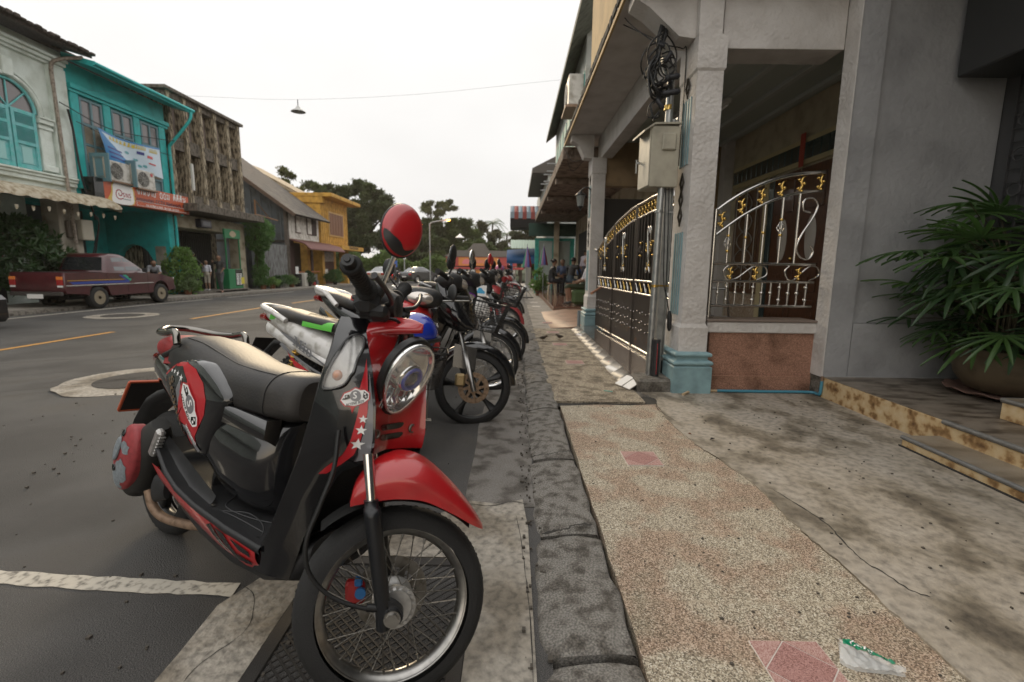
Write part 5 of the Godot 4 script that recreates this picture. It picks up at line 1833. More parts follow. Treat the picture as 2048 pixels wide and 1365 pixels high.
	# older slabs further on, with sunk joints
	for q in [[0.34,1.08,-3.80,-4.42],[0.32,1.06,-4.425,-5.9],[0.30,1.04,-5.905,-6.98],[0.29,1.04,-7.02,-7.62],[0.28,1.03,-7.65,-8.5]]:
		b=B.new()
		var l=edge.call(q[0],q[2],q[3],8,0.006)
		var r=edge.call(q[1],q[3],q[2],8,0.004)
		var bt:=[]
		for i in 7:
			bt.append([lerpf(q[0],q[1],(i+1)/8.0),q[3]+rnd(-0.012,0.012)])
		slab(b,p2(l+bt+r),-0.1,0.025+rnd(-0.003,0.002))
		part(b,"slab",agg2,pv)
	b=B.new()
	land(b,[0.3,3.8],steps(-3.7,-9,4),0.008,true)
	struct(b,"pavement_bed",dirt)
	b=B.new()
	land(b,[0.26,1.1,4.2],steps(-8.5,-40,14),0.018,true)
	struct(b,"far_pavement",mat("pavement_far",0.34,0.31,0.27,0.8,{"tex":T.fine,"s":1.5,"tex2":T.grime,"s2":0.5}))
	for z in [-13.5,-15.2,-17.2]:
		b=B.new()
		slab(b,p2([[0.5,z-0.1],[0.72,z-0.1],[0.72,z+0.1],[0.5,z+0.1]]),gy(0,z),gy(0,z)+0.024)
		part(b,"tile",joint,pv)
	# smooth concrete forecourt, poured up to a wandering edge
	rng.seed=67
	b=B.new()
	var fe:=[[1.12,-4.12],[1.2,-3.96],[1.17,-3.8],[1.13,-3.5],[1.12,-3.2],[1.13,-3.0],[1.15,-2.8],[1.19,-2.6],[1.22,-2.4],[1.23,-2.2],[1.215,-2.0],[1.215,-1.8],[1.225,-1.6],[1.22,-1.4],[1.225,-1.2],[1.22,-0.9],[1.22,0],[1.22,3]]
	var fx:=[]
	for q in cr2(fe,6):
		fx.append([q.x+rnd(-0.007,0.007),q.y])
	slab(b,p2(fx+[[4.3,3],[4.3,-4.1],[1.8,-4.14]]),-0.1,0.028)
	struct(b,"forecourt",mat("forecourt",0.43,0.382,0.318,0.7,{"tex":noise("fbm",0.03,[[0.0,0.7],[0.5,0.9],[1.0,1.0]],512,6,68),"s":1.2,"tex2":noise("fbm",0.008,[[0.0,0.52,0.5,0.47],[0.28,0.72,0.7,0.66],[0.5,0.93,0.92,0.9],[1.0,1,1,1]],512,6,69),"s2v":V(0.7,0.4,0.5),"nrm":T.finen,"ns":0.25}))
	b=B.new()
	crack(b,[[1.29,0,-2.25],[1.32,0,-2.1],[1.35,0,-1.93],[1.33,0,-1.78],[1.32,0,-1.66],[1.345,0,-1.58],[1.36,0,-1.5],[1.40,0,-1.46]],0.0035,0.0295)
	crack(b,[[1.14,0,-3.98],[1.18,0,-3.86],[1.12,0,-3.6],[1.16,0,-3.3]],0.003,0.0295)
	stuff(struct(b,"forecourt_crack",dirt))
	b=B.new()
	crack(b,[[0.37,0,-3.69],[0.5,0,-3.72],[0.66,0,-3.76],[0.85,0,-3.75],[1.0,0,-3.76]],0.012,0.0275)
	crack(b,[[0.1,0,-2.6],[0.2,0,-2.64],[0.28,0,-2.68],[0.35,0,-2.69]],0.007,0.037)
	crack(b,[[0.12,0,-1.8],[0.2,0,-1.83],[0.28,0,-1.87],[0.34,0,-1.87]],0.009,0.037)
	crack(b,[[-0.22,0,-2.1],[-0.1,0,-2.08],[0.0,0,-2.12],[0.07,0,-2.1]],0.003,0.008)
	crack(b,[[0.02,0,-2.0],[0.045,0,-1.7],[0.06,0,-1.4],[0.065,0,-1.0]],0.0018,0.0075)
	crack(b,[[-0.93,0,-1.5],[-0.86,0,-1.45],[-0.80,0,-1.3],[-0.86,0,-1.15],[-0.84,0,-1.0]],0.0014,0.0075)
	stuff(struct(b,"pavement_crack",dirt))
	# drain grating of diamond bars in an iron frame
	var gt:=thing("drain_grating","rusty iron drain grating of diamond mesh under the scooter's front wheel","grating",Transform3D(Basis.IDENTITY,V(-0.425,0.0,-1.05)))
	var iron:=mat("iron",0.055,0.05,0.045,0.6,{"metal":0.55,"tex":T.fine,"s":6.0,"nrm":T.finen,"ns":0.6})
	b=B.new()
	b.bx(V(-0.295,-0.02,-0.625),V(-0.25,0.007,0.6),0.003)
	b.bx(V(0.25,-0.02,-0.625),V(0.295,0.007,0.6),0.003)
	b.bx(V(-0.249,-0.02,-0.625),V(0.249,0.007,-0.58),0.003)
	part(b,"frame",iron,gt)
	b=B.new()
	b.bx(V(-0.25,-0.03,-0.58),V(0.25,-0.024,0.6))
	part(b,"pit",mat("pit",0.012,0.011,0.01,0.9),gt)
	b=B.new()
	for i in 46:
		for sd in [1,-1]:
			var c:=-0.55+i*0.035-0.25
			var pa:=V(-0.25,-0.004,c if sd>0 else c+0.5)
			var pb:=V(0.25,-0.004,c+0.5 if sd>0 else c)
			var ta:=0.0
			var tb:=1.0
			var dz:=pb.z-pa.z
			var t0:=(-0.58-pa.z)/dz
			var t1:=(0.6-pa.z)/dz
			ta=max(ta,min(t0,t1))
			tb=min(tb,max(t0,t1))
			if tb-ta<0.02:
				continue
			var q0:=pa.lerp(pb,ta)
			var q1:=pa.lerp(pb,tb)
			var d:=q1-q0
			b.at(Transform3D(Basis(d.normalized(),Vector3.UP,d.normalized().cross(Vector3.UP)),(q0+q1)*0.5+V(0,0.0006*sd,0)))
			b.box(Vector3.ZERO,V(d.length(),0.014,0.0055))
	b.at(Transform3D.IDENTITY)
	b.bx(V(-0.2,-0.01,0.05),V(0.05,0.006,0.2),0.002)
	stuff(part(b,"mesh_bars",iron,gt))
	# left pavement with its kerb
	b=B.new()
	land(b,[-13.6,-12.6,-11.72],steps(6,-36,20),0.1)
	struct(b,"left_pavement",mat("pavement_far"))
	b=B.new()
	var lk:=[]
	for z in steps(6,-36,24):
		lk.append(PackedVector3Array([V(-11.73,gy(-11.7,z)+0.104,z),V(-11.62,gy(-11.7,z)+0.095,z),V(-11.58,gy(-11.7,z)+0.07,z),V(-11.56,gy(-11.7,z)-0.02,z)]))
	b.skin(lk)
	struct(b,"left_kerb",mat("concrete_old"))
# ---------------------------------------------------------------- right side of the street
func stack(b:B,x0:float,x1:float,z0:float,z1:float,prof:Array):
	var rr:=[]
	for q in prof:
		var e:float=q[0]
		rr.append(PackedVector3Array([V(x0-e,q[1],z1+e),V(x1+e,q[1],z1+e),V(x1+e,q[1],z0-e),V(x0-e,q[1],z0-e)]))
	var o:=[]
	b.flat()
	for i in rr.size()-1:
		for j in 4:
			var k:=(j+1) % 4
			b.quad(rr[i][j],rr[i+1][j],rr[i+1][k],rr[i][k])
	b.cap(rr[rr.size()-1],b.mid(rr[rr.size()-1]),true)
func arc_prof(y0:float,y1:float,e0:float,e1:float)->Array:
	var o:=[]
	for i in 7:
		var a:=PI*i/6.0
		o.append([e0+(e1-e0)*sin(a),lerpf(y0,y1,(1-cos(a))/2)])
	return o
func rail_pts(a:Array,k:=8)->PackedVector3Array:
	return cr(p3(a),k)
func leaf_scroll(b:B,o:Vector3,u:Vector3,k:float):
	# a cast acanthus sprig: a curling stem with three lobes
	var y:=Vector3.UP
	var n:=u.cross(y)
	b.tube(cr([o-y*0.05*k-u*0.012*k,o-y*0.02*k+u*0.006*k,o+y*0.01*k,o+y*0.04*k+u*0.01*k,o+y*0.05*k+u*0.03*k],4),[0.007*k,0.008*k,0.009*k,0.009*k,0.01*k,0.011*k,0.011*k,0.01*k,0.01*k,0.009*k,0.008*k,0.008*k,0.007*k,0.006*k,0.005*k,0.004*k,0.004*k],6)
	for q in [[-0.018,-0.035,0.012],[0.02,0.0,0.014],[-0.016,0.025,0.012],[0.006,-0.052,0.013]]:
		b.ball(o+u*q[0]*k+y*q[1]*k,Vector3.ONE*q[2]*k,7,5)
func ball_on(p:Vector3,r:float,par:Node3D,m:Material):
	if not M.has("ball_mesh"):
		var b:=B.new()
		b.ball(Vector3.ZERO,Vector3.ONE,12,8)
		M["ball_mesh"]=b.mesh()
	inst(M["ball_mesh"],"ball",m,par,Transform3D(Basis.from_scale(Vector3.ONE*r),p))
func cage(b:B,p:Vector3,r:float,h:float):
	for i in 5:
		var q:=[]
		for k in 7:
			var t:=k/6.0
			var a:=TAU*i/5+t*2.4
			q.append(p+V(cos(a)*r*sin(PI*t),(t-0.5)*h,sin(a)*r*sin(PI*t)))
		b.tube(cr(q,2),0.0035,5)
	b.ball(p,Vector3.ONE*r*0.3,8,6)
func right_side():
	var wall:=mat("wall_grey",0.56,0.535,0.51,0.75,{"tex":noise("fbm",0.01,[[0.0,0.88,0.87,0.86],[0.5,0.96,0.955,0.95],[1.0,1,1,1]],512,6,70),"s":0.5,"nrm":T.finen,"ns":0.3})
	var teal:=mat("teal_base",0.235,0.37,0.395,0.55,{"tex":T.soft,"s":1.0})
	var steel:=mat("gate_steel",0.60,0.58,0.55,0.2,{"metal":1.0})
	var dark:=mat("gate_dark",0.10,0.085,0.075,0.35,{"metal":0.8})
	var brass:=mat("brass")
	var b:B
	# ---- the porch house
	var h:=thing("porch_house","grey porch house with teal column bases and a carved wooden door","house")
	for c in [[1.45,1.66,-4.55,-4.15,0.0],[1.30,1.52,-8.9,-8.5,0.0]]:
		b=B.new()
		stack(b,c[0],c[1],c[2],c[3],[[0.018,0.392],[0.018,0.60],[0.0,0.635],[0.0,2.68],[0.012,2.70],[0.012,2.95]])
		var col:=part(b,"column",wall,h)
		b=B.new()
		stack(b,c[0],c[1],c[2],c[3],[[0.062,-0.05],[0.062,0.255],[0.055,0.265],[0.045,0.27]]+arc_prof(0.272,0.315,0.045,0.068)+[[0.04,0.318],[0.03,0.325],[0.03,0.345]]+arc_prof(0.347,0.387,0.035,0.058)+[[0.02,0.392]])
		part(b,"base",teal,col)
		b=B.new()
		for z in [-0.09,-0.03,0.03,0.09]:
			var zc:float=(c[2]+c[3])*0.5+z
			b.bx(V(c[0]-0.008,0.70,zc-0.014),V(c[0]+0.001,1.42,zc+0.014),0.003)
			b.bx(V(c[0]-0.008,1.98,zc-0.014),V(c[0]+0.001,2.52,zc+0.014),0.003)
		stuff(part(b,"flute",teal,col))
		for y in [1.56,1.70,1.84,2.62]:
			for e in [0.085,0.05]:
				b=B.new()
				var p:=PackedVector3Array()
				for q in [[0,-1.0],[0.62,0],[0,1.0],[-0.62,0]]:
					p.append(V(c[0]-0.006,y+q[1]*e,(c[2]+c[3])*0.5+q[0]*e))
				b.tube(p,0.006,4,false,true)
				part(b,"lozenge",mat("bronze",0.06,0.05,0.035,0.5),col)
		b=B.new()
		var zc2:float=(c[2]+c[3])*0.5
		b.prism(p2([[c[0]+0.02,2.951],[c[0]+0.02,3.34],[0.94,3.34],[0.94,3.25],[1.06,3.18],[c[0]-0.14,2.97]]),zc2-0.12,zc2+0.12)
		part(b,"bracket",wall,h)
	b=B.new()
	b.bx(V(1.44,2.952,-8.85),V(1.63,3.34,-4.152),0.004)
	b.bx(V(1.655,2.87,-4.50),V(2.64,3.345,-4.205),0.004)
	part(b,"beam",wall,h)
	b=B.new()
	b.bx(V(0.90,3.345,-9.4),V(3.7,3.45,-4.0),0.004)
	var eave:=part(b,"eave_slab",wall,h)
	b=B.new()
	b.bx(V(0.885,3.335,-9.4),V(0.905,3.375,-4.0))
	b.bx(V(0.895,3.452,-6.3),V(1.0,6.4,-4.0))
	part(b,"parapet",mat("ochre_wall",0.50,0.33,0.14,0.75,{"tex":T.soft,"s":0.4}),h)
	rng.seed=71
	b=B.new()
	for i in 30:
		var z:=-9.3+i*0.178
		b.box(V(0.892,3.44+rnd(-0.01,0.015),z),V(0.02,rnd(0.05,0.11),rnd(0.1,0.2)),0.004)
	stuff(part(b,"flaking_edge",mat("grime_black",0.05,0.046,0.04,0.9,{"tex":T.grime,"s":2.0}),eave))
	# ceiling boards and battens
	b=B.new()
	b.bx(V(1.63,3.2,-8.5),V(3.6,3.22,-4.5))
	part(b,"ceiling",mat("ceiling_green",0.34,0.37,0.33,0.7),h)
	for i in 5:
		b=B.new()
		b.bx(V(1.72+i*0.42,3.15,-8.5),V(1.79+i*0.42,3.199,-4.51),0.004)
		part(b,"batten",mat("batten",0.40,0.42,0.39,0.7),h)
	# floor, end wall and back wall of the porch
	b=B.new()
	b.bx(V(1.46,-0.05,-8.9),V(3.6,0.105,-4.35))
	part(b,"porch_floor",mat("porch_tile",0.22,0.19,0.16,0.25,{"tex":T.soft,"s":1.0}),h)
	var cream:=mat("cream_wall",0.47,0.40,0.28,0.75,{"tex":T.soft,"s":0.5})
	b=B.new()
	b.bx(V(3.6,0,-8.8),V(3.75,3.34,-4.2))
	var bw:=part(b,"back_wall",cream,h)
	b=B.new()
	b.bx(V(1.53,2.5,-8.72),V(3.6,3.34,-8.55))
	b.bx(V(2.9,0.105,-8.72),V(3.6,2.5,-8.55))
	part(b,"end_wall",mat("tan_wall",0.32,0.22,0.12,0.8,{"tex":T.soft,"s":0.5}),h)
	b=B.new()
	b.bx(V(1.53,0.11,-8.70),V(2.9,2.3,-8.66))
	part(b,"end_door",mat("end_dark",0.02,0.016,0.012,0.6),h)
	b=B.new()
	b.bx(V(3.45,0.105,-8.5),V(3.6,3.2,-8.3),0.004)
	part(b,"pilaster",wall,h)
	var tr:=holder("transom",h)
	b=B.new()
	b.bx(V(3.57,2.40,-8.2),V(3.6,2.72,-4.4),0.003)
	part(b,"frame",mat("cream_trim",0.44,0.36,0.2,0.5),tr)
	b=B.new()
	b.box(Vector3.ZERO,V(0.02,0.2,0.14),0.006)
	var gm:=b.mesh()
	for i in 24:
		inst(gm,"tile",mat("glass_tile",0.035,0.05,0.048,0.12,{"coat":1.0}),tr,Transform3D(Basis.IDENTITY,V(3.562,2.56,-8.1+i*0.152)))
	b=B.new()
	b.bx(V(3.545,2.38,-6.32),V(3.55,2.78,-6.22))
	part(b,"red_paper",mat("red_paper",0.32,0.04,0.02,0.7),h)
	var wood:=mat("door_wood",0.13,0.048,0.018,0.35,{"tex":noise("fbm",0.03,[[0.0,0.5],[0.5,0.8],[1.0,1.0]],512,5,72),"sv":V(3,0.5,3),"coat":0.4})
	# grilled window
	b=B.new()
	b.bx(V(3.56,0.75,-8.05),V(3.6,2.34,-7.15),0.005)
	var win:=part(b,"window",wood,h)
	b=B.new()
	b.bx(V(3.55,0.82,-7.98),V(3.558,2.28,-7.22))
	part(b,"pane",mat("window_brown",0.10,0.055,0.03,0.2),win)
	b=B.new()
	for i in 5:
		for sd in [1,-1]:
			var zc:=-7.6
			var q:=[]
			for k in 9:
				var t:=k/8.0
				q.append(V(3.535,0.86+i*0.27+t*0.3,zc+sd*(0.06+0.26*sin(PI*t))*(1.0-0.12*i)))
			b.tube(cr(q,2),0.008,5)
	for z in [-7.92,-7.6,-7.28]:
		b.cyl(V(3.535,0.82,z),V(3.535,2.28,z),0.007,-1.0,6)
	stuff(part(b,"grille",mat("grille_pale",0.33,0.30,0.26,0.4,{"metal":0.5}),win))
	b=B.new()
	b.bx(V(3.575,0.11,-8.2),V(3.602,0.72,-6.95))
	part(b,"marble_dado",mat("marble",0.50,0.43,0.35,0.25,{"tex":noise("ridge",0.02,[[0.0,1,1,1],[0.6,0.85,0.8,0.75],[1.0,0.6,0.5,0.42]],512,4,73),"s":1.2}),h)
	for z in [-7.08,-6.94]:
		b=B.new()
		b.bx(V(3.555,0.105,z-0.06),V(3.602,2.38,z+0.06),0.005)
		part(b,"pier",mat("cream_trim") if z<-7 else mat("glass_tile"),h)
	# carved double door
	for i in 3:
		var z0:=-6.84+i*0.62
		b=B.new()
		b.bx(V(3.55,0.11,z0),V(3.6,2.36,z0+0.6),0.006)
		var dr:=part(b,"door",wood,h)
		for q in [[0.25,0.75],[0.85,1.2],[1.85,2.25]]:
			b=B.new()
			b.bx(V(3.535,q[0],z0+0.1),V(3.551,q[1],z0+0.5),0.012)
			for k in 4:
				b.cyl(V(3.53,(q[0]+q[1])/2,z0+0.17+k*0.085),V(3.537,(q[0]+q[1])/2,z0+0.17+k*0.085),0.03,0.03,10)
			part(b,"carved_panel",wood,dr)
		b=B.new()
		b.ball(V(3.548,1.5,z0+0.3),V(0.012,0.27,0.11),20,12)
		part(b,"oval_glass",mat("oval_glass",0.42,0.38,0.33,0.3),dr)
	b=B.new()
	b.ball(V(3.52,1.25,-6.24),Vector3.ONE*0.03,12,8)
	part(b,"door_knob",brass,h)
	# low wall of pink granite chips with a cap
	b=B.new()
	b.bx(V(1.725,0.03,-4.40),V(2.645,0.56,-4.2))
	b.bx(V(1.725,0.02,-4.40),V(2.645,0.17,-4.185),0.004)
	part(b,"low_wall",mat("pink_wash",0.46,0.255,0.18,0.8,{"tex":noise("cell",0.13,[[0.0,0.62,0.58,0.55],[0.5,0.87,0.85,0.83],[1.0,1,1,1]],512,1,74),"s":3.6,"tex2":T.grime,"s2":0.7,"nrm":T.finen,"ns":0.6}),h)
	b=B.new()
	b.bx(V(1.69,0.555,-4.43),V(2.645,0.65,-4.175),0.008)
	part(b,"wall_cap",wall,h)
	b=B.new()
	b.bx(V(1.68,0.651,-4.44),V(2.645,0.672,-4.165),0.006)
	part(b,"cap_stone",mat("cap_stone",0.22,0.17,0.14,0.4,{"tex":T.fine,"s":4.0}),h)
	# steel chair in the porch
	var ch:=thing("steel_chair","steel tube chair standing in the porch behind the railing","chair",yaw(V(2.35,0.105,-5.3),30))
	b=B.new()
	for sd in [-0.2,0.2]:
		b.tube(cr(p3([[0.25,0.0,sd],[0.24,0.4,sd],[0.2,0.45,sd],[-0.2,0.45,sd],[-0.24,0.5,sd],[-0.3,0.8,sd]]),4),0.012,8)
		b.tube(p3([[-0.15,0.45,sd],[-0.25,0.0,sd]]),0.012,8)
	b.tube(p3([[-0.3,0.8,-0.2],[-0.3,0.8,0.2]]),0.012,8)
	part(b,"frame",mat("steel"),ch)
	b=B.new()
	b.box(V(0,0.46,0),V(0.42,0.02,0.38),0.006)
	part(b,"seat",mat("chair_pad",0.25,0.24,0.23,0.6),ch)
	# porch lamp and ceiling tube
	b=B.new()
	b.bx(V(2.52,3.09,-6.75),V(2.58,3.149,-6.15),0.008)
	var fl:=solo(b,"fluorescent_fitting",mat("fitting",0.55,0.54,0.5,0.5),"unlit fluorescent tube fitting on the porch ceiling","light fitting")
	b=B.new()
	b.cyl(V(2.55,3.075,-6.72),V(2.55,3.075,-6.18),0.014,-1.0,10)
	part(b,"tube",mat("tube_white",0.7,0.7,0.68,0.3),fl)
	railing(steel,brass)
	gate(steel,dark,brass)
	# glossy granite threshold with a chamfered edge
	var th:=thing("granite_threshold","polished granite threshold slab in front of the folding gate","threshold")
	b=B.new()
	b.prism(p2([[1.12,-0.05],[1.6,-0.05],[1.6,0.10],[1.12,0.10]]),-8.4,-4.4)
	part(b,"slab",mat("granite",0.17,0.135,0.115,0.09,{"tex":noise("cell",0.25,[[0.0,0.5],[0.5,0.85],[1.0,1.0]],512,1,75),"s":2.5,"coat":0.5}),th)
	rng.seed=73
	var zz:=-8.35
	while zz<-4.5:
		var l:=rnd(0.28,0.36)
		b=B.new()
		b.loft([PackedVector3Array([V(1.0,0.0,zz),V(1.0,0.035,zz),V(1.115,0.102,zz),V(1.13,0.0,zz)]),PackedVector3Array([V(1.0,0.0,zz+l-0.004),V(1.0,0.035,zz+l-0.004),V(1.115,0.102,zz+l-0.004),V(1.13,0.0,zz+l-0.004)])])
		part(b,"edge_tile",mat("tile_white",0.66,0.62,0.55,0.12,{"coat":0.6}) if (zz>-5.3 and zz<-4.95) or (zz>-8.0 and zz<-7.7) else mat("tile_grey",0.24,0.225,0.205,0.45,{"tex":T.grime,"s":2.0}),th)
		zz+=l
	# concrete plinth with two white tiles, pole and meter cabinet on it
	var pl:=thing("concrete_plinth","broken concrete plinth with white tiles at the foot of the pole","plinth")
	b=B.new()
	b.box(V(1.255,0.06,-4.29),V(0.31,0.15,0.30),0.02)
	b.box(V(1.22,0.0,-4.2),V(0.40,0.04,0.36),0.015)
	part(b,"block",mat("concrete_old"),pl)
	for q in [[1.03,-4.36],[1.075,-4.24]]:
		b=B.new()
		b.at(Transform3D(Basis(Vector3.UP,0.35)*Basis(Vector3.BACK,0.5),V(q[0],0.07,q[1])))
		b.box(Vector3.ZERO,V(0.15,0.012,0.11),0.003)
		part(b,"white_tile",mat("tile_white"),pl)
	var galv:=mat("galvanised",0.42,0.43,0.42,0.38,{"metal":0.85,"tex":T.soft,"s":1.5})
	var po:=thing("service_pole","galvanised pipe and channel pole beside the first column, carrying the meter cabinet","pole")
	b=B.new()
	b.cyl(V(1.245,0.13,-4.34),V(1.265,1.83,-4.34),0.029,-1.0,18)
	part(b,"pipe",galv,po)
	b=B.new()
	b.cyl(V(1.32,2.28,-4.42),V(1.32,2.72,-4.42),0.032,-1.0,18)
	part(b,"upper_pipe",galv,po)
	b=B.new()
	b.bx(V(1.315,0.13,-4.46),V(1.395,2.4,-4.452))
	b.bx(V(1.315,0.13,-4.4515),V(1.322,2.4,-4.40))
	b.bx(V(1.388,0.13,-4.4515),V(1.395,2.4,-4.40))
	part(b,"channel",galv,po)
	b=B.new()
	b.cyl(V(1.285,0.14,-4.28),V(1.285,0.47,-4.28),0.034,-1.0,18)
	b.cyl(V(1.285,0.45,-4.28),V(1.285,0.475,-4.28),0.038,-1.0,18)
	part(b,"black_sleeve",mat("sleeve",0.02,0.02,0.021,0.45),po)
	b=B.new()
	b.bx(V(1.284,0.16,-4.2465),V(1.288,0.44,-4.2455))
	part(b,"red_line",mat("pr_red"),po)
	for y in [0.95,1.6]:
		b=B.new()
		b.lathe([[0.034,-0.012],[0.034,0.012]],18,Transform3D(Basis.IDENTITY,V(1.255,y,-4.34)))
		b.bx(V(1.28,y-0.008,-4.4),V(1.40,y+0.008,-4.395))
		part(b,"clamp",brass if y<1 else galv,po)
	b=B.new()
	b.tube(rail_pts([[1.30,1.8,-4.33],[1.31,1.4,-4.32],[1.325,1.0,-4.31],[1.36,0.85,-4.31],[1.385,0.72,-4.3]]),0.005,6)
	b.tube(rail_pts([[1.33,1.8,-4.33],[1.35,1.3,-4.34],[1.36,0.9,-4.34]]),0.005,6)
	b.loft([b.ring(V(1.388,0.73,-4.3),V(0,1,0),0.012,12),b.ring(V(1.392,0.69,-4.3),V(0,1,0),0.022,12),b.ring(V(1.397,0.58,-4.3),V(0,1,0),0.022,12),b.ring(V(1.398,0.55,-4.3),V(0,1,0),0.01,12)])
	part(b,"hanging_cable",mat("wire"),po)
	var bx:=thing("meter_cabinet","beige steel meter cabinet with sloping lid on the service pole","meter box",Transform3D(Basis(Vector3.UP,0.06),V(1.255,1.8,-4.44)))
	var beige:=mat("cabinet",0.40,0.37,0.29,0.45,{"tex":T.soft,"s":0.8})
	b=B.new()
	b.bx(V(-0.12,0.0,-0.15),V(0.125,0.5,0.15),0.005)
	part(b,"body",beige,bx)
	b=B.new()
	b.bx(V(-0.132,0.01,-0.146),V(-0.1205,0.49,0.146),0.004)
	part(b,"door",beige,bx)
	b=B.new()
	b.prism(p2([[-0.19,0.46],[-0.1,0.52],[0.13,0.53],[0.13,0.515],[-0.1,0.505],[-0.19,0.445]]),-0.165,0.165)
	part(b,"lid",beige,bx)
	b=B.new()
	b.bx(V(-0.03,0.30,0.15),V(0.09,0.44,0.172),0.01)
	part(b,"vent_cover",beige,bx)
	b=B.new()
	b.bx(V(-0.17,0.23,-0.1),V(-0.135,0.25,-0.08),0.003)
	b.bx(V(-0.172,0.15,-0.095),V(-0.162,0.27,-0.085),0.002)
	part(b,"lock_handle",galv,bx)
	cables()
	# lantern on the second column
	var ln:=thing("wall_lantern","black iron wall lantern on the second column","lantern",Transform3D(Basis.IDENTITY,V(1.12,2.28,-8.6)))
	b=B.new()
	b.tube(rail_pts([[0.18,0.02,0],[0.17,0.16,0],[0.08,0.2,0],[0.0,0.14,0]]),0.012,8)
	b.lathe([[0.09,0.06],[0.095,0.07],[0.05,0.11],[0.02,0.13],[0.012,0.15]],8)
	b.lathe([[0.02,-0.19],[0.012,-0.16],[0.05,-0.13],[0.055,-0.12]],8)
	b.bx(V(0.17,-0.08,-0.03),V(0.185,0.1,0.03),0.003)
	part(b,"iron",mat("black_bare"),ln)
	b=B.new()
	b.lathe([[0.05,-0.12],[0.075,0.06]],8)
	part(b,"glass",mat("lantern_glass",0.20,0.21,0.2,0.2),ln)
	plain_house()
	cafe()
func railing(steel:Material,brass:Material):
	var r:=thing("balustrade","arched stainless railing with brass sprigs on the low pink wall","railing",Transform3D(Basis.IDENTITY,V(0,0,-4.29)))
	var outer:=func(x:float)->float:return lut([[1.73,1.60],[1.85,1.69],[2.0,1.78],[2.2,1.865],[2.4,1.915],[2.64,1.935]],x)
	var inner:=func(x:float)->float:return lut([[1.73,1.385],[1.85,1.48],[2.0,1.585],[2.2,1.69],[2.4,1.755],[2.64,1.785]],x)
	var b:B
	for f in [outer,inner]:
		b=B.new()
		var p:=[]
		for x in [1.735,1.85,2.0,2.2,2.4,2.64]:
			p.append(V(x,f.call(x),0))
		b.tube(cr(p,6),0.017 if f==outer else 0.013,10)
		part(b,"arch_rail",steel,r)
	b=B.new()
	b.cyl(V(1.735,0.68,0),V(1.735,1.62,0),0.019,-1.0,12)
	b.cyl(V(1.70,0.69,0),V(1.78,0.69,0),0.012,-1.0,10)
	part(b,"post",steel,r)
	for y in [0.785,1.0,1.155]:
		b=B.new()
		b.cyl(V(1.735,y,0),V(2.64,y,0),0.013,-1.0,10)
		part(b,"rail",steel,r)
	var i:=0
	for x in [1.86,2.01,2.16,2.31,2.45]:
		b=B.new()
		b.cyl(V(x,1.155,0),V(x,inner.call(x),0),0.011,-1.0,10)
		if i==0 or i==3:
			cage(b,V(x,1.155+(inner.call(x)-1.155)*0.55,0),0.032,0.12)
		part(b,"bar",steel,r)
		if i<4:
			var m:float=1.155+(inner.call(x)-1.155)*(0.52 if i != 3 else 0.55)
			for dy in ([0.066,-0.066] if i==0 or i==3 else [0.0]):
				ball_on(V(x,m+dy,0),0.016,r,brass)
		i+=1
	for k in 6:
		b=B.new()
		var x:=1.79+k*0.165
		leaf_scroll(b,V(x,(outer.call(x)+inner.call(x))*0.5,0),Vector3.RIGHT,1.2)
		part(b,"sprig",brass,r)
	b=B.new()
	b.tube(rail_pts([[2.55,1.60,0],[2.49,1.62,0],[2.49,1.70,0],[2.56,1.72,0],[2.61,1.66,0],[2.58,1.56,0],[2.50,1.42,0],[2.46,1.3,0],[2.50,1.22,0],[2.57,1.20,0],[2.61,1.26,0],[2.58,1.32,0]]),0.009,8)
	part(b,"scroll",steel,r)
	for q in [[1.86,2.2,1.0],[2.4,2.66,1.0]]:
		b=B.new()
		var w:float=q[1]-q[0]
		b.tube(rail_pts([[q[0]+0.06*w,1.14,0],[q[0]-0.02,1.09,0],[q[0]+0.02,1.02,0],[q[0]+0.3*w,1.03,0],[q[0]+0.7*w,1.13,0],[q[1],1.13,0],[q[1]+0.02,1.06,0],[q[1]-0.06,1.015,0]]),0.007,7)
		part(b,"scroll",steel,r)
	for x in [1.9,2.12,2.5]:
		b=B.new()
		leaf_scroll(b,V(x,1.08,0),Vector3.RIGHT,1.0)
		part(b,"sprig",brass,r)
	for k in 11:
		var x:=1.8+k*0.078
		b=B.new()
		b.cyl(V(x,0.785,0),V(x,1.0,0),0.009,-1.0,8)
		part(b,"baluster",steel,r)
		for y in ([0.90] if k % 3 != 1 else [0.84,0.95]):
			ball_on(V(x,y,0),0.0165,r,steel)
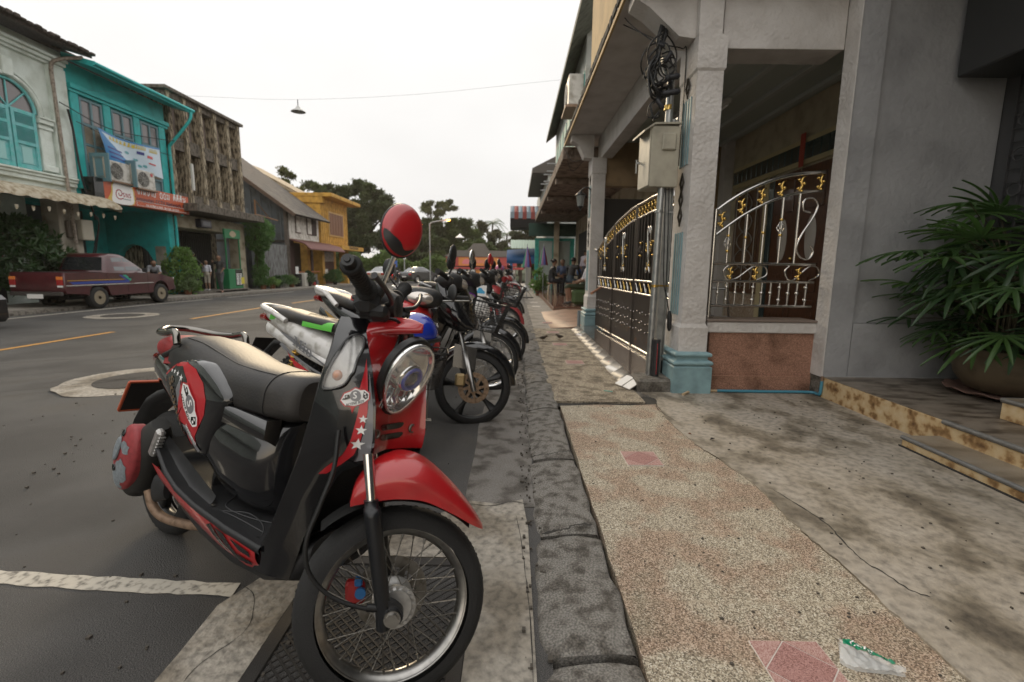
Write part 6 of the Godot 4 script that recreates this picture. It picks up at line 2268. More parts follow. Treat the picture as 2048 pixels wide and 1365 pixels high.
func gate(steel:Material,dark:Material,brass:Material):
	var g:=thing("folding_gate","arched steel folding gate with brass sprigs between the two columns","gate")
	var zs:=[-8.2,-7.15,-6.1,-5.05,-4.62]
	var px:=func(z:float)->float:return lerpf(1.40,1.585,(z+8.2)/3.6)
	var top:=func(z:float)->float:return lut([[-8.2,1.42],[-7.6,1.62],[-7.0,1.76],[-6.3,1.86],[-5.5,1.90],[-4.6,1.88]],z)
	var b:B
	b=B.new()
	b.box(Vector3.ZERO,V(0.008,0.64,0.03),0.003)
	var slat:=b.mesh()
	for i in 4:
		var z0:float=zs[i]+0.02
		var z1:float=zs[i+1]-0.02
		var pn:=holder("panel",g)
		b=B.new()
		for z in [z0,z1]:
			b.cyl(V(px.call(z),0.13,z),V(px.call(z),top.call(z),z),0.018,-1.0,8)
		part(b,"post",dark,pn)
		for e in [[0.0,0.016],[-0.16,0.012]]:
			b=B.new()
			var p:=PackedVector3Array()
			for k in 9:
				var z:=lerpf(z0,z1,k/8.0)
				p.append(V(px.call(z),top.call(z)+e[0],z))
			b.tube(p,e[1],8)
			part(b,"arch_rail",steel,pn)
		for y in [0.13,0.80,0.955]:
			b=B.new()
			b.cyl(V(px.call(z0),y,z0),V(px.call(z1),y,z1),0.015,-1.0,8)
			part(b,"rail",steel,pn)
		var n:=int(round((z1-z0)/0.042))
		for k in n:
			var z:=lerpf(z0,z1,(k+0.5)/n)
			inst(slat,"slat",dark,pn,Transform3D(Basis.IDENTITY,V(px.call(z),0.465,z)))
		var nb:=int(round((z1-z0)/0.115))
		for k in nb:
			var z:=lerpf(z0,z1,(k+0.5)/nb)
			b=B.new()
			b.cyl(V(px.call(z),0.955,z),V(px.call(z),top.call(z)-0.16,z),0.0085,-1.0,7)
			if k % 4==1:
				cage(b,V(px.call(z),1.33,z),0.03,0.11)
			part(b,"bar",dark,pn)
			if k % 4==1:
				for dy in [0.075,-0.075]:
					ball_on(V(px.call(z),1.33+dy,z),0.017,pn,brass)
			b=B.new()
			leaf_scroll(b,V(px.call(z),top.call(z)-0.08,z),V(0,0,1),1.15)
			part(b,"sprig",brass,pn)
			for q in [0.36,0.46,0.57]:
				ball_on(V(px.call(z)-0.012,q+0.02*(k % 2),z+0.02*(k % 3)),0.009,pn,steel)
		for k in max(1,int((z1-z0)/0.16)):
			var z=z0+0.08+k*0.16
			b=B.new()
			var x:float=px.call(z)
			b.tube(rail_pts([[x,0.94,z-0.05],[x,0.90,z-0.065],[x,0.92,z-0.03],[x,0.84,z+0.03],[x,0.82,z+0.065],[x,0.87,z+0.05]],4),0.008,6)
			part(b,"scroll",steel if k % 2==0 else brass,pn)
		if i<3:
			var zc:=(z0+z1)/2
			for sd in [1,-1]:
				b=B.new()
				var x:float=px.call(zc)-0.012
				b.tube(rail_pts([[x,1.50,zc+sd*0.03],[x,1.56,zc+sd*0.02],[x,1.56,zc+sd*0.07],[x,1.45,zc+sd*0.06],[x,1.2,zc+sd*0.01],[x,1.10,zc+sd*0.05],[x,1.06,zc+sd*0.09],[x,1.12,zc+sd*0.10]],5),0.011,7)
				part(b,"scroll",steel,pn)
				b=B.new()
				leaf_scroll(b,V(x,1.36,zc+sd*0.09),V(0,0,1),1.1)
				leaf_scroll(b,V(x,1.14,zc+sd*0.03),V(0,0,1),0.9)
				part(b,"sprig",brass,pn)
	for z in [-8.2,-4.9]:
		ball_on(V(px.call(z)-0.03,1.40 if z<-8 else 1.2,z),0.03,g,steel)
	b=B.new()
	b.cyl(V(1.18,0.72,-7.4),V(1.42,0.80,-7.9),0.022,0.016,10)
	solo(b,"rolled_mat",mat("rolled_mat",0.40,0.20,0.12,0.8),"rolled orange mat stuck through the bars of the folding gate","mat")
func cables():
	var c:=thing("cable_tangle","tangle of black service cables hanging above the meter cabinet","cables")
	rng.seed=83
	var b:=B.new()
	for i in 9:
		var a:=rnd(0,TAU)
		var q:=[V(1.18+rnd(-0.03,0.10),3.9,-4.3+rnd(-0.1,0.1)),V(1.19+rnd(-0.01,0.06),3.2,-4.3),V(1.17+rnd(-0.02,0.05),2.98,-4.3+rnd(-0.04,0.04)),V(1.12+rnd(-0.05,0.05),2.82+rnd(-0.05,0.05),-4.28+rnd(-0.05,0.05)),V(1.10+rnd(-0.04,0.04),2.68+rnd(-0.05,0.06),-4.27+rnd(-0.06,0.04)),V(1.14+rnd(-0.03,0.08),2.55+rnd(-0.05,0.06),-4.28+rnd(-0.05,0.05)),V(1.24+rnd(-0.02,0.06),2.58+rnd(-0.04,0.1),-4.33),V(1.30,2.72+rnd(-0.03,0.03),-4.40)]
		b.tube(cr(q,6),0.0095,6)
	for i in 8:
		var q:=[]
		var cx:=1.20+rnd(-0.08,0.08)
		var cy:=2.74+rnd(-0.12,0.14)
		var rx:=rnd(0.06,0.15)
		for k in 7:
			var a:=TAU*k/6.0*0.9+i
			q.append(V(cx+cos(a)*rx,cy+sin(a)*rx*rnd(0.8,1.3),-4.3+rnd(-0.05,0.06)))
		b.tube(cr(q,5),0.0065,6)
	for i in 4:
		b.tube(cr([V(1.17+i*0.01,2.52,-4.28),V(1.10+rnd(-0.02,0.03),2.45,-4.27),V(1.10+rnd(-0.01,0.05),2.36,-4.27),V(1.14+rnd(0,0.05),2.31+rnd(0.0,0.06),-4.28),V(1.2,2.42,-4.3)],6),0.005,6)
	stuff(part(b,"wires",mat("wire"),c))
	b=B.new()
	for q in [[1.22,2.66,1.34,2.68,0.026],[1.2,2.54,1.35,2.56,0.026],[1.16,2.50,1.22,2.42,0.022],[1.15,2.93,1.2,2.9,0.02],[1.21,2.78,1.26,2.86,0.02]]:
		var d:=V(q[2]-q[0],q[3]-q[1],0.02)
		var o:=V(q[0],q[1],-4.27)
		b.loft([b.ring(o,d,q[4]*0.4,8),b.ring(o+d*0.15,d,q[4],8),b.ring(o+d*0.5,d,q[4]*0.85,8),b.ring(o+d*0.85,d,q[4],8),b.ring(o+d,d,q[4]*0.4,8)])
	stuff(part(b,"taped_joint",mat("tape",0.012,0.012,0.015,0.6),c))
	b=B.new()
	b.loft([b.ring(V(1.3,2.70,-4.42),V(0,1,0),0.036,14),b.ring(V(1.3,2.78,-4.42),V(-0.3,1,0),0.05,14),b.ring(V(1.26,2.86,-4.40),V(-0.8,0.5,0),0.04,14),b.ring(V(1.22,2.85,-4.38),V(-1,-0.2,0),0.03,14)])
	part(b,"weather_head",mat("weather_head",0.2,0.2,0.19,0.4,{"metal":0.6}),c)
	b=B.new()
	b.cyl(V(1.31,2.46,-4.42),V(1.31,2.5,-4.42),0.036,-1.0,16)
	part(b,"brass_clamp",mat("brass"),c)
	# wires running in along the eaves
	var w:=thing("eave_wires","thin dark wires sagging along the eaves from house to house","wires")
	b=B.new()
	for q in [[[1.2,2.95,-4.3],[1.0,3.3,-4.8],[0.93,3.55,-5.2]],[[1.22,2.9,-4.3],[1.02,3.2,-4.6],[0.92,3.5,-4.9]],[[1.25,2.95,-4.35],[1.38,2.93,-4.36],[1.43,2.88,-4.4],[1.43,2.0,-4.42]],[[0.9,3.3,-9.4],[1.0,3.05,-9.2],[1.15,3.0,-8.9],[1.25,3.1,-8.7]],[[0.95,3.2,-9.6],[1.05,2.9,-9.4],[1.2,3.0,-9.0]]]:
		b.tube(rail_pts(q,6),0.005,5)
	stuff(part(b,"wires",mat("wire"),w))
func plain_house():
	# the neighbour with the recessed wall, raised entrance and steps
	var g:=mat("wall_cool",0.36,0.36,0.365,0.7,{"tex":noise("fbm",0.008,[[0.0,0.82],[0.5,0.94],[1.0,1.0]],512,5,88),"s":0.4,"nrm":T.finen,"ns":0.15})
	var h:=thing("grey_house","plain grey house wall with a recessed panel and a dark shutter box, at the right","house")
	var b:=B.new()
	b.bx(V(2.65,0.0,-4.2),V(2.86,6.2,-4.04),0.006)
	b.bx(V(2.862,0.0,-4.2),V(3.86,0.665,-4.042))
	b.bx(V(2.862,0.668,-4.2),V(3.86,6.2,-4.075))
	part(b,"wall",g,h)
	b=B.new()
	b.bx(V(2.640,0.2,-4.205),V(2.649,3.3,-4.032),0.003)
	part(b,"lit_wall_end",mat("wall_grey"),h)  # thin board in a paler tone: street light on this face put into colour
	b=B.new()
	b.bx(V(2.66,0.195,-4.036),V(3.85,0.213,-4.03),0.002)
	part(b,"skirting",mat("skirting",0.30,0.30,0.30,0.5),h)
	b=B.new()
	b.bx(V(2.645,0.02,-4.21),V(2.70,0.2,-4.03),0.01)
	part(b,"foot",mat("concrete_old"),h)
	b=B.new()
	b.bx(V(3.87,0.2,-4.2),V(4.0,6.2,16.0))
	part(b,"front_wall",mat("shop_dark",0.06,0.06,0.062,0.6),h)
	b=B.new()
	b.bx(V(3.42,2.6,-4.03),V(3.86,3.6,1.5),0.01)
	part(b,"shutter_box",mat("shutter_box",0.028,0.029,0.03,0.6),h)
	b=B.new()
	b.bx(V(2.4,3.7,-4.03),V(4.0,3.85,16.0))
	part(b,"canopy",g,h)
	# scissor grille
	var iron:=mat("grille_iron",0.05,0.05,0.052,0.5)
	b=B.new()
	for i in 15:
		b.bx(V(3.835,0.34,-3.95+i*0.12),V(3.855,2.6,-3.94+i*0.12))
	for i in 22:
		b.bx(V(3.84,0.5+i*0.1,-3.95),V(3.852,0.506+i*0.1,-2.2))
	for i in 5:
		for k in 8:
			b.tube(b.ring(V(3.83,0.7+k*0.26,-3.85+i*0.3),V(1,0,0),0.05,10),0.006,4,false,true)
	stuff(part(b,"grille",iron,h))
	# raised floor, steps
	var stain:=mat("step_face",0.56,0.45,0.29,0.8,{"tex":noise("fbm",0.022,[[0.0,0.45,0.36,0.27],[0.3,0.72,0.62,0.5],[0.5,0.93,0.88,0.8],[1.0,1,1,1]],512,6,89),"s":0.8})
	var terr:=mat("terrazzo",0.36,0.315,0.255,0.4,{"tex":T.fine,"s":4.0,"tex2":noise("fbm",0.01,[[0.0,0.65,0.62,0.58],[0.5,0.9,0.88,0.85],[1.0,1,1,1]],512,6,90),"s2v":V(0.5,0.5,1.0)})
	var nose:=mat("nosing",0.17,0.165,0.155,0.35,{"tex":T.soft,"s":2.0})
	var s:=thing("entrance_steps","stained terrazzo steps and raised entrance floor before the grey house","steps")
	b=B.new()
	b.bx(V(2.65,0.0,-4.035),V(3.9,0.199,2.5),0.004)
	part(b,"raised_floor",stain,s)
	b=B.new()
	b.bx(V(2.652,0.2,-4.03),V(3.9,0.204,2.5))
	part(b,"floor_finish",mat("raised_floor",0.24,0.205,0.165,0.45,{"tex":T.soft,"s":1.0,"tex2":T.streak,"s2v":V(0.3,0.5,0.8)}),s)
	b=B.new()
	b.bx(V(2.42,0.0,-2.87),V(2.649,0.092,2.5),0.003)
	part(b,"step",stain,s)
	b=B.new()
	b.bx(V(2.424,0.093,-2.868),V(2.648,0.098,2.5))
	part(b,"tread",terr,s)
	b=B.new()
	b.tube(PackedVector3Array([V(2.424,0.086,-2.875),V(2.424,0.086,2.5)]),0.014,10)
	part(b,"nosing",nose,s)
	b=B.new()
	b.tube(PackedVector3Array([V(2.652,0.192,-2.86),V(2.652,0.192,2.5)]),0.016,10)
	part(b,"nosing",nose,s)
	b=B.new()
	b.bx(V(2.41,0.028,-2.88),V(2.4195,0.036,2.5))
	part(b,"joint_line",mat("crack_dirt"),s)
	b=B.new()
	b.bx(V(3.03,0.2045,-2.9),V(3.9,0.33,2.5),0.003)
	part(b,"step",stain,s)
	b=B.new()
	b.bx(V(3.034,0.331,-2.898),V(3.9,0.336,2.5))
	part(b,"tread",terr,s)
	b=B.new()
	b.tube(PackedVector3Array([V(3.034,0.322,-2.905),V(3.034,0.322,2.5)]),0.015,10)
	b.tube(PackedVector3Array([V(3.034,0.322,-2.905),V(3.9,0.322,-2.905)]),0.015,10)
	part(b,"nosing",nose,s)
	# blue water pipe along the foot of the pink wall
	var pb:=thing("water_pipe","blue plastic water pipe along the foot of the pink wall","pipe")
	b=B.new()
	b.tube(rail_pts([[1.80,0.042,-4.14],[2.2,0.042,-4.135],[2.60,0.043,-4.13],[2.635,0.045,-4.06],[2.637,0.06,-4.025],[2.638,0.17,-4.02]],6),0.0125,10)
	part(b,"pipe",mat("pipe_blue",0.06,0.22,0.30,0.4),pb)
	b=B.new()
	b.tube(rail_pts([[1.46,0.036,-4.02],[1.54,0.04,-4.10],[1.62,0.042,-4.135],[1.80,0.042,-4.14]],6),0.0115,10)
	part(b,"pipe",mat("pipe_cream",0.45,0.33,0.2,0.5),pb)
	b=B.new()
	b.cyl(V(2.638,0.17,-4.02),V(2.638,0.21,-4.02),0.011,-1.0,10)
	part(b,"pipe_end",mat("rust_pipe"),pb)
	palm_pot()
func palm_pot():
	var o:=V(3.66,0.204,-3.46)
	var p:=thing("planter","wide dark clay pot on a wavy saucer at the entrance","pot",Transform3D(Basis.IDENTITY,o))
	var b:=B.new()
	b.lathe([[0.20,0.03],[0.26,0.05],[0.33,0.15],[0.355,0.26],[0.35,0.33],[0.36,0.345],[0.355,0.355],[0.33,0.352],[0.325,0.30]],40)
	part(b,"pot",mat("clay_dark",0.115,0.085,0.05,0.6,{"tex":T.grime,"s":1.5,"world":false}),p)
	b=B.new()
	var rr:=[]
	for q in [[0.05,0.028],[0.28,0.026],[0.37,0.045],[0.38,0.04],[0.28,0.012],[0.22,0.0]]:
		var w:=PackedVector3Array()
		for i in 60:
			var a:=TAU*i/60
			var k:float=1.0+(0.02*sin(a*13) if q[0]>0.3 else 0.0)
			w.append(V(cos(a)*q[0]*k,q[1]+(0.01*sin(a*13) if q[0]>0.3 else 0.0),-sin(a)*q[0]*k))
		rr.append(w)
	b.loft(rr)
	part(b,"saucer",mat("saucer",0.15,0.085,0.065,0.7),p)
	b=B.new()
	b.lathe([[0.0001,0.315],[0.2,0.312],[0.328,0.30]],30)
	part(b,"soil",mat("soil",0.02,0.015,0.01,0.95),p)
	# lady palm: fans of narrow leaflets on thin canes
	rng.seed=91
	var pt:=thing("lady_palm","bushy lady palm with finger-like dark green leaflets in the clay pot","plant",Transform3D(Basis.IDENTITY,o+V(0,0.31,0)))
	var ms:=[]
	for k in 4:
		b=B.new()
		var n:=9+k % 3
		for i in n:
			var a:=lerpf(-1.75,1.75,float(i)/(n-1))+rnd(-0.06,0.06)
			var l=rnd(0.30,0.40)*(1.0-0.18*abs(a)/1.75)
			var w:=rnd(0.013,0.019)
			var d:=V(cos(a),0,sin(a))
			var s:=V(-sin(a),0,cos(a))
			var rows:=[]
			for q in 7:
				var t:=q/6.0
				var c=d*l*t+Vector3.UP*(-0.16*l*t*t*2.0+0.03*t)
				var ww:float=w*lut([[0.0,0.35],[0.25,0.95],[0.6,1.0],[0.85,0.75],[1.0,0.25]],t)
				rows.append(PackedVector3Array([c-s*ww+V(0,0.006,0)*t,c-V(0,0.004,0),c+s*ww+V(0,0.006,0)*t]))
			b.skin(rows)
		ms.append(b.mesh())
	var lm:=[mat("palm_a",0.030,0.062,0.018,0.42,{"back":[0.05,0.12,0.02]}),mat("palm_b",0.042,0.085,0.022,0.4,{"back":[0.07,0.14,0.02]}),mat("palm_c",0.020,0.045,0.016,0.45,{"back":[0.03,0.08,0.02]})]
	b=B.new()
	for i in 130:
		var a:=rnd(0,TAU)
		var r0:=rnd(0.03,0.24)
		var y:=rnd(0.08,1.02)
		var out:=rnd(0.12,0.46)*(0.75+0.5*sin(clampf(y/1.1,0,1)*PI))
		if i % 5==0:
			out*=0.4
		var base:=V(cos(a)*r0,y*0.55,sin(a)*r0)
		var tip:=V(cos(a)*(r0+out),y+rnd(-0.05,0.08),sin(a)*(r0+out))
		b.tube(cr([base,base.lerp(tip,0.5)+V(0,0.05,0),tip],3),0.0035,4)
		var dir:=V(cos(a),0,sin(a)).rotated(Vector3.UP,rnd(-0.5,0.5))
		var pitch:=rnd(-0.75,0.35)+(0.5 if y>0.8 else 0.0)
		var bas:=Basis(dir,Vector3.UP,dir.cross(Vector3.UP))
		bas=Basis(dir.cross(Vector3.UP),pitch)*bas
		inst(ms[i % 4],"frond",lm[rng.randi() % 3],pt,Transform3D(bas.scaled(Vector3.ONE*rnd(0.75,1.08)),tip))
	for i in 26:
		var a:=rnd(0,TAU)
		var r0:=rnd(0.0,0.24)
		b.tube(PackedVector3Array([V(cos(a)*r0,-0.01,sin(a)*r0),V(cos(a)*r0*1.1,rnd(0.3,0.75),sin(a)*r0*1.1)]),0.008,5)
	stuff(part(b,"canes",mat("cane",0.06,0.05,0.025,0.7),pt))
	# broad-leaved climber at the rim with one yellow leaf
	var cl:=thing("pothos","broad-leaved creeper hanging over the rim of the clay pot","plant",Transform3D(Basis.IDENTITY,o+V(0.06,0.35,0.28)))
	b=B.new()
	var leaf:=[]
	for q in 9:
		var t:=q/8.0
		var w:=0.065*sin(PI*pow(t,0.7))+0.002
		leaf.append(PackedVector3Array([V(t*0.14,-0.05*t*t,-w),V(t*0.14,-0.05*t*t-0.012,0),V(t*0.14,-0.05*t*t,w)]))
	b.skin(leaf)
	var lmesh:=b.mesh()
	for i in 12:
		var bas:=Basis(Vector3.UP,rnd(-2.6,0.4))*Basis(Vector3.BACK,rnd(-0.9,0.3))
		inst(lmesh,"leaf",mat("leaf_yellow",0.5,0.36,0.05,0.5) if i==4 else lm[1],cl,Transform3D(bas.scaled(Vector3.ONE*rnd(0.7,1.1)),V(rnd(-0.1,0.3),rnd(-0.12,0.14),rnd(-0.05,0.05))))
func cafe():
	var b:B
	# brown ramp and tiled terrace
	b=B.new()
	b.loft([PackedVector3Array([V(0.62,-0.02,-11.8),V(0.62,0.015,-11.8),V(1.25,0.10,-11.8),V(2.9,0.12,-11.8),V(2.9,-0.02,-11.8)]),PackedVector3Array([V(0.66,-0.02,-8.62),V(0.66,0.022,-8.62),V(1.25,0.06,-8.62),V(2.9,0.11,-8.62),V(2.9,-0.02,-8.62)])])
	struct(b,"ramp",mat("ramp_brown",0.27,0.155,0.10,0.6,{"tex":T.grime,"s":0.6}))
	var tr:=Node3D.new()
	tr.name="terrace"
	tr.set_meta("kind","structure")
	add_child(tr)
	b=B.new()
	b.bx(V(0.97,-0.3,-22.5),V(2.9,0.115,-12.0))
	part(b,"base",mat("terrace_edge",0.16,0.085,0.055,0.5),tr)
	b=B.new()
	b.box(Vector3.ZERO,V(0.312,0.02,0.312),0.004)
	var me:=b.mesh()
	rng.seed=97
	var tm:=[mat("terr_a",0.20,0.095,0.062,0.14,{"coat":0.3}),mat("terr_b",0.175,0.085,0.058,0.16,{"coat":0.3}),mat("terr_c",0.22,0.11,0.072,0.13,{"coat":0.3})]
	for i in 6:
		for k in 32:
			inst(me,"tile",tm[rng.randi() % 3],tr,Transform3D(Basis.IDENTITY,V(1.13+i*0.319,0.122,-12.16-k*0.319)))
	# the cafe house with its stained canopy
	var h:=thing("cafe_house","cafe shophouse with a long peeling concrete canopy over its terrace","house")
	b=B.new()
	b.bx(V(0.87,3.12,-22.0),V(2.8,3.34,-9.42),0.01)
	part(b,"canopy",mat("canopy_stain",0.26,0.205,0.165,0.85,{"tex":T.streak,"s":0.4,"nrm":T.finen,"ns":0.6}),h)
	b=B.new()
	for z in [-11.4,-14.2,-17.5]:
		b.bx(V(0.9,2.98,z-0.1),V(2.7,3.119,z+0.1),0.01)
	part(b,"canopy_beam",mat("canopy_stain"),h)
	b=B.new()
	b.bx(V(2.7,0.0,-22.0),V(2.9,6.2,-9.42))
	part(b,"wall",mat("cafe_wall",0.48,0.41,0.3,0.8,{"tex":T.grime,"s":0.4}),h)
	b=B.new()
	b.bx(V(2.66,0.13,-20.6),V(2.70,2.5,-16.5))
	part(b,"shop_opening",mat("opening",0.012,0.011,0.01,0.8),h)
	b=B.new()
	b.bx(V(2.64,0.13,-14.6),V(2.70,2.4,-13.4),0.01)
	part(b,"blue_door",mat("blue_door",0.01,0.02,0.16,0.4),h)
	b=B.new()
	b.bx(V(2.45,0.13,-16.4),V(2.68,3.12,-16.1),0.01)
	b.bx(V(1.72,0.13,-22.0),V(1.95,3.12,-21.8),0.01)
	part(b,"pillar",mat("cafe_wall"),h)
	# upper storey seen over the eaves
	b=B.new()
	b.bx(V(1.25,3.341,-16.0),V(2.8,5.6,-9.42))
	part(b,"upper_wall",mat("upper_white",0.55,0.58,0.55,0.75,{"tex":T.grime,"s":0.5}),h)
	b=B.new()
	b.prism(p2([[0.95,5.05],[0.95,5.15],[2.8,6.6],[2.8,6.5]]),-16.2,-6.9)
	part(b,"roof",mat("roof_green_grey",0.12,0.13,0.10,0.8,{"tex":T.streak,"s":0.6}),h)
	for i in 8:
		b=B.new()
		b.bx(V(1.235,3.7,-15.6+i*0.8),V(1.255,4.7,-15.1+i*0.8),0.004)
		part(b,"window",mat("shutter_teal",0.16,0.40,0.36,0.6),h)
	b=B.new()
	for z in [-12.2,-13.6,-15.1]:
		b.cyl(V(0.75,3.6,z),V(1.25,3.6,z),0.02,-1.0,8)
		b.cyl(V(0.75,3.42,z),V(1.25,3.42,z),0.02,-1.0,8)
	part(b,"bracket",mat("grey_paint"),h)
	aircon(yaw(V(1.10,4.12,-9.9),-90),"pale air conditioner unit on the upper wall over the canopy",0.75,"")
	# end wall of the terrace: teal posts, corrugated shutters, dark green fascia
	var e:=thing("shutter_shop","shop with pale corrugated shutters in turquoise frames at the end of the terrace","shop")
	var tq:=mat("turquoise",0.03,0.36,0.29,0.5,{"tex":T.soft,"s":0.8})
	b=B.new()
	for x in [0.98,1.78,2.58]:
		b.bx(V(x-0.09,-0.1,-22.3),V(x+0.09,2.3,-22.1),0.006)
	b.bx(V(0.89,2.3,-22.3),V(2.68,2.42,-22.1),0.006)
	part(b,"frame",tq,e)
	for x in [1.08,1.88]:
		b=B.new()
		var rows:=[PackedVector3Array(),PackedVector3Array()]
		for i in 41:
			var xx:float=x+0.6*i/40.0
			for k in 2:
				rows[k].append(V(xx,-0.05 if k==0 else 2.29,-22.2+0.02*sin(i*PI/2)))
		b.skin(rows)
		part(b,"corrugated_shutter",mat("corrugated_pale",0.42,0.47,0.44,0.5),e)
	b=B.new()
	b.bx(V(0.6,2.5,-22.2),V(2.7,3.05,-21.9),0.01)
	part(b,"fascia",mat("green_dark",0.008,0.045,0.03,0.5),e)
	# houses and awnings further down
	var w:=thing("white_house","tall white upper house with a dark hipped eave beyond the cafe","house")
	b=B.new()
	b.bx(V(1.45,-0.5,-34),V(5,5.6,-22.6))
	part(b,"wall",mat("upper_white"),w)
	b=B.new()
	b.prism(p2([[0.72,5.3],[0.72,5.5],[3.5,6.9],[5,6.9],[5,5.3]]),-30,-22.4)
	part(b,"roof",mat("roof_dark",0.09,0.08,0.07,0.8),w)
	b=B.new()
	for i in 6:
		b.bx(V(1.43,3.4,-33+i*1.7),V(1.452,4.8,-32.2+i*1.7),0.005)
	part(b,"window",mat("shutter_teal"),w)
	var aw:=thing("striped_awning","red and blue-grey striped awning reaching over the pavement","awning",Transform3D(Basis.IDENTITY,V(0,0,-23.6)))
	for i in 9:
		b=B.new()
		var x:=-0.25+i*0.19
		b.loft([PackedVector3Array([V(x,3.62,0.9),V(x+0.19,3.62,0.9),V(x+0.19,3.6,0.9),V(x,3.6,0.9)]),PackedVector3Array([V(x,4.02,-0.2),V(x+0.19,4.02,-0.2),V(x+0.19,4.0,-0.2),V(x,4.0,-0.2)])])
		b.bx(V(x,3.34-0.04*(i % 2),0.9),V(x+0.19,3.62,0.912))
		part(b,"stripe",mat("awn_red",0.24,0.06,0.05,0.8) if i % 2 else mat("awn_blue",0.22,0.27,0.31,0.8),aw)
	b=B.new()
	b.bx(V(-0.25,2.95,-1.2),V(1.45,3.55,0.88))
	part(b,"frame",mat("awn_shade",0.02,0.018,0.017,0.9),aw)  # solid dark block: shade below the awning put in as colour
	var ga:=thing("corrugated_awning","pale green corrugated awning over a blue tarpaulin","awning",Transform3D(Basis.IDENTITY,V(0,-0.15,-26.5)))
	b=B.new()
	var rw:=[PackedVector3Array(),PackedVector3Array()]
	for i in 61:
		var x:=-0.25+1.6*i/60.0
		rw[0].append(V(x,2.25+0.012*sin(i*1.2),0.6))
		rw[1].append(V(x,2.75+0.012*sin(i*1.2),-0.6))
	b.skin(rw)
	part(b,"sheet",mat("green_sheet",0.42,0.52,0.42,0.5),ga)
	b=B.new()
	for i in 6:
		b.bx(V(-0.24+i*0.3,2.17,0.6),V(-0.22+i*0.3,2.3,0.62))
	part(b,"drip_edge",mat("green_dark"),ga)
	b=B.new()
	sheet(b,func(a,c):return V(-0.45+1.9*a,2.05-0.75*c+0.15*a*(1-c),-27.2+1.2*sin(c*2.0)),8,8)
	solo(b,"tarpaulin",mat("tarp_blue",0.01,0.06,0.17,0.6,{"back":[0.01,0.05,0.12]}),"blue tarpaulin hung below the pale green awning","tarpaulin")
	b=B.new()
	b.bx(V(0.55,-0.3,-26.2),V(0.85,1.25,-25.9),0.01)
	solo(b,"grey_cabinet",mat("cab_grey",0.36,0.35,0.31,0.7),"narrow pale cabinet standing at the pavement past the cafe","cabinet")
	b=B.new()
	b.bx(V(-0.35,-0.3,-30.6),V(-0.15,1.5,-30.4),0.01)
	solo(b,"blue_post",mat("post_blue",0.02,0.10,0.25,0.6),"blue post at the kerb beyond the green awning","post")
	b=B.new()
	for q in [[0.48,0.1,0.16],[0.62,0.08,0.13],[0.55,0.2,0.12]]:
		b.ball(V(q[0],gy(0,-24)+q[1],-24.2),V(q[2],q[2]*0.8,q[2]),10,8)
	solo(b,"plastic_bag",mat("bag_white",0.6,0.6,0.6,0.5),"white rubbish bag on the pavement beyond the first umbrella","bag")
	# folded sunshades
	for q in [[0.44,-17.7,0.0,"folded rainbow sunshade on a cross foot, at the outer edge of the pavement"],[1.12,-19.2,0.1,"folded rainbow sunshade standing against the terrace post"]]:
		var y:=gy(0,q[1])+(0.02 if q[2]==0.0 else 0.13)
		var u:=thing("sunshade",q[3],"umbrella",Transform3D(Basis.IDENTITY,V(q[0],y,q[1])),"folded sunshades")
		b=B.new()
		b.cyl(V(0,0.02,0),V(0,1.95,0),0.016,-1.0,8)
		part(b,"pole",mat("grey_paint"),u)
		b=B.new()
		b.bx(V(-0.25,0.0,-0.025),V(0.25,0.035,0.025),0.004)
		b.bx(V(-0.025,0.003,-0.25),V(0.025,0.039,0.25),0.004)
		b.tube(PackedVector3Array([V(-0.2,0.03,0),V(0,0.3,0)]),0.008,6)
		b.tube(PackedVector3Array([V(0.2,0.03,0),V(0,0.3,0)]),0.008,6)
		part(b,"foot",mat("black_bare"),u)
		var cols:=[[0.30,0.02,0.04],[0.10,0.11,0.32],[0.30,0.16,0.30],[0.03,0.22,0.12],[0.34,0.22,0.03],[0.12,0.06,0.20],[0.28,0.05,0.10],[0.06,0.10,0.3]]
		for i in 8:
			b=B.new()
			var a0:=TAU*i/8
			var a1:=TAU*(i+1)/8
			var am:=(a0+a1)/2
			b.skin([PackedVector3Array([V(0,1.93,0),V(0,1.93,0),V(0,1.93,0)]),PackedVector3Array([V(cos(a0)*0.10,1.45,sin(a0)*0.10),V(cos(am)*0.125,1.45,sin(am)*0.125),V(cos(a1)*0.10,1.45,sin(a1)*0.10)]),PackedVector3Array([V(cos(a0)*0.14,1.14,sin(a0)*0.14),V(cos(am)*0.20,1.1,sin(am)*0.20),V(cos(a1)*0.14,1.14,sin(a1)*0.14)])])
			part(b,"gore",mat("gore%d" % i,cols[i][0],cols[i][1],cols[i][2],0.7),u)
	# stools and table
	for q in [[1.32,-17.3,"wooden stool with cream legs under the woman in black"],[1.98,-17.3,"wooden stool with cream legs under the man in the grey shirt"]]:
		var y:=gy(0,q[1])+0.17
		var s:=thing("stool",q[2],"stool",Transform3D(Basis.IDENTITY,V(q[0],y-0.03,q[1])),"cafe stools")
		b=B.new()
		b.lathe([[0.0001,0.455],[0.165,0.455],[0.175,0.445],[0.17,0.425],[0.0001,0.425]],20)
		part(b,"seat",mat("stool_wood",0.22,0.10,0.05,0.5),s)
		for i in 4:
			var a:=PI/4+i*PI/2
			b=B.new()
			b.cyl(V(cos(a)*0.19,0,sin(a)*0.19),V(cos(a)*0.12,0.43,sin(a)*0.12),0.02,0.022,8)
			part(b,"leg",mat("leg_cream",0.42,0.35,0.24,0.6),s)
	var t:=thing("cafe_table","dark square cafe table between the seated people","table",Transform3D(Basis.IDENTITY,V(1.72,gy(0,-17.8)+0.15,-17.9)))
	b=B.new()
	b.bx(V(-0.35,0.70,-0.35),V(0.75,0.735,0.35),0.006)
	part(b,"table_top",mat("table_dark",0.03,0.02,0.015,0.4),t)
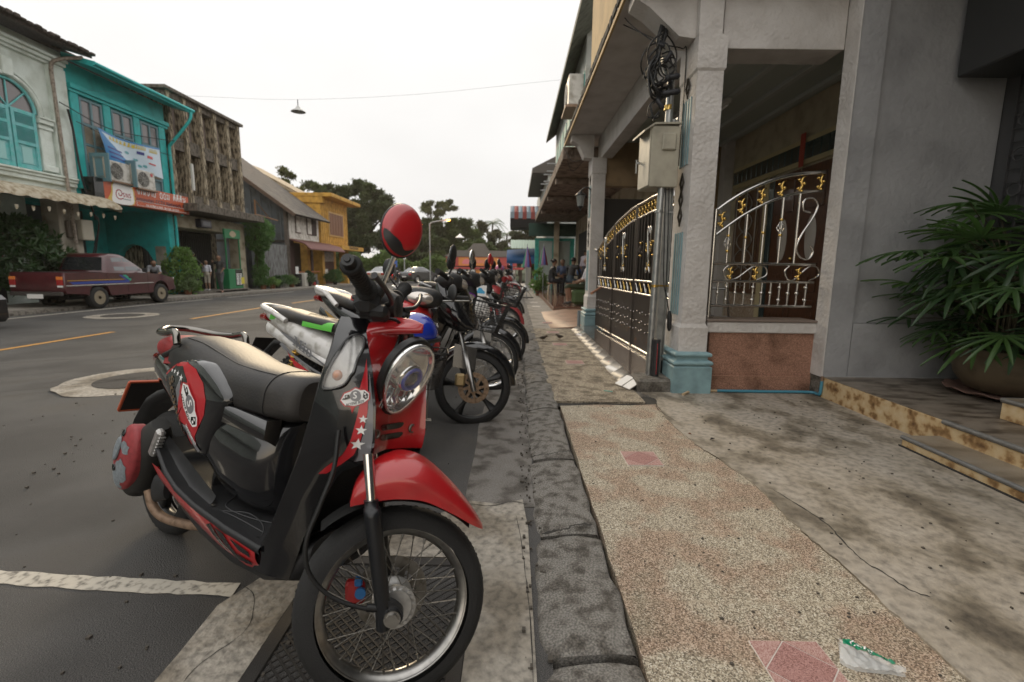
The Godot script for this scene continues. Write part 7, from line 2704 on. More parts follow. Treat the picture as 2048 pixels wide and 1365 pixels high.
	for q in [[-0.3,-0.3],[0.7,-0.3],[-0.3,0.3],[0.7,0.3]]:
		b=B.new()
		b.cyl(V(q[0],0,q[1]),V(q[0],0.70,q[1]),0.02,-1.0,8)
		part(b,"leg",mat("black_bare"),t)
	b=B.new()
	b.lathe([[0.1,0.0],[0.12,0.02],[0.13,0.22],[0.12,0.22]],16)
	solo(b,"water_bucket",mat("bucket_blue",0.02,0.14,0.42,0.4),"bright blue plastic bucket on the cafe table","bucket","",Transform3D(Basis.IDENTITY,V(2.4,gy(0,-17.8)+0.888,-17.9)))
	b=B.new()
	b.lathe([[0.035,0.0],[0.035,0.13],[0.014,0.17],[0.014,0.2]],12)
	solo(b,"green_bottle",mat("bottle_green",0.02,0.2,0.06,0.2),"green bottle on the cafe table beside the bucket","bottle","",Transform3D(Basis.IDENTITY,V(2.16,gy(0,-17.8)+0.888,-17.75)))
	# green chair under the man in shorts
	var gc:=thing("green_chair","dull green armchair at the front of the cafe terrace","chair",Transform3D(Basis.IDENTITY,V(1.72,0.135,-12.7)))
	b=B.new()
	b.box(V(0,0.22,0),V(0.46,0.40,0.46),0.08)
	part(b,"seat",mat("chair_green",0.07,0.11,0.04,0.6),gc)
	b=B.new()
	b.box(V(0.25,0.5,0),V(0.10,0.55,0.46),0.04)
	part(b,"backrest",mat("chair_green"),gc)
	# short grey post at the ramp
	b=B.new()
	b.cyl(V(1.14,0.0,-8.45),V(1.14,0.36,-8.45),0.028,-1.0,12)
	solo(b,"short_post",mat("post_grey",0.2,0.23,0.24,0.5),"short grey steel post at the foot of the second column","post")
	plant_clump("bamboo_plant","potted bamboo-like shrub beside the terrace post",V(0.98,gy(0,-19.5),-19.6),0.26,1.05,90,0.15,"leaf_light",true)
func aircon(t:Transform3D,label:String,w:float,grp:String):
	var a:=thing("air_conditioner",label,"air conditioner",t,grp)
	var b:=B.new()
	b.bx(V(-w/2,0,-0.14),V(w/2,w*0.72,0.14),0.015)
	part(b,"case",mat("ac_case",0.60,0.585,0.54,0.5,{"tex":T.grime,"s":1.2}),a)
	b=B.new()
	b.cyl(V(-w*0.14,w*0.36,0.141),V(-w*0.14,w*0.36,0.146),w*0.29,-1.0,28)
	part(b,"fan_well",mat("ac_dark",0.05,0.05,0.045,0.6),a)
	b=B.new()
	for i in 7:
		b.tube(b.ring(V(-w*0.14,w*0.36,0.155),V(0,0,1),w*(0.06+0.04*i),24),0.004,4,false,true)
	for i in 8:
		var d:=V(cos(TAU*i/8),sin(TAU*i/8),0)
		b.cyl(V(-w*0.14,w*0.36,0.155)+d*0.02,V(-w*0.14,w*0.36,0.155)+d*w*0.3,0.004,-1.0,4)
	stuff(part(b,"fan_guard",mat("ac_case"),a))
	b=B.new()
	b.bx(V(-w/2-0.02,-0.05,-0.16),V(w/2+0.02,-0.002,0.2),0.004)
	part(b,"bracket",mat("rust_pipe"),a)
# ---------------------------------------------------------------- left side of the street
const FX:=-13.2
func louvre(b:B,z0:float,z1:float,y0:float,y1:float,x:float,n:int):
	for i in n:
		var y:=lerpf(y0,y1,(i+0.5)/n)
		b.at(Transform3D(Basis(Vector3.BACK,-0.6),V(x,y,(z0+z1)/2)))
		b.box(Vector3.ZERO,V(0.05,0.012,abs(z1-z0)))
	b.at(Transform3D.IDENTITY)
func ribbed(b:B,a:Vector3,c:Vector3,h:float,pitch:float,amp:float):
	# corrugated sheet standing from a to c
	var d:=c-a
	var n:=int(d.length()/pitch*4)
	var s:=V(-d.z,0,d.x).normalized()
	var r0:=PackedVector3Array()
	var r1:=PackedVector3Array()
	for i in n+1:
		var p:Vector3=a+d*(float(i)/n)+s*amp*sin(i*PI/2)
		r0.append(p)
		r1.append(p+V(0,h,0))
	b.skin([r0,r1])
func thai(b:B,strokes:Array,o:Vector3,s:float,thick:float):
	# letters of a sign drawn as strokes; x runs along the facade (towards -z), y up
	for st in strokes:
		var p:=[]
		for q in st:
			p.append(o+V(0,q[1]*s,-q[0]*s))
		var c:=cr(p,3) if p.size()>2 else PackedVector3Array(p)
		var l:=PackedVector3Array()
		var r:=PackedVector3Array()
		for i in c.size():
			var d:=(c[min(i+1,c.size()-1)]-c[max(i-1,0)]).normalized()
			var n:=V(0,-d.z,d.y)
			l.append(c[i]+n*thick)
			r.append(c[i]-n*thick)
		b.skin([l,r])
func left_side():
	var b:B
	rng.seed=111
	white_shop()
	teal_shop()
	grey_shop()
	wood_house()
	yellow_house()
	pickup()
	people_left()
	left_plants()
func white_shop():
	var pale:=mat("pale_mint",0.66,0.72,0.67,0.8,{"tex":noise("fbm",0.008,[[0.0,0.82,0.82,0.8],[0.4,0.94,0.94,0.93],[0.7,1,1,1],[1.0,1,1,1]],512,6,112),"s":0.35,"nrm":T.finen,"ns":0.3})
	var aqua:=mat("aqua",0.20,0.50,0.51,0.6,{"tex":noise("fbm",0.012,[[0.0,0.6,0.95,0.9],[0.5,0.9,0.95,0.95],[1.0,1,1,1]],512,5,113),"s":0.6})
	var h:=thing("white_shophouse","old pale mint shophouse with arched turquoise shutters and a canvas awning","building")
	var b:=B.new()
	b.bx(V(-20,3.0,-14.85),V(FX,7.05,16.0))
	b.bx(V(-20,-0.3,-14.85),V(FX-1.6,3.0,16.0))
	part(b,"wall",pale,h)
	b=B.new()
	b.bx(V(FX-0.45,-0.3,-14.82),V(FX+0.05,2.999,-14.1),0.02)
	b.bx(V(FX-0.45,-0.3,-10.2),V(FX+0.05,2.999,-9.5),0.02)
	part(b,"pier",mat("pier_cream",0.44,0.41,0.34,0.8,{"tex":T.grime,"s":0.5}),h)
	# mouldings: cornice, pilaster, sill bands
	b=B.new()
	for q in [[6.55,6.62,0.10],[6.62,6.72,0.18],[6.72,6.80,0.26],[3.40,3.48,0.14],[3.28,3.40,0.10],[3.48,3.54,0.18]]:
		b.bx(V(FX-0.05,q[0],-14.8),V(FX+q[2],q[1],-7.0),0.015)
	part(b,"moulding",pale,h)
	b=B.new()
	for q in [[-14.82,-14.3],[-11.4,-11.05]]:
		b.bx(V(FX-0.02,3.541,q[0]),V(FX+0.12,6.55,q[1]),0.02)
	for q in [[-14.2,-13.85],[-12.3,-11.95]]:
		b.bx(V(FX-0.02,3.6,q[0]),V(FX+0.07,4.95,q[1]),0.015)
		for y in [[3.6,3.75,0.12],[4.72,4.80,0.10],[4.86,4.98,0.14],[4.98,5.04,0.17]]:
			b.bx(V(FX-0.02,y[0],q[0]-0.04),V(FX+y[2],y[1],q[1]+0.04),0.01)
	part(b,"pilaster",pale,h)
	# arched shutters with fanlight, under a raised arch
	for zc in [-13.08,-9.9]:
		var win:=holder("window",h)
		b=B.new()
		for e in [[0.80,0.12,0.055],[0.93,0.09,0.04]]:
			var p:=[]
			for i in 13:
				var a:=PI*i/12.0
				p.append(V(FX+e[1],5.05+sin(a)*e[0],zc+cos(a)*e[0]))
			b.tube(PackedVector3Array(p),e[2],8)
		b.bx(V(FX,5.80,zc-0.14),V(FX+0.2,6.25,zc+0.14),0.02)
		part(b,"arch",pale,win)
		b=B.new()
		var fan:=PackedVector2Array([Vector2(-0.7,0)])
		for i in 17:
			var a:=PI-PI*i/16.0
			fan.append(Vector2(cos(a)*0.7,sin(a)*0.7))
		b.prism(fan,0.0,0.02,Transform3D(Basis(V(0,0,-1),V(0,1,0),V(1,0,0)),V(FX+0.01,5.05,zc)))
		part(b,"fanlight",mat("fan_glass",0.12,0.10,0.10,0.15,{"coat":1.0}),win)
		b=B.new()
		for i in 5:
			var a:=PI*i/4.0
			b.cyl(V(FX+0.05,5.05,zc),V(FX+0.05,5.05+sin(a)*0.7,zc+cos(a)*0.7),0.022,-1.0,6)
		var p2_:=[]
		for i in 17:
			p2_.append(V(FX+0.06,5.05+sin(PI*i/16.0)*0.70,zc+cos(PI*i/16.0)*0.70))
		b.tube(PackedVector3Array(p2_),0.045,6)
		part(b,"fanlight_bar",aqua,win)
		for s in [-1,1]:
			var sh:=holder("shutter",h)
			var z0:float=zc+s*0.02
			var z1:float=zc+s*0.68
			b=B.new()
			b.bx(V(FX+0.02,3.56,min(z0,z1)),V(FX+0.05,5.05,max(z0,z1)))
			b.bx(V(FX+0.05,3.56,min(z0,z1)),V(FX+0.09,5.05,min(z0,z1)+0.09),0.005)
			b.bx(V(FX+0.05,3.56,max(z0,z1)-0.09),V(FX+0.09,5.05,max(z0,z1)),0.005)
			for y in [3.56,4.18,4.62,4.96]:
				b.bx(V(FX+0.051,y,min(z0,z1)+0.09),V(FX+0.088,y+0.09,max(z0,z1)-0.09),0.004)
			part(b,"frame",aqua,sh)
			b=B.new()
			louvre(b,z0+s*0.1,z1-s*0.1,4.28,4.61,FX+0.075,9)
			louvre(b,z0+s*0.1,z1-s*0.1,4.72,4.95,FX+0.075,6)
			stuff(part(b,"louvres",aqua,sh))
			b=B.new()
			var tt:=0.16
			for q in [[3.70,3.72],[4.12,4.14]]:
				b.bx(V(FX+0.051,q[0],min(z0,z1)+tt),V(FX+0.065,q[1],max(z0,z1)-tt))
			b.bx(V(FX+0.05,3.72,min(z0,z1)+tt+0.03),V(FX+0.062,4.12,max(z0,z1)-tt-0.03),0.004)
			part(b,"panel",mat("aqua_pale",0.30,0.55,0.54,0.6),sh)
	# roof edge
	b=B.new()
	b.prism(p2([[FX+0.75,6.98],[FX+0.75,7.12],[-20,9.6],[-20,9.2]]),-15.05,-7.0)
	part(b,"roof",mat("roof_tile_dark",0.075,0.06,0.048,0.9,{"tex":T.streak,"s":0.9,"nrm":T.finen,"ns":1.0}),h)
	rng.seed=117
	b=B.new()
	for i in 44:
		b.box(V(FX+0.78+rnd(-0.02,0.03),7.08+rnd(-0.02,0.02),-15.0+i*0.18),V(0.14,rnd(0.06,0.12),0.15),0.02)
	stuff(part(b,"eave_tiles",mat("roof_tile_dark"),h))
	# rain pipe and grime
	b=B.new()
	b.tube(rail_pts([[FX+0.6,6.95,-14.9],[FX+0.3,6.75,-14.5],[FX+0.16,6.55,-14.35],[FX+0.16,6.0,-14.33]],4),0.05,8)
	b.cyl(V(FX+0.16,6.1,-14.33),V(FX+0.2,-0.1,-14.45),0.045,-1.0,10)
	part(b,"rain_pipe",mat("pipe_rusty",0.36,0.31,0.26,0.7,{"tex":T.streak,"s":1.0}),h)
	# canvas awning with scalloped edge
	var aw:=thing("canvas_awning","dirty cream canvas awning with a ragged fringe on the mint shophouse","awning")
	b=B.new()
	var rows:=[]
	for k in 9:
		var t:=k/8.0
		var r:=PackedVector3Array()
		for i in 60:
			var z:=lerpf(-15.2,-7.0,i/59.0)
			r.append(V(FX+1.05*sin(t*1.45)+0.012*sin(i*1.7+k),3.12-0.42*(1-cos(t*1.5))-(0.045*abs(sin(i*0.9)) if k==8 else 0.0),z))
		rows.append(r)
	b.skin(rows)
	b.poly(PackedVector3Array([V(FX,3.1,-15.2),V(FX+0.6,3.0,-15.2),V(FX+1.04,2.72,-15.2),V(FX+1.0,2.62,-15.2),V(FX,2.9,-15.2)]))
	part(b,"canvas",mat("canvas",0.44,0.39,0.30,0.9,{"tex":noise("fbm",0.02,[[0.0,0.55,0.5,0.45],[0.35,0.83,0.8,0.75],[0.6,1,1,1],[1.0,1,1,1]],512,6,118),"s":0.5}),aw)
	b=B.new()
	for i in 16:
		b.prism(p2([[-0.05,0.0],[0.05,0.0],[0.03,-0.10],[-0.02,-0.13]]),0,0.004,Transform3D(Basis(V(0,0,-1),V(0,1,0),V(1,0,0)),V(FX+0.95,2.50+rnd(-0.02,0.03),-15.0+i*0.42)))
	stuff(part(b,"fringe",mat("canvas"),aw))
	# arched dark doorway under the awning
	b=B.new()
	b.bx(V(FX-1.59,-0.1,-13.9),V(FX-1.55,2.5,-10.4))
	part(b,"doorway",mat("doorway_dark",0.012,0.012,0.012,0.8),h)
	b=B.new()
	var pp:=[]
	for i in 13:
		pp.append(V(FX-1.5,1.15+sin(PI*i/12.0)*1.25,-12.2+cos(PI*i/12.0)*1.6))
	b.tube(PackedVector3Array(pp),0.09,8)
	part(b,"door_arch",mat("arch_red",0.16,0.05,0.04,0.7),h)
	b=B.new()
	b.bx(V(FX-1.54,-0.1,-13.6),V(FX-1.52,1.0,-11.9))
	part(b,"door_panel",aqua,h)
	# meter boxes on the corner pier
	var mb:=thing("pier_meter_box","pale meter box with dangling wires on the corner pier under the awning","meter box")
	b=B.new()
	b.bx(V(FX+0.052,1.75,-14.95),V(FX+0.3,2.35,-14.55),0.02)
	part(b,"box",mat("box_pale",0.42,0.39,0.31,0.6),mb)
	b=B.new()
	b.bx(V(FX+0.052,1.8,-14.5),V(FX+0.16,2.3,-14.25),0.02)
	part(b,"small_box",mat("box_dark",0.10,0.08,0.06,0.6),mb)
	b=B.new()
	for i in 8:
		b.tube(cr([V(FX+0.3,2.5+rnd(-0.1,0.1),-15.0),V(FX+0.35,2.3+rnd(-0.2,0.1),-15.1),V(FX+0.2,1.6+rnd(-0.3,0.1),-15.0+rnd(-0.1,0.1))],4),0.012,5)
	stuff(part(b,"wires",mat("wire"),mb))
func teal_shop():
	var tq:=mat("teal_wall",0.028,0.44,0.43,0.55,{"tex":noise("fbm",0.01,[[0.0,0.82],[0.5,0.95],[1.0,1.0]],512,5,121),"s":0.4})
	var slate:=mat("slate_blue",0.12,0.22,0.25,0.55)
	var h:=thing("turquoise_shop","bright turquoise shophouse with grey-blue shutters and a deep eave","building")
	var b:=B.new()
	b.bx(V(-20,3.0,-18.9),V(FX,6.9,-14.86))
	b.bx(V(-20,-0.3,-18.9),V(FX-2.4,3.0,-14.86))
	part(b,"wall",tq,h)
	b=B.new()
	# side wall of the arcade with its archway and the end pier
	var aw:=PackedVector2Array([Vector2(0,-0.3),Vector2(0.25,-0.3),Vector2(0.25,0.9)])
	for i in 9:
		var a:=PI-PI*i/8.0
		aw.append(Vector2(1.0+cos(a)*0.75,0.9+sin(a)*0.9))
	aw.append_array(PackedVector2Array([Vector2(1.75,-0.3),Vector2(2.4,-0.3),Vector2(2.4,3.0),Vector2(0,3.0)]))
	b.prism(aw,0,0.3,Transform3D(Basis(V(1,0,0),V(0,1,0),V(0,0,1)),V(FX-2.4,0,-18.9)))
	part(b,"arcade_wall",tq,h)
	b=B.new()
	b.bx(V(FX-0.6,-0.3,-19.0),V(FX-0.15,1.75,-18.6),0.02)
	part(b,"bare_pier",mat("pier_cream"),h)
	b=B.new()
	b.bx(V(FX-2.38,-0.2,-17.6),V(FX-2.34,2.9,-15.0))
	part(b,"shop_shutter",mat("shop_grey",0.045,0.055,0.06,0.6),h)
	# pilasters and bands
	b=B.new()
	for z in [-15.05,-16.2,-17.42,-18.6]:
		b.bx(V(FX-0.01,3.41,z-0.14),V(FX+0.09,6.05,z+0.14),0.012)
	part(b,"pilaster",tq,h)
	b=B.new()
	for q in [[6.05,6.14,0.12],[6.14,6.28,0.18],[3.30,3.40,0.14]]:
		b.bx(V(FX-0.01,q[0],-18.9),V(FX+q[2],q[1],-14.87),0.01)
	part(b,"moulding",tq,h)
	# deep sloping eave
	b=B.new()
	b.prism(p2([[FX,6.95],[FX,7.1],[FX+0.9,6.86],[FX+0.9,6.70]]),-19.25,-14.87)
	part(b,"eave",tq,h)
	b=B.new()
	b.prism(p2([[-20,9.4],[-20,9.5],[FX,7.2],[FX,7.1]]),-19.2,-14.9)
	part(b,"roof",mat("roof_tile_dark"),h)
	b=B.new()
	b.tube(PackedVector3Array([V(FX+0.92,6.80,-19.25),V(FX+0.92,6.80,-14.87)]),0.06,8)
	b.tube(rail_pts([[FX+0.9,6.75,-19.1],[FX+0.85,6.4,-19.05],[FX+0.3,5.6,-18.85],[FX+0.17,5.4,-18.82],[FX+0.17,4.9,-18.82]],4),0.055,8)
	b.cyl(V(FX+0.17,5.0,-18.82),V(FX+0.17,3.6,-18.82),0.05,-1.0,8)
	b.tube(rail_pts([[FX+0.17,3.7,-18.82],[FX+0.3,3.3,-19.0],[FX+0.3,2.9,-19.0]],4),0.05,8)
	b.cyl(V(FX+0.12,2.9,-18.86),V(FX+0.12,-0.2,-18.86),0.05,-1.0,8)
	part(b,"rain_pipe",tq,h)
	# windows: two-light top, louvred leaves
	for q in [[-15.22,-16.03],[-16.38,-17.25],[-17.6,-18.44]]:
		var z0:float=q[1]
		var z1:float=q[0]
		var win:=holder("window",h)
		b=B.new()
		b.bx(V(FX+0.0,3.42,z0),V(FX+0.02,6.0,z1))
		for z in [z0,(z0+z1)/2-0.035,z1-0.07]:
			b.bx(V(FX+0.02,3.42,z),V(FX+0.07,6.0,z+0.07),0.004)
		for y in [3.42,4.05,4.62,5.2,5.93]:
			b.bx(V(FX+0.021,y,z0),V(FX+0.068,y+0.07,z1),0.004)
		part(b,"frame",slate,win)
		for k in 2:
			var c:=z0+(z1-z0)*(0.27+0.46*k)
			b=B.new()
			b.bx(V(FX+0.02,5.30,c-0.15),V(FX+0.03,5.92,c+0.15))
			part(b,"pane",mat("pane_dusty",0.17,0.15,0.15,0.25,{"coat":0.6}),win)
			b=B.new()
			louvre(b,c-0.15,c+0.15,4.70,5.19,FX+0.05,11)
			louvre(b,c-0.15,c+0.15,4.13,4.61,FX+0.05,11)
			stuff(part(b,"louvres",mat("louvre_cream",0.48,0.42,0.33,0.6),win))
	for q in [[-15.25,0.35],[-16.3,0.3]]:
		var sh:=holder("open_shutter",h)
		b=B.new()
		b.box(V(FX+0.35,4.0,q[0]-0.12),V(0.62,0.85,0.05),0.006)
		part(b,"leaf",slate,sh)
		b=B.new()
		for e in [[0.32,0.62],[0.26,0.54]]:
			b.tube(PackedVector3Array([V(FX+0.35-e[0]*0.5,4.0-e[1]*0.5,q[0]-0.09),V(FX+0.35+e[0]*0.5,4.0-e[1]*0.5,q[0]-0.09),V(FX+0.35+e[0]*0.5,4.0+e[1]*0.5,q[0]-0.09),V(FX+0.35-e[0]*0.5,4.0+e[1]*0.5,q[0]-0.09)]),0.012,4,false,true)
		part(b,"panel_line",mat("louvre_cream"),sh)
	aircon(yaw(V(FX+0.35,3.66,-15.95),90),"white air conditioner under the left end of the vinyl banner",0.85,"air conditioners over the shop sign")
	aircon(yaw(V(FX+0.35,3.60,-17.05),90),"older grey air conditioner with a red label under the vinyl banner",0.85,"air conditioners over the shop sign")
	b=B.new()
	b.bx(V(FX+0.496,4.06,-17.36),V(FX+0.505,4.16,-17.26),0.002)
	solo(b,"label_sticker",mat("pr_red"),"small red label on the older air conditioner","label")
	# vinyl banner
	var bn:=thing("vinyl_banner","pale blue vinyl advertising banner hung askew across the upper windows","banner")
	var bp:=func(u:float,v:float,lift:=0.0)->Vector3:
		var z:=lerpf(lerpf(-15.75,-18.1,u),lerpf(-15.42,-18.15,u),v)
		var y:=lerpf(lerpf(4.28,4.12,u),lerpf(5.18,5.20,u),v)-0.10*sin(PI*u)*v
		return V(FX+0.32+0.05*sin(u*9.0+v*2.0)+lift,y,z)
	b=B.new()
	sheet(b,func(a,c):return bp.call(a,c),30,8)
	part(b,"vinyl",mat("vinyl",0.50,0.60,0.68,0.4),bn)
	b=B.new()
	for poly in [[[0.0,0.0],[0.36,0.0],[0.40,0.2],[0.30,0.32],[0.2,0.55],[0.1,0.75],[0.02,0.98],[0.0,1.0]],[[0.0,0.93],[1.0,0.95],[1.0,1.0],[0.0,1.0]]]:
		laid(b,p2(poly),0.05,func(q):return bp.call(q.x,q.y,0.006))
	part(b,"print",mat("vinyl_blue",0.04,0.20,0.44,0.4),bn)
	b=B.new()
	for q in [[0.14,0.78,0.40,],[0.48,0.80,0.22],[0.76,0.78,0.18]]:
		for i in 7:
			var u0:float=q[0]+q[2]*i/7.0
			laid(b,p2([[u0,q[1]],[u0+q[2]/10.0,q[1]],[u0+q[2]/10.0,q[1]+0.11+0.03*(i % 3)],[u0+q[2]/24.0,q[1]+0.12],[u0+q[2]/24.0,q[1]+0.05],[u0,q[1]+0.05]]),0.05,func(w):return bp.call(w.x,w.y,0.008))
	part(b,"lettering",mat("vinyl_yellow",0.55,0.42,0.05,0.4),bn)
	b=B.new()
	for i in 3:
		laid(b,p2([[0.05,0.14+i*0.15],[0.30,0.14+i*0.15],[0.30,0.20+i*0.15],[0.05,0.20+i*0.15]]),0.04,func(w):return bp.call(w.x,w.y,0.008))
	laid(b,p2([[0.55,0.62],[0.66,0.62],[0.66,0.72],[0.55,0.72]]),0.04,func(w):return bp.call(w.x,w.y,0.008))
	part(b,"print",mat("vinyl_navy",0.03,0.04,0.20,0.4),bn)
	b=B.new()
	laid(b,p2([[0.70,0.56],[0.80,0.55],[0.81,0.64],[0.71,0.66]]),0.04,func(w):return bp.call(w.x,w.y,0.008))
	laid(b,p2([[0.72,0.36],[0.85,0.35],[0.85,0.40],[0.72,0.41]]),0.04,func(w):return bp.call(w.x,w.y,0.008))
	part(b,"print",mat("pr_red"),bn)
	b=B.new()
	for q in [[0.40,0.55],[0.52,0.38],[0.58,0.2],[0.66,0.24]]:
		laid(b,blot(q[0],q[1],0.035,0.05,12,0.15),0.04,func(w):return bp.call(w.x,w.y,0.008))
	part(b,"print",mat("vinyl_teal",0.10,0.32,0.36,0.4),bn)
	# long red shop sign
	var sg:=thing("shop_sign","long orange-red computer shop sign with white Thai lettering","sign",Transform3D(Basis.IDENTITY,V(FX+0.42,0,0)))
	b=B.new()
	b.bx(V(-0.4,2.98,-19.25),V(0.0,3.64,-15.35),0.006)
	part(b,"board",mat("sign_red",0.48,0.085,0.025,0.35),sg)
	b=B.new()
	b.bx(V(-0.42,2.9,-15.345),V(0.0,3.66,-15.0))
	part(b,"box_end",mat("pr_black"),sg)
	b=B.new()
	b.prism(cr2([[15.42,2.99],[15.75,2.99],[16.45,2.99],[16.55,3.3],[16.42,3.63],[15.72,3.63],[15.6,3.3]],4,true),0.002,0.006,Transform3D(Basis(V(0,0,-1),V(0,1,0),V(1,0,0)),Vector3.ZERO))
	part(b,"print",mat("sign_yellow",0.6,0.42,0.1,0.4),sg)
	b=B.new()
	b.prism(cr2([[15.66,3.0],[16.4,3.0],[16.49,3.3],[16.38,3.62],[15.76,3.62],[15.66,3.3]],4,true),0.007,0.010,Transform3D(Basis(V(0,0,-1),V(0,1,0),V(1,0,0)),Vector3.ZERO))
	part(b,"print",mat("pr_white"),sg)
	b=B.new()
	thai(b,[[[0.95,0.15],[0.6,0.02],[0.2,0.1],[0.05,0.5],[0.25,0.9],[0.65,0.95],[0.85,0.65],[0.7,0.38],[0.45,0.42],[0.42,0.65]]],V(0.012,3.12,-15.76),0.30,0.018)
	letters(b,"SNS",0.19,func(q):return V(0.012,3.27+q.y,-16.21-q.x))
	part(b,"logo",mat("logo_red",0.34,0.03,0.05,0.4),sg)
	b=B.new()
	letters(b,"COMPUTER",0.06,func(q):return V(0.012,3.14+q.y,-16.2-q.x))
	letters(b,"Computer CCTV Network PABX",0.19,func(q):return V(0.005,3.235+q.y,-17.92-q.x*1.02))
	part(b,"lettering",mat("sign_navy",0.02,0.02,0.05,0.4),sg)
	# the big line: words for selling, mending and fitting
	b=B.new()
	var j:=[[[0.15,0.45],[0.05,0.6],[0.2,0.72],[0.28,0.55],[0.28,0.1],[0.5,0.05],[0.6,0.3],[0.6,0.75],[0.45,1.0],[0.1,0.95]],[[0.75,1.0],[0.85,1.12],[0.95,1.0],[0.85,0.9],[0.75,1.0]],[[0.72,0.8],[0.9,0.98],[1.05,0.85],[1.05,0.0]]]
	var hn:=[[[0.1,0.9],[0.02,0.78],[0.12,0.7],[0.2,0.85],[0.2,0.0],[0.6,0.7],[0.5,0.92],[0.66,0.95],[0.62,0.6],[0.66,0.0]]]
	var nn:=[[[0.05,0.9],[0.0,0.78],[0.1,0.7],[0.18,0.85],[0.18,0.1],[0.3,0.0],[0.35,0.15],[0.6,0.25],[0.6,0.95]]]
	var aa:=[[[0.02,0.75],[0.2,0.95],[0.36,0.8],[0.36,0.0]]]
	var yy:=[[[0.15,0.95],[0.05,0.8],[0.15,0.7],[0.2,0.8],[0.1,0.5],[0.1,0.1],[0.35,0.0],[0.6,0.1],[0.6,0.95]]]
	var oo:=[[[0.1,0.5],[0.05,0.7],[0.3,0.98],[0.58,0.75],[0.58,0.0],[0.12,0.0],[0.12,0.35],[0.25,0.35]]]
	var mm:=[[[0.08,0.95],[0.0,0.82],[0.12,0.72],[0.2,0.9],[0.2,0.15],[0.08,0.02],[0.02,0.18],[0.3,0.18],[0.6,0.05],[0.6,0.95]]]
	var dd:=[[[0.35,0.45],[0.42,0.6],[0.3,0.68],[0.22,0.4],[0.12,0.0],[0.08,0.6],[0.3,0.95],[0.58,0.7],[0.58,0.0]],[[0.1,1.1],[0.35,1.25],[0.6,1.1],[0.12,1.1]]]
	var words:=[[j,0.0],[hn,1.15],[nn,1.95],[aa,2.65],[yy,3.15],[oo,4.6],[oo,5.35],[mm,6.1],[dd,7.5],[dd,8.25],[dd,9.0],[nn,9.8]]
	for q in words:
		thai(b,q[0],V(0.006,3.40,-16.66-q[1]*0.232),0.19,0.016)
	thai(b,[[[0.2,1.05],[0.2,1.3]]],V(0.006,3.40,-17.15),0.19,0.012)
	for e in [[3.02,3.17]]:
		for k in 4:
			var pa:=V(0.006,[3.02,3.02,3.17,3.17][k],[-16.62,-19.05,-19.05,-16.62][k])
			var pb:=V(0.006,[3.02,3.17,3.17,3.02][k],[-19.05,-19.05,-16.62,-16.62][k])
			b.cyl(pa,pb,0.008,-1.0,4)
	letters(b,"Tel. 0-7641 0-7643 . 08-1728 . 08-9724",0.095,func(q):return V(0.006,3.065+q.y,-17.84-q.x))
	b.prism(p2([[16.72,3.58],[16.98,3.50],[17.02,3.55],[16.94,3.6],[16.78,3.66]]),0.002,0.006,Transform3D(Basis(V(0,0,-1),V(0,1,0),V(1,0,0)),Vector3.ZERO))
	part(b,"lettering",mat("pr_white"),sg)
	# slim lamp and aerial between the houses
	b=B.new()
	b.bx(V(FX+0.6,3.9,-19.35),V(FX+0.68,4.9,-19.25),0.01)
	solo(b,"slim_lamp",mat("fitting"),"slim vertical tube lamp bracketed between the turquoise and mouldy houses","lamp")
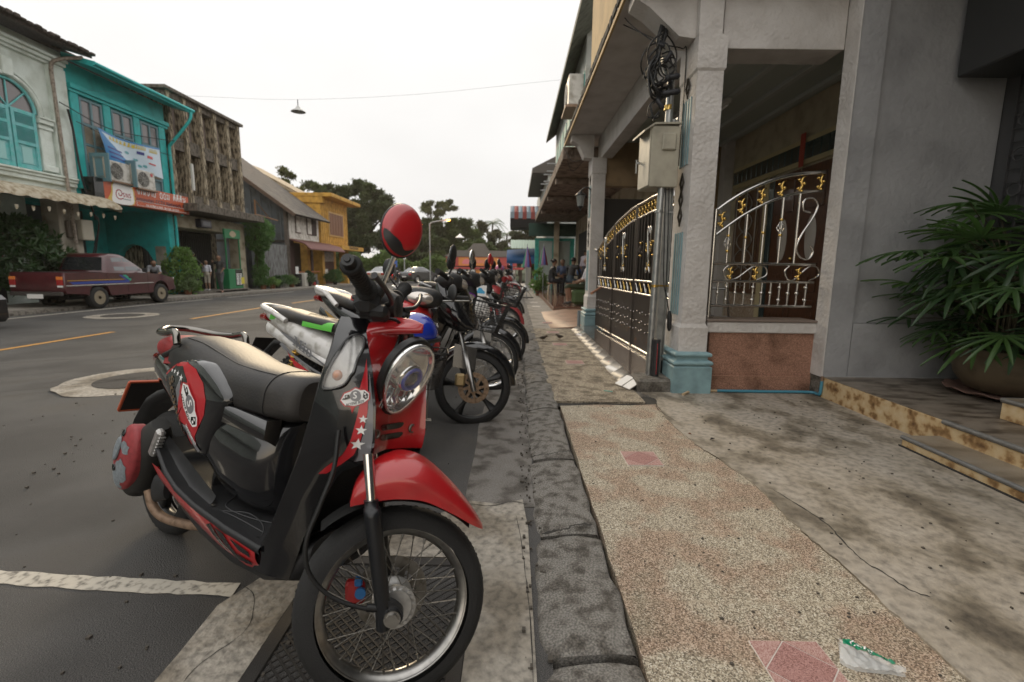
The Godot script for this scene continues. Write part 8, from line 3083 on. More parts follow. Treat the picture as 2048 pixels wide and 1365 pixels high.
func grey_shop():
	var mould:=mat("mould_wall",0.38,0.335,0.26,0.9,{"tex":noise("fbm",0.016,[[0.0,0.28,0.27,0.25],[0.3,0.48,0.45,0.42],[0.47,0.78,0.75,0.7],[0.62,1,0.98,0.94],[1.0,1,1,1]],512,6,131),"sv":V(1.1,0.3,1.1),"nrm":T.finen,"ns":0.6})
	var dirty:=mat("mould_dark",0.16,0.14,0.115,0.9,{"tex":T.streak,"sv":V(0.6,0.4,0.6),"nrm":T.finen,"ns":0.8})
	var h:=thing("mouldy_shophouse","mould-blackened concrete shophouse with tall fins and a heavy balcony slab","building")
	var b:=B.new()
	b.bx(V(-20,3.1,-23.8),V(FX-0.5,7.5,-18.92))
	b.bx(V(-20,-0.3,-23.8),V(FX-1.4,3.1,-18.92))
	part(b,"wall",mould,h)
	b=B.new()
	b.bx(V(FX-0.5,-0.3,-23.8),V(FX,3.0,-23.3),0.015)
	b.bx(V(FX-1.35,2.5,-23.3),V(FX,3.0,-19.0),0.015)
	part(b,"pier",mat("pier_beige",0.40,0.35,0.26,0.85,{"tex":T.grime,"s":0.5}),h)
	# fins and spandrels
	for z in [-19.1,-20.0,-20.95,-21.9,-22.85,-23.7]:
		b=B.new()
		b.bx(V(FX-0.5,3.42,z-0.1),V(FX+0.12,7.5,z+0.1),0.012)
		part(b,"fin",mould,h)
	b=B.new()
	b.bx(V(FX-0.5,5.45,-23.6),V(FX+0.02,5.95,-19.0))
	b.bx(V(FX-0.5,3.42,-23.6),V(FX+0.02,3.85,-19.0))
	b.bx(V(FX-0.5,7.3,-23.8),V(FX+0.06,7.5,-18.95))
	part(b,"spandrel",dirty,h)
	b=B.new()
	b.bx(V(-20,7.5,-23.95),V(FX+0.22,7.62,-18.8),0.01)
	part(b,"roof_slab",dirty,h)
	for i in 5:
		b=B.new()
		var z:=-19.55-i*0.945
		b.bx(V(FX-0.3,5.96,z-0.33),V(FX-0.26,7.2,z+0.33))
		part(b,"upper_panel",mat("panel_mauve",0.235,0.185,0.165,0.85,{"tex":T.grime,"s":0.7}),h)
		if i<3:
			var w:=holder("window",h)
			b=B.new()
			b.bx(V(FX-0.46,3.86,z-0.34),V(FX-0.40,5.0,z-0.26),0.005)
			b.bx(V(FX-0.46,3.86,z+0.26),V(FX-0.40,5.0,z+0.34),0.005)
			b.bx(V(FX-0.46,3.86,z-0.26),V(FX-0.38,3.98,z+0.26),0.005)
			b.bx(V(FX-0.46,4.92,z-0.26),V(FX-0.40,5.0,z+0.26),0.005)
			part(b,"frame",mat("frame_white",0.55,0.52,0.46,0.6),w)
			b=B.new()
			b.bx(V(FX-0.48,3.98,z-0.26),V(FX-0.45,4.92,z+0.26))
			part(b,"pane",mat("pane_black",0.03,0.03,0.032,0.15,{"coat":0.7}),w)
			b=B.new()
			b.bx(V(FX-0.48,5.02,z-0.33),V(FX-0.45,5.4,z+0.33))
			part(b,"pane",mat("pane_dusty"),w)
		else:
			b=B.new()
			b.bx(V(FX-0.49,3.86,z-0.34),V(FX-0.44,5.44,z+0.34))
			part(b,"blind_panel",mat("pier_beige"),h)
	b=B.new()
	b.bx(V(FX-0.5,3.1,-23.95),V(FX+0.95,3.4,-18.95),0.015)
	part(b,"balcony_slab",dirty,h)
	# ground floor: folding grille, name box
	b=B.new()
	b.bx(V(FX-1.39,-0.1,-23.3),V(FX-1.35,2.5,-19.0))
	part(b,"shop_front",mat("doorway_dark"),h)
	b=B.new()
	for i in 30:
		b.bx(V(FX-1.33,0.0,-23.2+i*0.14),V(FX-1.30,2.4,-23.18+i*0.14))
	stuff(part(b,"folding_grille",mat("grille_iron"),h))
	b=B.new()
	b.bx(V(FX-1.3,2.50,-19.4),V(FX-1.2,2.56,-23.3))
	part(b,"lintel_pipe",mat("frame_white"),h)
	var nb:=thing("name_box","small dark name box over the mouldy shophouse's doorway","sign")
	b=B.new()
	b.bx(V(FX-0.02,2.58,-20.9),V(FX+0.25,2.92,-20.2),0.02)
	part(b,"box",mat("box_navy",0.02,0.02,0.035,0.4),nb)
	b=B.new()
	b.bx(V(FX+0.251,2.66,-20.8),V(FX+0.256,2.84,-20.3))
	part(b,"face",mat("face_grey",0.10,0.11,0.14,0.3),nb)
func wood_house():
	var tin:=mat("tin_blue",0.075,0.09,0.10,0.6,{"tex":T.grime,"sv":V(0.5,0.3,0.5)})
	var h:=thing("wooden_house","old two-storey house of dark tin and white boards under a grey tiled roof","house")
	var b:=B.new()
	# gable wall facing the street's near end
	var gz:=-28.2
	b.prism(p2([[FX+0.02,-0.4],[FX+0.02,4.3],[-18.2,7.8],[-18.2,-0.4]]),gz-0.1,gz)
	part(b,"gable_wall",tin,h)
	for i in 9:
		b=B.new()
		var x:=FX-0.3-i*0.55
		b.bx(V(x-0.03,2.5,gz+0.001),V(x+0.03,4.2+(FX-x)*0.7,gz+0.035),0.004)
		part(b,"cover_strip",mat("tin_strip",0.095,0.105,0.11,0.6),h)
	b=B.new()
	b.bx(V(FX-0.12,-0.4,gz-0.2),V(FX+0.06,4.35,gz+0.03),0.01)
	part(b,"corner_post",mat("wood_grey",0.12,0.10,0.085,0.85,{"tex":T.grime,"s":0.8}),h)
	b=B.new()
	b.bx(V(-18,2.36,gz+0.002),V(FX-0.13,2.5,gz+0.04))
	part(b,"sill_beam",mat("wood_black",0.035,0.03,0.026,0.9),h)
	# white boarded front
	for i in 26:
		b=B.new()
		var z:=gz-0.25-i*0.168
		b.bx(V(FX-0.06,2.62,z-0.163),V(FX+rnd(-0.004,0.006),4.4,z))
		part(b,"board",mat("white_board",0.72,0.695,0.64,0.75,{"tex":T.grime,"s":0.7}),h)
	for q in [[-29.7,0.36,true],[-31.3,0.36,false]]:
		var w:=holder("window",h)
		b=B.new()
		b.bx(V(FX+0.01,2.98,q[0]-q[1]),V(FX+0.04,4.1,q[0]+q[1]),0.004)
		part(b,"frame",mat("frame_brown",0.09,0.05,0.04,0.7),w)
		b=B.new()
		b.bx(V(FX+0.04,3.04,q[0]-q[1]+0.07),V(FX+0.06,4.04,q[0]+q[1]-0.07),0.004)
		part(b,"shutter",mat("white_board"),w)
	b=B.new()
	b.bx(V(FX+0.01,2.98,-32.4),V(FX+0.05,4.1,-31.7),0.004)
	part(b,"open_window",mat("open_brown",0.03,0.015,0.012,0.7),h)
	# roof of small grey tiles, row on row
	var slope:=Transform3D(Basis(V(0,0,-1),V(-0.812,0.583,0).normalized(),V(0.583,0.812,0).normalized()),V(FX+0.75,3.92,gz+0.45))
	b=B.new()
	b.at(slope)
	b.bx(V(0,0,-0.08),V(5.2,7.2,0.0))
	b.at(Transform3D.IDENTITY)
	part(b,"roof_deck",mat("wood_black"),h)
	rng.seed=137
	b=B.new()
	b.loft([PackedVector3Array([V(0,0,0.0),V(0.19,0,0.0),V(0.19,0,0.03),V(0,0,0.03)]),PackedVector3Array([V(0,0.34,-0.012),V(0.19,0.34,-0.012),V(0.19,0.34,0.012),V(0,0.34,0.012)])])
	var tm:=b.mesh()
	var mats:=[mat("rtile_a",0.135,0.12,0.105,0.85),mat("rtile_b",0.165,0.15,0.13,0.85),mat("rtile_c",0.11,0.10,0.09,0.85)]
	var ts:=[]
	var cs:=[]
	var roof:=holder("roof",h,slope)
	for k in 24:
		for i in 26:
			var t:=Transform3D(Basis(Vector3.BACK,rnd(-0.02,0.02)),V(i*0.2+0.003,k*0.295,0.012+rnd(0,0.008)))
			if k<11:
				inst(tm,"tile",mats[rng.randi() % 3],roof,t)
			else:
				ts.append(t)
	copies(tm,ts,"tiles",mats[0],roof)
	b=B.new()
	b.at(slope)
	b.bx(V(-0.06,-0.05,-0.14),V(0.0,7.2,0.05))
	part(b,"barge_board",mat("barge",0.10,0.065,0.045,0.8),h)
	b.at(Transform3D.IDENTITY)
	# dark red awning over the shop front
	b=B.new()
	b.prism(p2([[FX,2.60],[FX+0.9,2.36],[FX+1.25,2.05],[FX+1.25,1.98],[FX+0.88,2.30],[FX,2.54]]),-34.2,gz-0.25)
	var awn:=solo(b,"brown_awning",mat("awn_brown",0.165,0.07,0.06,0.7),"faded brown awning along the front of the white boarded house","awning")
	b=B.new()
	b.bx(V(FX-1.2,-0.3,-32.5),V(FX-1.15,2.5,gz-0.2))
	part(b,"shop_back",mat("shop_brown",0.03,0.014,0.01,0.8),h)
	b=B.new()
	b.bx(V(FX-1.1,-0.3,-29.0),V(FX+0.02,2.55,gz-0.22))
	part(b,"shop_side",mat("shop_red",0.045,0.018,0.016,0.8),h)
	b=B.new()
	b.bx(V(FX-0.1,0.62,-32.3),V(FX+0.2,0.70,-29.2),0.01)
	part(b,"counter_edge",mat("counter_orange",0.36,0.12,0.035,0.6),h)
	b=B.new()
	b.bx(V(FX-0.15,-0.3,-32.4),V(FX-0.05,0.5,-29.1))
	part(b,"counter",mat("counter_grey",0.25,0.23,0.21,0.8),h)
	for q in [[-29.6,"pr_red",0.28],[-30.2,"pr_white",0.24],[-30.8,"pr_white",0.3],[-31.4,"pr_red",0.22],[-31.9,"pr_grey",0.3]]:
		b=B.new()
		b.box(V(FX+0.05,gy(FX,q[0])+0.1+q[2]/2,q[0]),V(0.25,q[2],0.32),0.03)
		solo(b,"shop_crate",mat(q[1]),{"pr_red-29.6":"red crate below the orange counter, nearest its near end","pr_white-30.2":"small white crate below the orange counter, next to the red one","pr_white-30.8":"taller white crate in the middle below the orange counter","pr_red-31.4":"low red crate below the far half of the orange counter","pr_grey-31.9":"grey crate below the far end of the orange counter"}[q[1]+str(q[0])],"crate","goods under the counter")
	# roof of the house behind
	b=B.new()
	b.prism(p2([[-15.6,5.2],[-15.6,6.0],[-18.6,7.6],[-18.6,5.2]]),-36,-33.5)
	b.prism(p2([[-14.6,5.75],[-14.6,5.9],[-18.6,8.0],[-18.6,7.85]]),-36.4,-33.2)
	var bh:=solo(b,"rear_house",mat("rear_house",0.33,0.26,0.17,0.8,{"tex":T.grime,"s":0.4}),"cream gable of a house behind the grey tiled roof","house")
	# tin fence, with a beam and rusty bracket above
	b=B.new()
	ribbed(b,V(FX+0.02,-0.25,-25.0),V(FX+0.02,-0.25,-28.1),2.45,0.12,0.018)
	solo(b,"tin_fence",mat("tin_pale",0.30,0.31,0.315,0.55,{"metal":0.2,"tex":noise("fbm",0.02,[[0.0,0.45,0.4,0.36],[0.45,0.8,0.79,0.78],[1.0,1,1,1]],512,5,139),"sv":V(0.8,0.15,0.8)}),"weathered corrugated tin fence beside the vine-covered post","fence")
	b=B.new()
	ribbed(b,V(FX-0.6,-0.25,-23.9),V(FX-0.6,-0.25,-25.4),4.2,0.16,0.02)
	solo(b,"tin_wall",tin,"tall blue-grey tin wall between the mouldy shophouse and the vine","wall")
	b=B.new()
	b.cyl(V(FX+0.5,3.4,-24.0),V(FX+0.5,4.2,-24.0),0.04,-1.0,6)
	b.cyl(V(FX+0.5,3.5,-24.0),V(FX+0.3,3.45,-26.6),0.035,-1.0,6)
	b.cyl(V(FX+0.5,4.2,-24.0),V(FX+0.35,3.5,-25.6),0.02,-1.0,5)
	solo(b,"rusty_bracket",mat("rusty",0.20,0.10,0.045,0.8),"rusty iron bracket sticking out at the end of the balcony slab","bracket")
func yellow_house():
	var yel:=mat("yellow_wall",0.62,0.345,0.055,0.7,{"tex":noise("fbm",0.01,[[0.0,0.72,0.7,0.66],[0.5,0.92,0.91,0.9],[1.0,1,1,1]],512,5,141),"s":0.4})
	var h:=thing("yellow_house","ochre yellow two-storey house with brown folding shutters and a flat roof","house")
	var b:=B.new()
	b.bx(V(-20,2.35,-38.2),V(FX+0.1,5.6,-33.0))
	b.bx(V(-20,-0.6,-38.2),V(FX-0.9,2.35,-33.0))
	part(b,"wall",yel,h)
	b=B.new()
	for z in [-33.15,-38.0]:
		b.bx(V(FX-0.5,-0.6,z-0.2),V(FX+0.12,2.349,z+0.2),0.01)
	part(b,"pillar",yel,h)
	for i in 14:
		b=B.new()
		b.bx(V(FX+0.101,2.4,-33.3-i*0.36),V(FX+0.12,5.4,-33.28-i*0.36),0.003)
		part(b,"board_joint",mat("yellow_dark",0.36,0.19,0.03,0.7),h)
	b=B.new()
	b.bx(V(-18,5.6,-38.9),V(FX+0.95,5.85,-32.9),0.02)
	b.bx(V(-18,5.2,-33.4),V(FX+0.3,5.6,-32.92),0.01)
	part(b,"roof_slab",yel,h)
	b=B.new()
	b.bx(V(FX-0.2,2.2,-39.5),V(FX+0.9,2.5,-34.6),0.01)
	part(b,"canopy",yel,h)
	var win:=holder("window",h)
	b=B.new()
	b.bx(V(FX+0.121,3.12,-37.2),V(FX+0.15,4.82,-34.3),0.01)
	part(b,"frame",mat("yellow_trim",0.52,0.33,0.12,0.6),win)
	for i in 5:
		b=B.new()
		var z:=-34.45-i*0.54
		b.bx(V(FX+0.15,3.22,z-0.5),V(FX+0.17,4.72,z),0.01)
		b.bx(V(FX+0.17,3.3,z-0.42),V(FX+0.185,4.2,z-0.08),0.01)
		part(b,"shutter",mat("shutter_brown",0.21,0.105,0.06,0.65),win)
	b=B.new()
	b.bx(V(FX-0.88,-0.5,-37.6),V(FX-0.84,2.1,-33.4))
	part(b,"shop_door",mat("door_maroon",0.055,0.018,0.014,0.6),h)
	b=B.new()
	b.bx(V(FX-0.83,1.35,-37.5),V(FX-0.8,2.05,-34.4),0.01)
	part(b,"faded_board",mat("faded_board",0.33,0.29,0.26,0.8,{"tex":T.grime,"s":1.0}),h)
	b=B.new()
	b.bx(V(FX-0.835,0.45,-36.3),V(FX-0.825,0.8,-35.3))
	part(b,"notice",mat("pr_white"),h)
	var sg:=thing("house_lettering","dark cut-out lettering on the yellow house's canopy","sign")
	b=B.new()
	letters(b,"ThaiHouse",0.42,func(q):return V(FX+0.912,2.40+q.y*0.8,-37.1-q.x))
	part(b,"letters",mat("letter_grey",0.08,0.06,0.04,0.7),sg)
func left_plants():
	rng.seed=151
	# plants in pots along the left kerb
	var list:=[
		[-12.95,-17.4,0.30,0.55,70,"leafy shrub beside the pickup's bonnet","leaf_mid",false],
		[-12.9,-18.7,0.55,1.75,330,"large yellow-green shrub before the mouldy shophouse","leaf_light",false],
		[-12.6,-18.5,0.3,0.7,110,"terracotta pot of trailing plants in front of the large shrub","leaf_pale",true],
		[-12.7,-24.3,0.28,0.45,70,"round pot plant at the near end of the pot row","leaf_mid",true],
		[-12.6,-25.0,0.3,0.5,80,"bright green pot plant, second in the pot row","leaf_light",true],
		[-12.65,-25.7,0.3,0.6,90,"dark leafy pot plant in the middle of the pot row","leaf_dark",true],
		[-12.6,-26.5,0.3,0.62,90,"plant in a white bowl before the tin fence","leaf_mid",true],
		[-12.6,-27.2,0.28,0.6,80,"plant in a tall terracotta pot at the far end of the pot row","leaf_pale",true],
		[-12.5,-29.3,0.28,0.85,90,"slender plant in a black pot by the shop counter","leaf_dark",true],
		[-12.3,-33.0,0.55,0.95,220,"round dark bush in a pot before the yellow house","leaf_mid",true]]
	var i:=0
	for q in list:
		plant_clump("pot_plant",q[5],V(q[0],gy(q[0],q[1])+0.1,q[1]),q[2],q[3],q[4],0.13,q[6],q[7],"pot_white" if i==6 else "terracotta" if i in [2,3,4,7] else "pot_black")
		i+=1
	plant_clump("house_plant","dark bushy plant under the cream awning of the mint shophouse",V(-13.6,0.3,-13.2),0.95,1.9,420,0.2,"leaf_dark",false)
	# vine climbing a post
	var v:=thing("vine","feathery green vine climbing a post beside the tin fence","vine",Transform3D(Basis.IDENTITY,V(-12.95,-0.1,-24.6)))
	var b:=B.new()
	b.cyl(V(0,0,0),V(0.05,3.3,0),0.06,0.05,8)
	for k in 6:
		b.tube(cr([V(rnd(-0.2,0.2),0,rnd(-0.3,0.3)),V(rnd(-0.1,0.1),1.2,rnd(-0.2,0.2)),V(rnd(-0.1,0.1),2.5,rnd(-0.2,0.2)),V(rnd(-0.2,0.2),3.3,rnd(-0.3,0.3))],4),0.02,5)
	part(b,"stem",mat("bark",0.07,0.05,0.035,0.9),v)
	var ts:=[]
	for k in 900:
		var y:=pow(rnd(0,1),0.7)*3.4
		var rr:=0.32+0.38*smoothstep(1.6,2.8,y)-0.25*smoothstep(3.0,3.5,y)-(0.2 if y>1.1 and y<1.9 else 0.0)
		var a:=rnd(0,TAU)
		var q:=sqrt(rnd(0,1))*rr
		ts.append(leaf_at(V(cos(a)*q,y,sin(a)*q*1.3),rnd(0.10,0.18)))
	copies(leaf_mesh(),ts,"foliage",mat("leaf_vine",0.055,0.12,0.025,0.6,{"back":[0.06,0.15,0.02]}),v)
	# food cart, bin, machines
	var ct:=thing("food_cart","green food cart with a sign arch and a printed price panel","food cart",Transform3D(Basis.IDENTITY,V(-12.95,gy(-13,-22.8)+0.1,-21.9)))
	var gr:=mat("cart_green",0.01,0.17,0.06,0.5)
	b=B.new()
	b.bx(V(-0.3,0.12,-0.55),V(0.3,1.0,0.55),0.015)
	part(b,"body",gr,ct)
	b=B.new()
	for z in [-0.52,0.52]:
		b.bx(V(0.2,1.0,z-0.025),V(0.25,2.35,z+0.025),0.004)
	b.bx(V(0.18,2.35,-0.6),V(0.27,2.75,0.6),0.01)
	part(b,"sign_arch",gr,ct)
	b=B.new()
	b.prism(cr2([[-0.26,0.0],[0,0.14],[0.26,0.0],[0.1,-0.13],[-0.1,-0.13]],4,true),0,0.006,Transform3D(Basis(V(0,0,-1),V(0,1,0),V(1,0,0)),V(0.272,2.55,0)))
	part(b,"picture",mat("cart_pic",0.42,0.34,0.22,0.5),ct)
	b=B.new()
	b.bx(V(0.301,0.25,-0.5),V(0.306,0.98,0.05))
	part(b,"price_panel",mat("pr_black"),ct)
	b=B.new()
	for k in 8:
		b.bx(V(0.307,0.30+k*0.065,-0.44),V(0.31,0.34+k*0.065,-0.25))
		b.bx(V(0.307,0.30+k*0.065,-0.2),V(0.31,0.34+k*0.065,0.0))
	stuff(part(b,"print",mat("pr_white"),ct))
	b=B.new()
	b.bx(V(0.307,0.32,-0.62),V(0.315,0.62,-0.36),0.003)
	part(b,"yellow_card",mat("card_yellow",0.6,0.5,0.03,0.5),ct)
	b=B.new()
	b.bx(V(-0.35,-0.1,-0.75),V(0.5,0.1,1.9),0.02)
	part(b,"step",mat("concrete_old"),ct)
	for q in [["rubbish_bin","pr_black",-28.3,0.30,0.75,0.3,"black bin with a white lid at the end of the tin fence"],["white_fridge","frame_white",-29.0,0.4,0.8,0.4,"old white fridge lying by the shop's red wall"]]:
		b=B.new()
		b.box(V(-12.7,gy(-12.7,q[2])+0.1+q[4]/2,q[2]),V(q[3],q[4],q[5]),0.03)
		var o:=solo(b,q[0],mat(q[1]),q[6],"bin" if q[1]=="pr_black" else "fridge")
		if q[1]=="pr_black":
			b=B.new()
			b.box(V(-12.75,gy(-12.7,q[2])+1.05,q[2]),V(0.03,0.42,0.36),0.01)
			part(b,"lid",mat("pr_white"),o)
	# white van nose peeping in at the left edge
	var vn:=thing("dark_motorbike","front corner of a dark vehicle with a clear headlight at the left edge","vehicle",Transform3D(Basis.IDENTITY,V(-9.55,gy(-9.6,-8.6),-8.75)))
	b=B.new()
	b.bx(V(-1.2,0.12,-0.3),V(0.0,0.62,0.5),0.08)
	part(b,"body",mat("black_gloss"),vn)
	b=B.new()
	b.ball(V(-0.12,0.66,0.1),V(0.2,0.10,0.2),16,10)
	part(b,"headlight",mat("signal_clear"),vn)
	b=B.new()
	b.cyl(V(-0.2,0.14,0.0),V(-0.2,0.14,0.3),0.15,-1.0,16)
	part(b,"wheel",mat("rubber"),vn)
# ---------------------------------------------------------------- plants
func leaf_mesh()->ArrayMesh:
	if M.has("leaf_mesh"):
		return M["leaf_mesh"]
	var b:=B.new()
	var r:=RandomNumberGenerator.new()
	r.seed=5
	for i in 7:
		var d:=V(r.randf_range(-1,1),r.randf_range(-0.5,1),r.randf_range(-1,1)).normalized()
		var s:=d.cross(V(r.randf_range(-1,1),1,r.randf_range(-1,1))).normalized()*0.2
		var n:=d.cross(s).normalized()*0.12
		var o:=d*0.12
		b.flat()
		b.tri(o,o+d*0.5+s+n,o+d*0.5-n*0.3)
		b.tri(o,o+d*0.5-n*0.3,o+d*0.5-s+n)
		b.tri(o+d*0.5+s+n,o+d*1.0,o+d*0.5-n*0.3)
		b.tri(o+d*0.5-n*0.3,o+d*1.0,o+d*0.5-s+n)
	M["leaf_mesh"]=b.mesh()
	return M["leaf_mesh"]
func leaf_at(p:Vector3,s:float)->Transform3D:
	var q:=Basis(Vector3.UP,rnd(0,TAU))*Basis(Vector3.RIGHT,rnd(-1.0,1.0))*Basis(Vector3.BACK,rnd(-1.0,1.0))
	return Transform3D(q.scaled(Vector3.ONE*s),p)
func leaf_mats():
	mat("leaf_mid",0.040,0.085,0.020,0.55,{"back":[0.05,0.13,0.02]})
	mat("leaf_light",0.085,0.15,0.030,0.55,{"back":[0.10,0.2,0.03]})
	mat("leaf_pale",0.10,0.145,0.06,0.6,{"back":[0.10,0.17,0.05]})
	mat("leaf_dark",0.022,0.050,0.015,0.5,{"back":[0.03,0.08,0.01]})
	mat("pot_white",0.48,0.47,0.44,0.6)
	mat("terracotta",0.22,0.085,0.045,0.8)
	mat("pot_black",0.02,0.02,0.021,0.6)
func plant_clump(n:String,label:String,at:Vector3,r:float,h:float,count:int,leaf:float,m:String,pot:bool,potm:="terracotta"):
	leaf_mats()
	var p:=thing(n,label,"plant",Transform3D(Basis.IDENTITY,at),"pot plants along the left pavement" if n=="pot_plant" else "")
	var b:=B.new()
	for i in 9:
		var a:=rnd(0,TAU)
		b.tube(PackedVector3Array([V(cos(a)*0.04,0.1,sin(a)*0.04),V(cos(a)*r*0.6,h*rnd(0.6,0.95),sin(a)*r*0.6)]),0.01,4)
	part(b,"stem",mat("bark",0.07,0.05,0.035,0.9),p)
	if pot:
		b=B.new()
		b.lathe([[0.11,0.0],[0.16,0.22],[0.175,0.23],[0.175,0.26],[0.15,0.26],[0.14,0.22]],18)
		part(b,"pot",mat(potm),p)
	var ts:=[]
	var y0:=0.2 if pot else 0.05
	for i in count:
		var a:=rnd(0,TAU)
		var t:=rnd(0,1)
		var rr:=r*sqrt(rnd(0.1,1))*(0.55+0.75*sin(PI*clampf(t*0.9+0.15,0,1)))
		ts.append(leaf_at(V(cos(a)*rr,y0+t*(h-y0),sin(a)*rr),leaf*rnd(0.7,1.3)))
	copies(leaf_mesh(),ts,"foliage",mat(m),p)
func tree(n:String,label:String,at:Vector3,trunk_h:float,tr:float,blobs:Array,density:float,leaf:float,col:Color,grp:="trees beyond the end of the street"):
	var t:=thing(n,label,"tree",Transform3D(Basis.IDENTITY,at),grp)
	var b:=B.new()
	b.tube(cr([V(0,-0.5,0),V(0.1,trunk_h*0.5,0.05),V(0,trunk_h,0)],4),[tr*1.2,tr*1.1,tr,tr,tr*0.95,tr*0.9,tr*0.85,tr*0.8,tr*0.75],8)
	for q in blobs:
		var c:=V(q[0],q[1],q[2])
		for k in 3:
			var e:=c+V(rnd(-0.5,0.5)*q[3],rnd(-0.2,0.5)*q[4],rnd(-0.5,0.5)*q[3])
			b.tube(cr([V(0,trunk_h*rnd(0.7,1.0),0),V(0,trunk_h,0).lerp(e,0.5)+V(0,rnd(-0.3,0.3),0),e],4),[tr*0.5,tr*0.42,tr*0.36,tr*0.3,tr*0.25,tr*0.2,tr*0.16,tr*0.12,tr*0.08],6)
	part(b,"trunk",mat("bark",0.07,0.05,0.035,0.9),t)
	var ts:=[]
	var cs:=[]
	for q in blobs:
		var cnt:=int(density*q[3]*q[3]*2.2)
		var sprays:=maxi(6,int(q[3]*q[3]*3.0))
		for s in sprays:
			var d:=V(rnd(-1,1),rnd(-0.8,1),rnd(-1,1)).normalized()*pow(rnd(0.15,1),0.4)
			var sc:=V(q[0]+d.x*q[3],q[1]+d.y*q[4],q[2]+d.z*q[3])
			var sr:=rnd(0.35,0.75)*sqrt(q[3])*0.75
			var tone:=rnd(0.65,1.35)
			for k in int(cnt/sprays):
				var e:=V(rnd(-1,1),rnd(-1,1),rnd(-1,1))
				ts.append(leaf_at(sc+e*e.length()*0.6*sr*V(1,0.7,1),leaf*rnd(0.6,1.25)))
				var v:=tone*rnd(0.8,1.2)
				cs.append(Color(col.r*v*rnd(0.9,1.2),col.g*v,col.b*v))
	copies(leaf_mesh(),ts,"crown",mat("tree_leaf",1,1,1,0.6,{"vc":true,"back":[0.35,0.42,0.2]}),t,cs)
func palm(label:String,at:Vector3,h:float,lean:float):
	var t:=thing("coconut_palm",label,"palm tree",Transform3D(Basis.IDENTITY,at),"palms beyond the end of the street")
	var b:=B.new()
	var top:=V(lean,h,0)
	b.tube(cr([V(0,-0.5,0),V(lean*0.3,h*0.5,0),top],5),0.14,7)
	part(b,"trunk",mat("bark"),t)
	for i in 17:
		var a:=TAU*i/17+rnd(-0.2,0.2)
		var el:=rnd(-0.5,1.1)
		var l:=rnd(2.0,2.8)
		b=B.new()
		var d:=V(cos(a),0,sin(a))
		var pts:=[]
		for k in 7:
			var s:=k/6.0
			pts.append(top+d*l*s*cos(el*(1-s*0.4))+V(0,l*(sin(el)*s-0.75*s*s),0))
		b.tube(PackedVector3Array(pts),0.02,4)
		var side:=d.cross(Vector3.UP)
		for k in 13:
			var s:=0.12+0.87*k/12.0
			var p:Vector3=pts[int(s*5.99)].lerp(pts[mini(int(s*5.99)+1,6)],fmod(s*5.99,1.0))
			for sd in [-1,1]:
				var e:Vector3=p+side*sd*0.62*sin(PI*clampf(s*0.85+0.12,0,1))+d*0.25-V(0,0.32,0)
				b.flat()
				b.tri(p-d*0.035,p+d*0.035,e)
		part(b,"frond",mat("palm_leaf",0.045,0.07,0.02,0.5,{"back":[0.07,0.12,0.02]}),t)
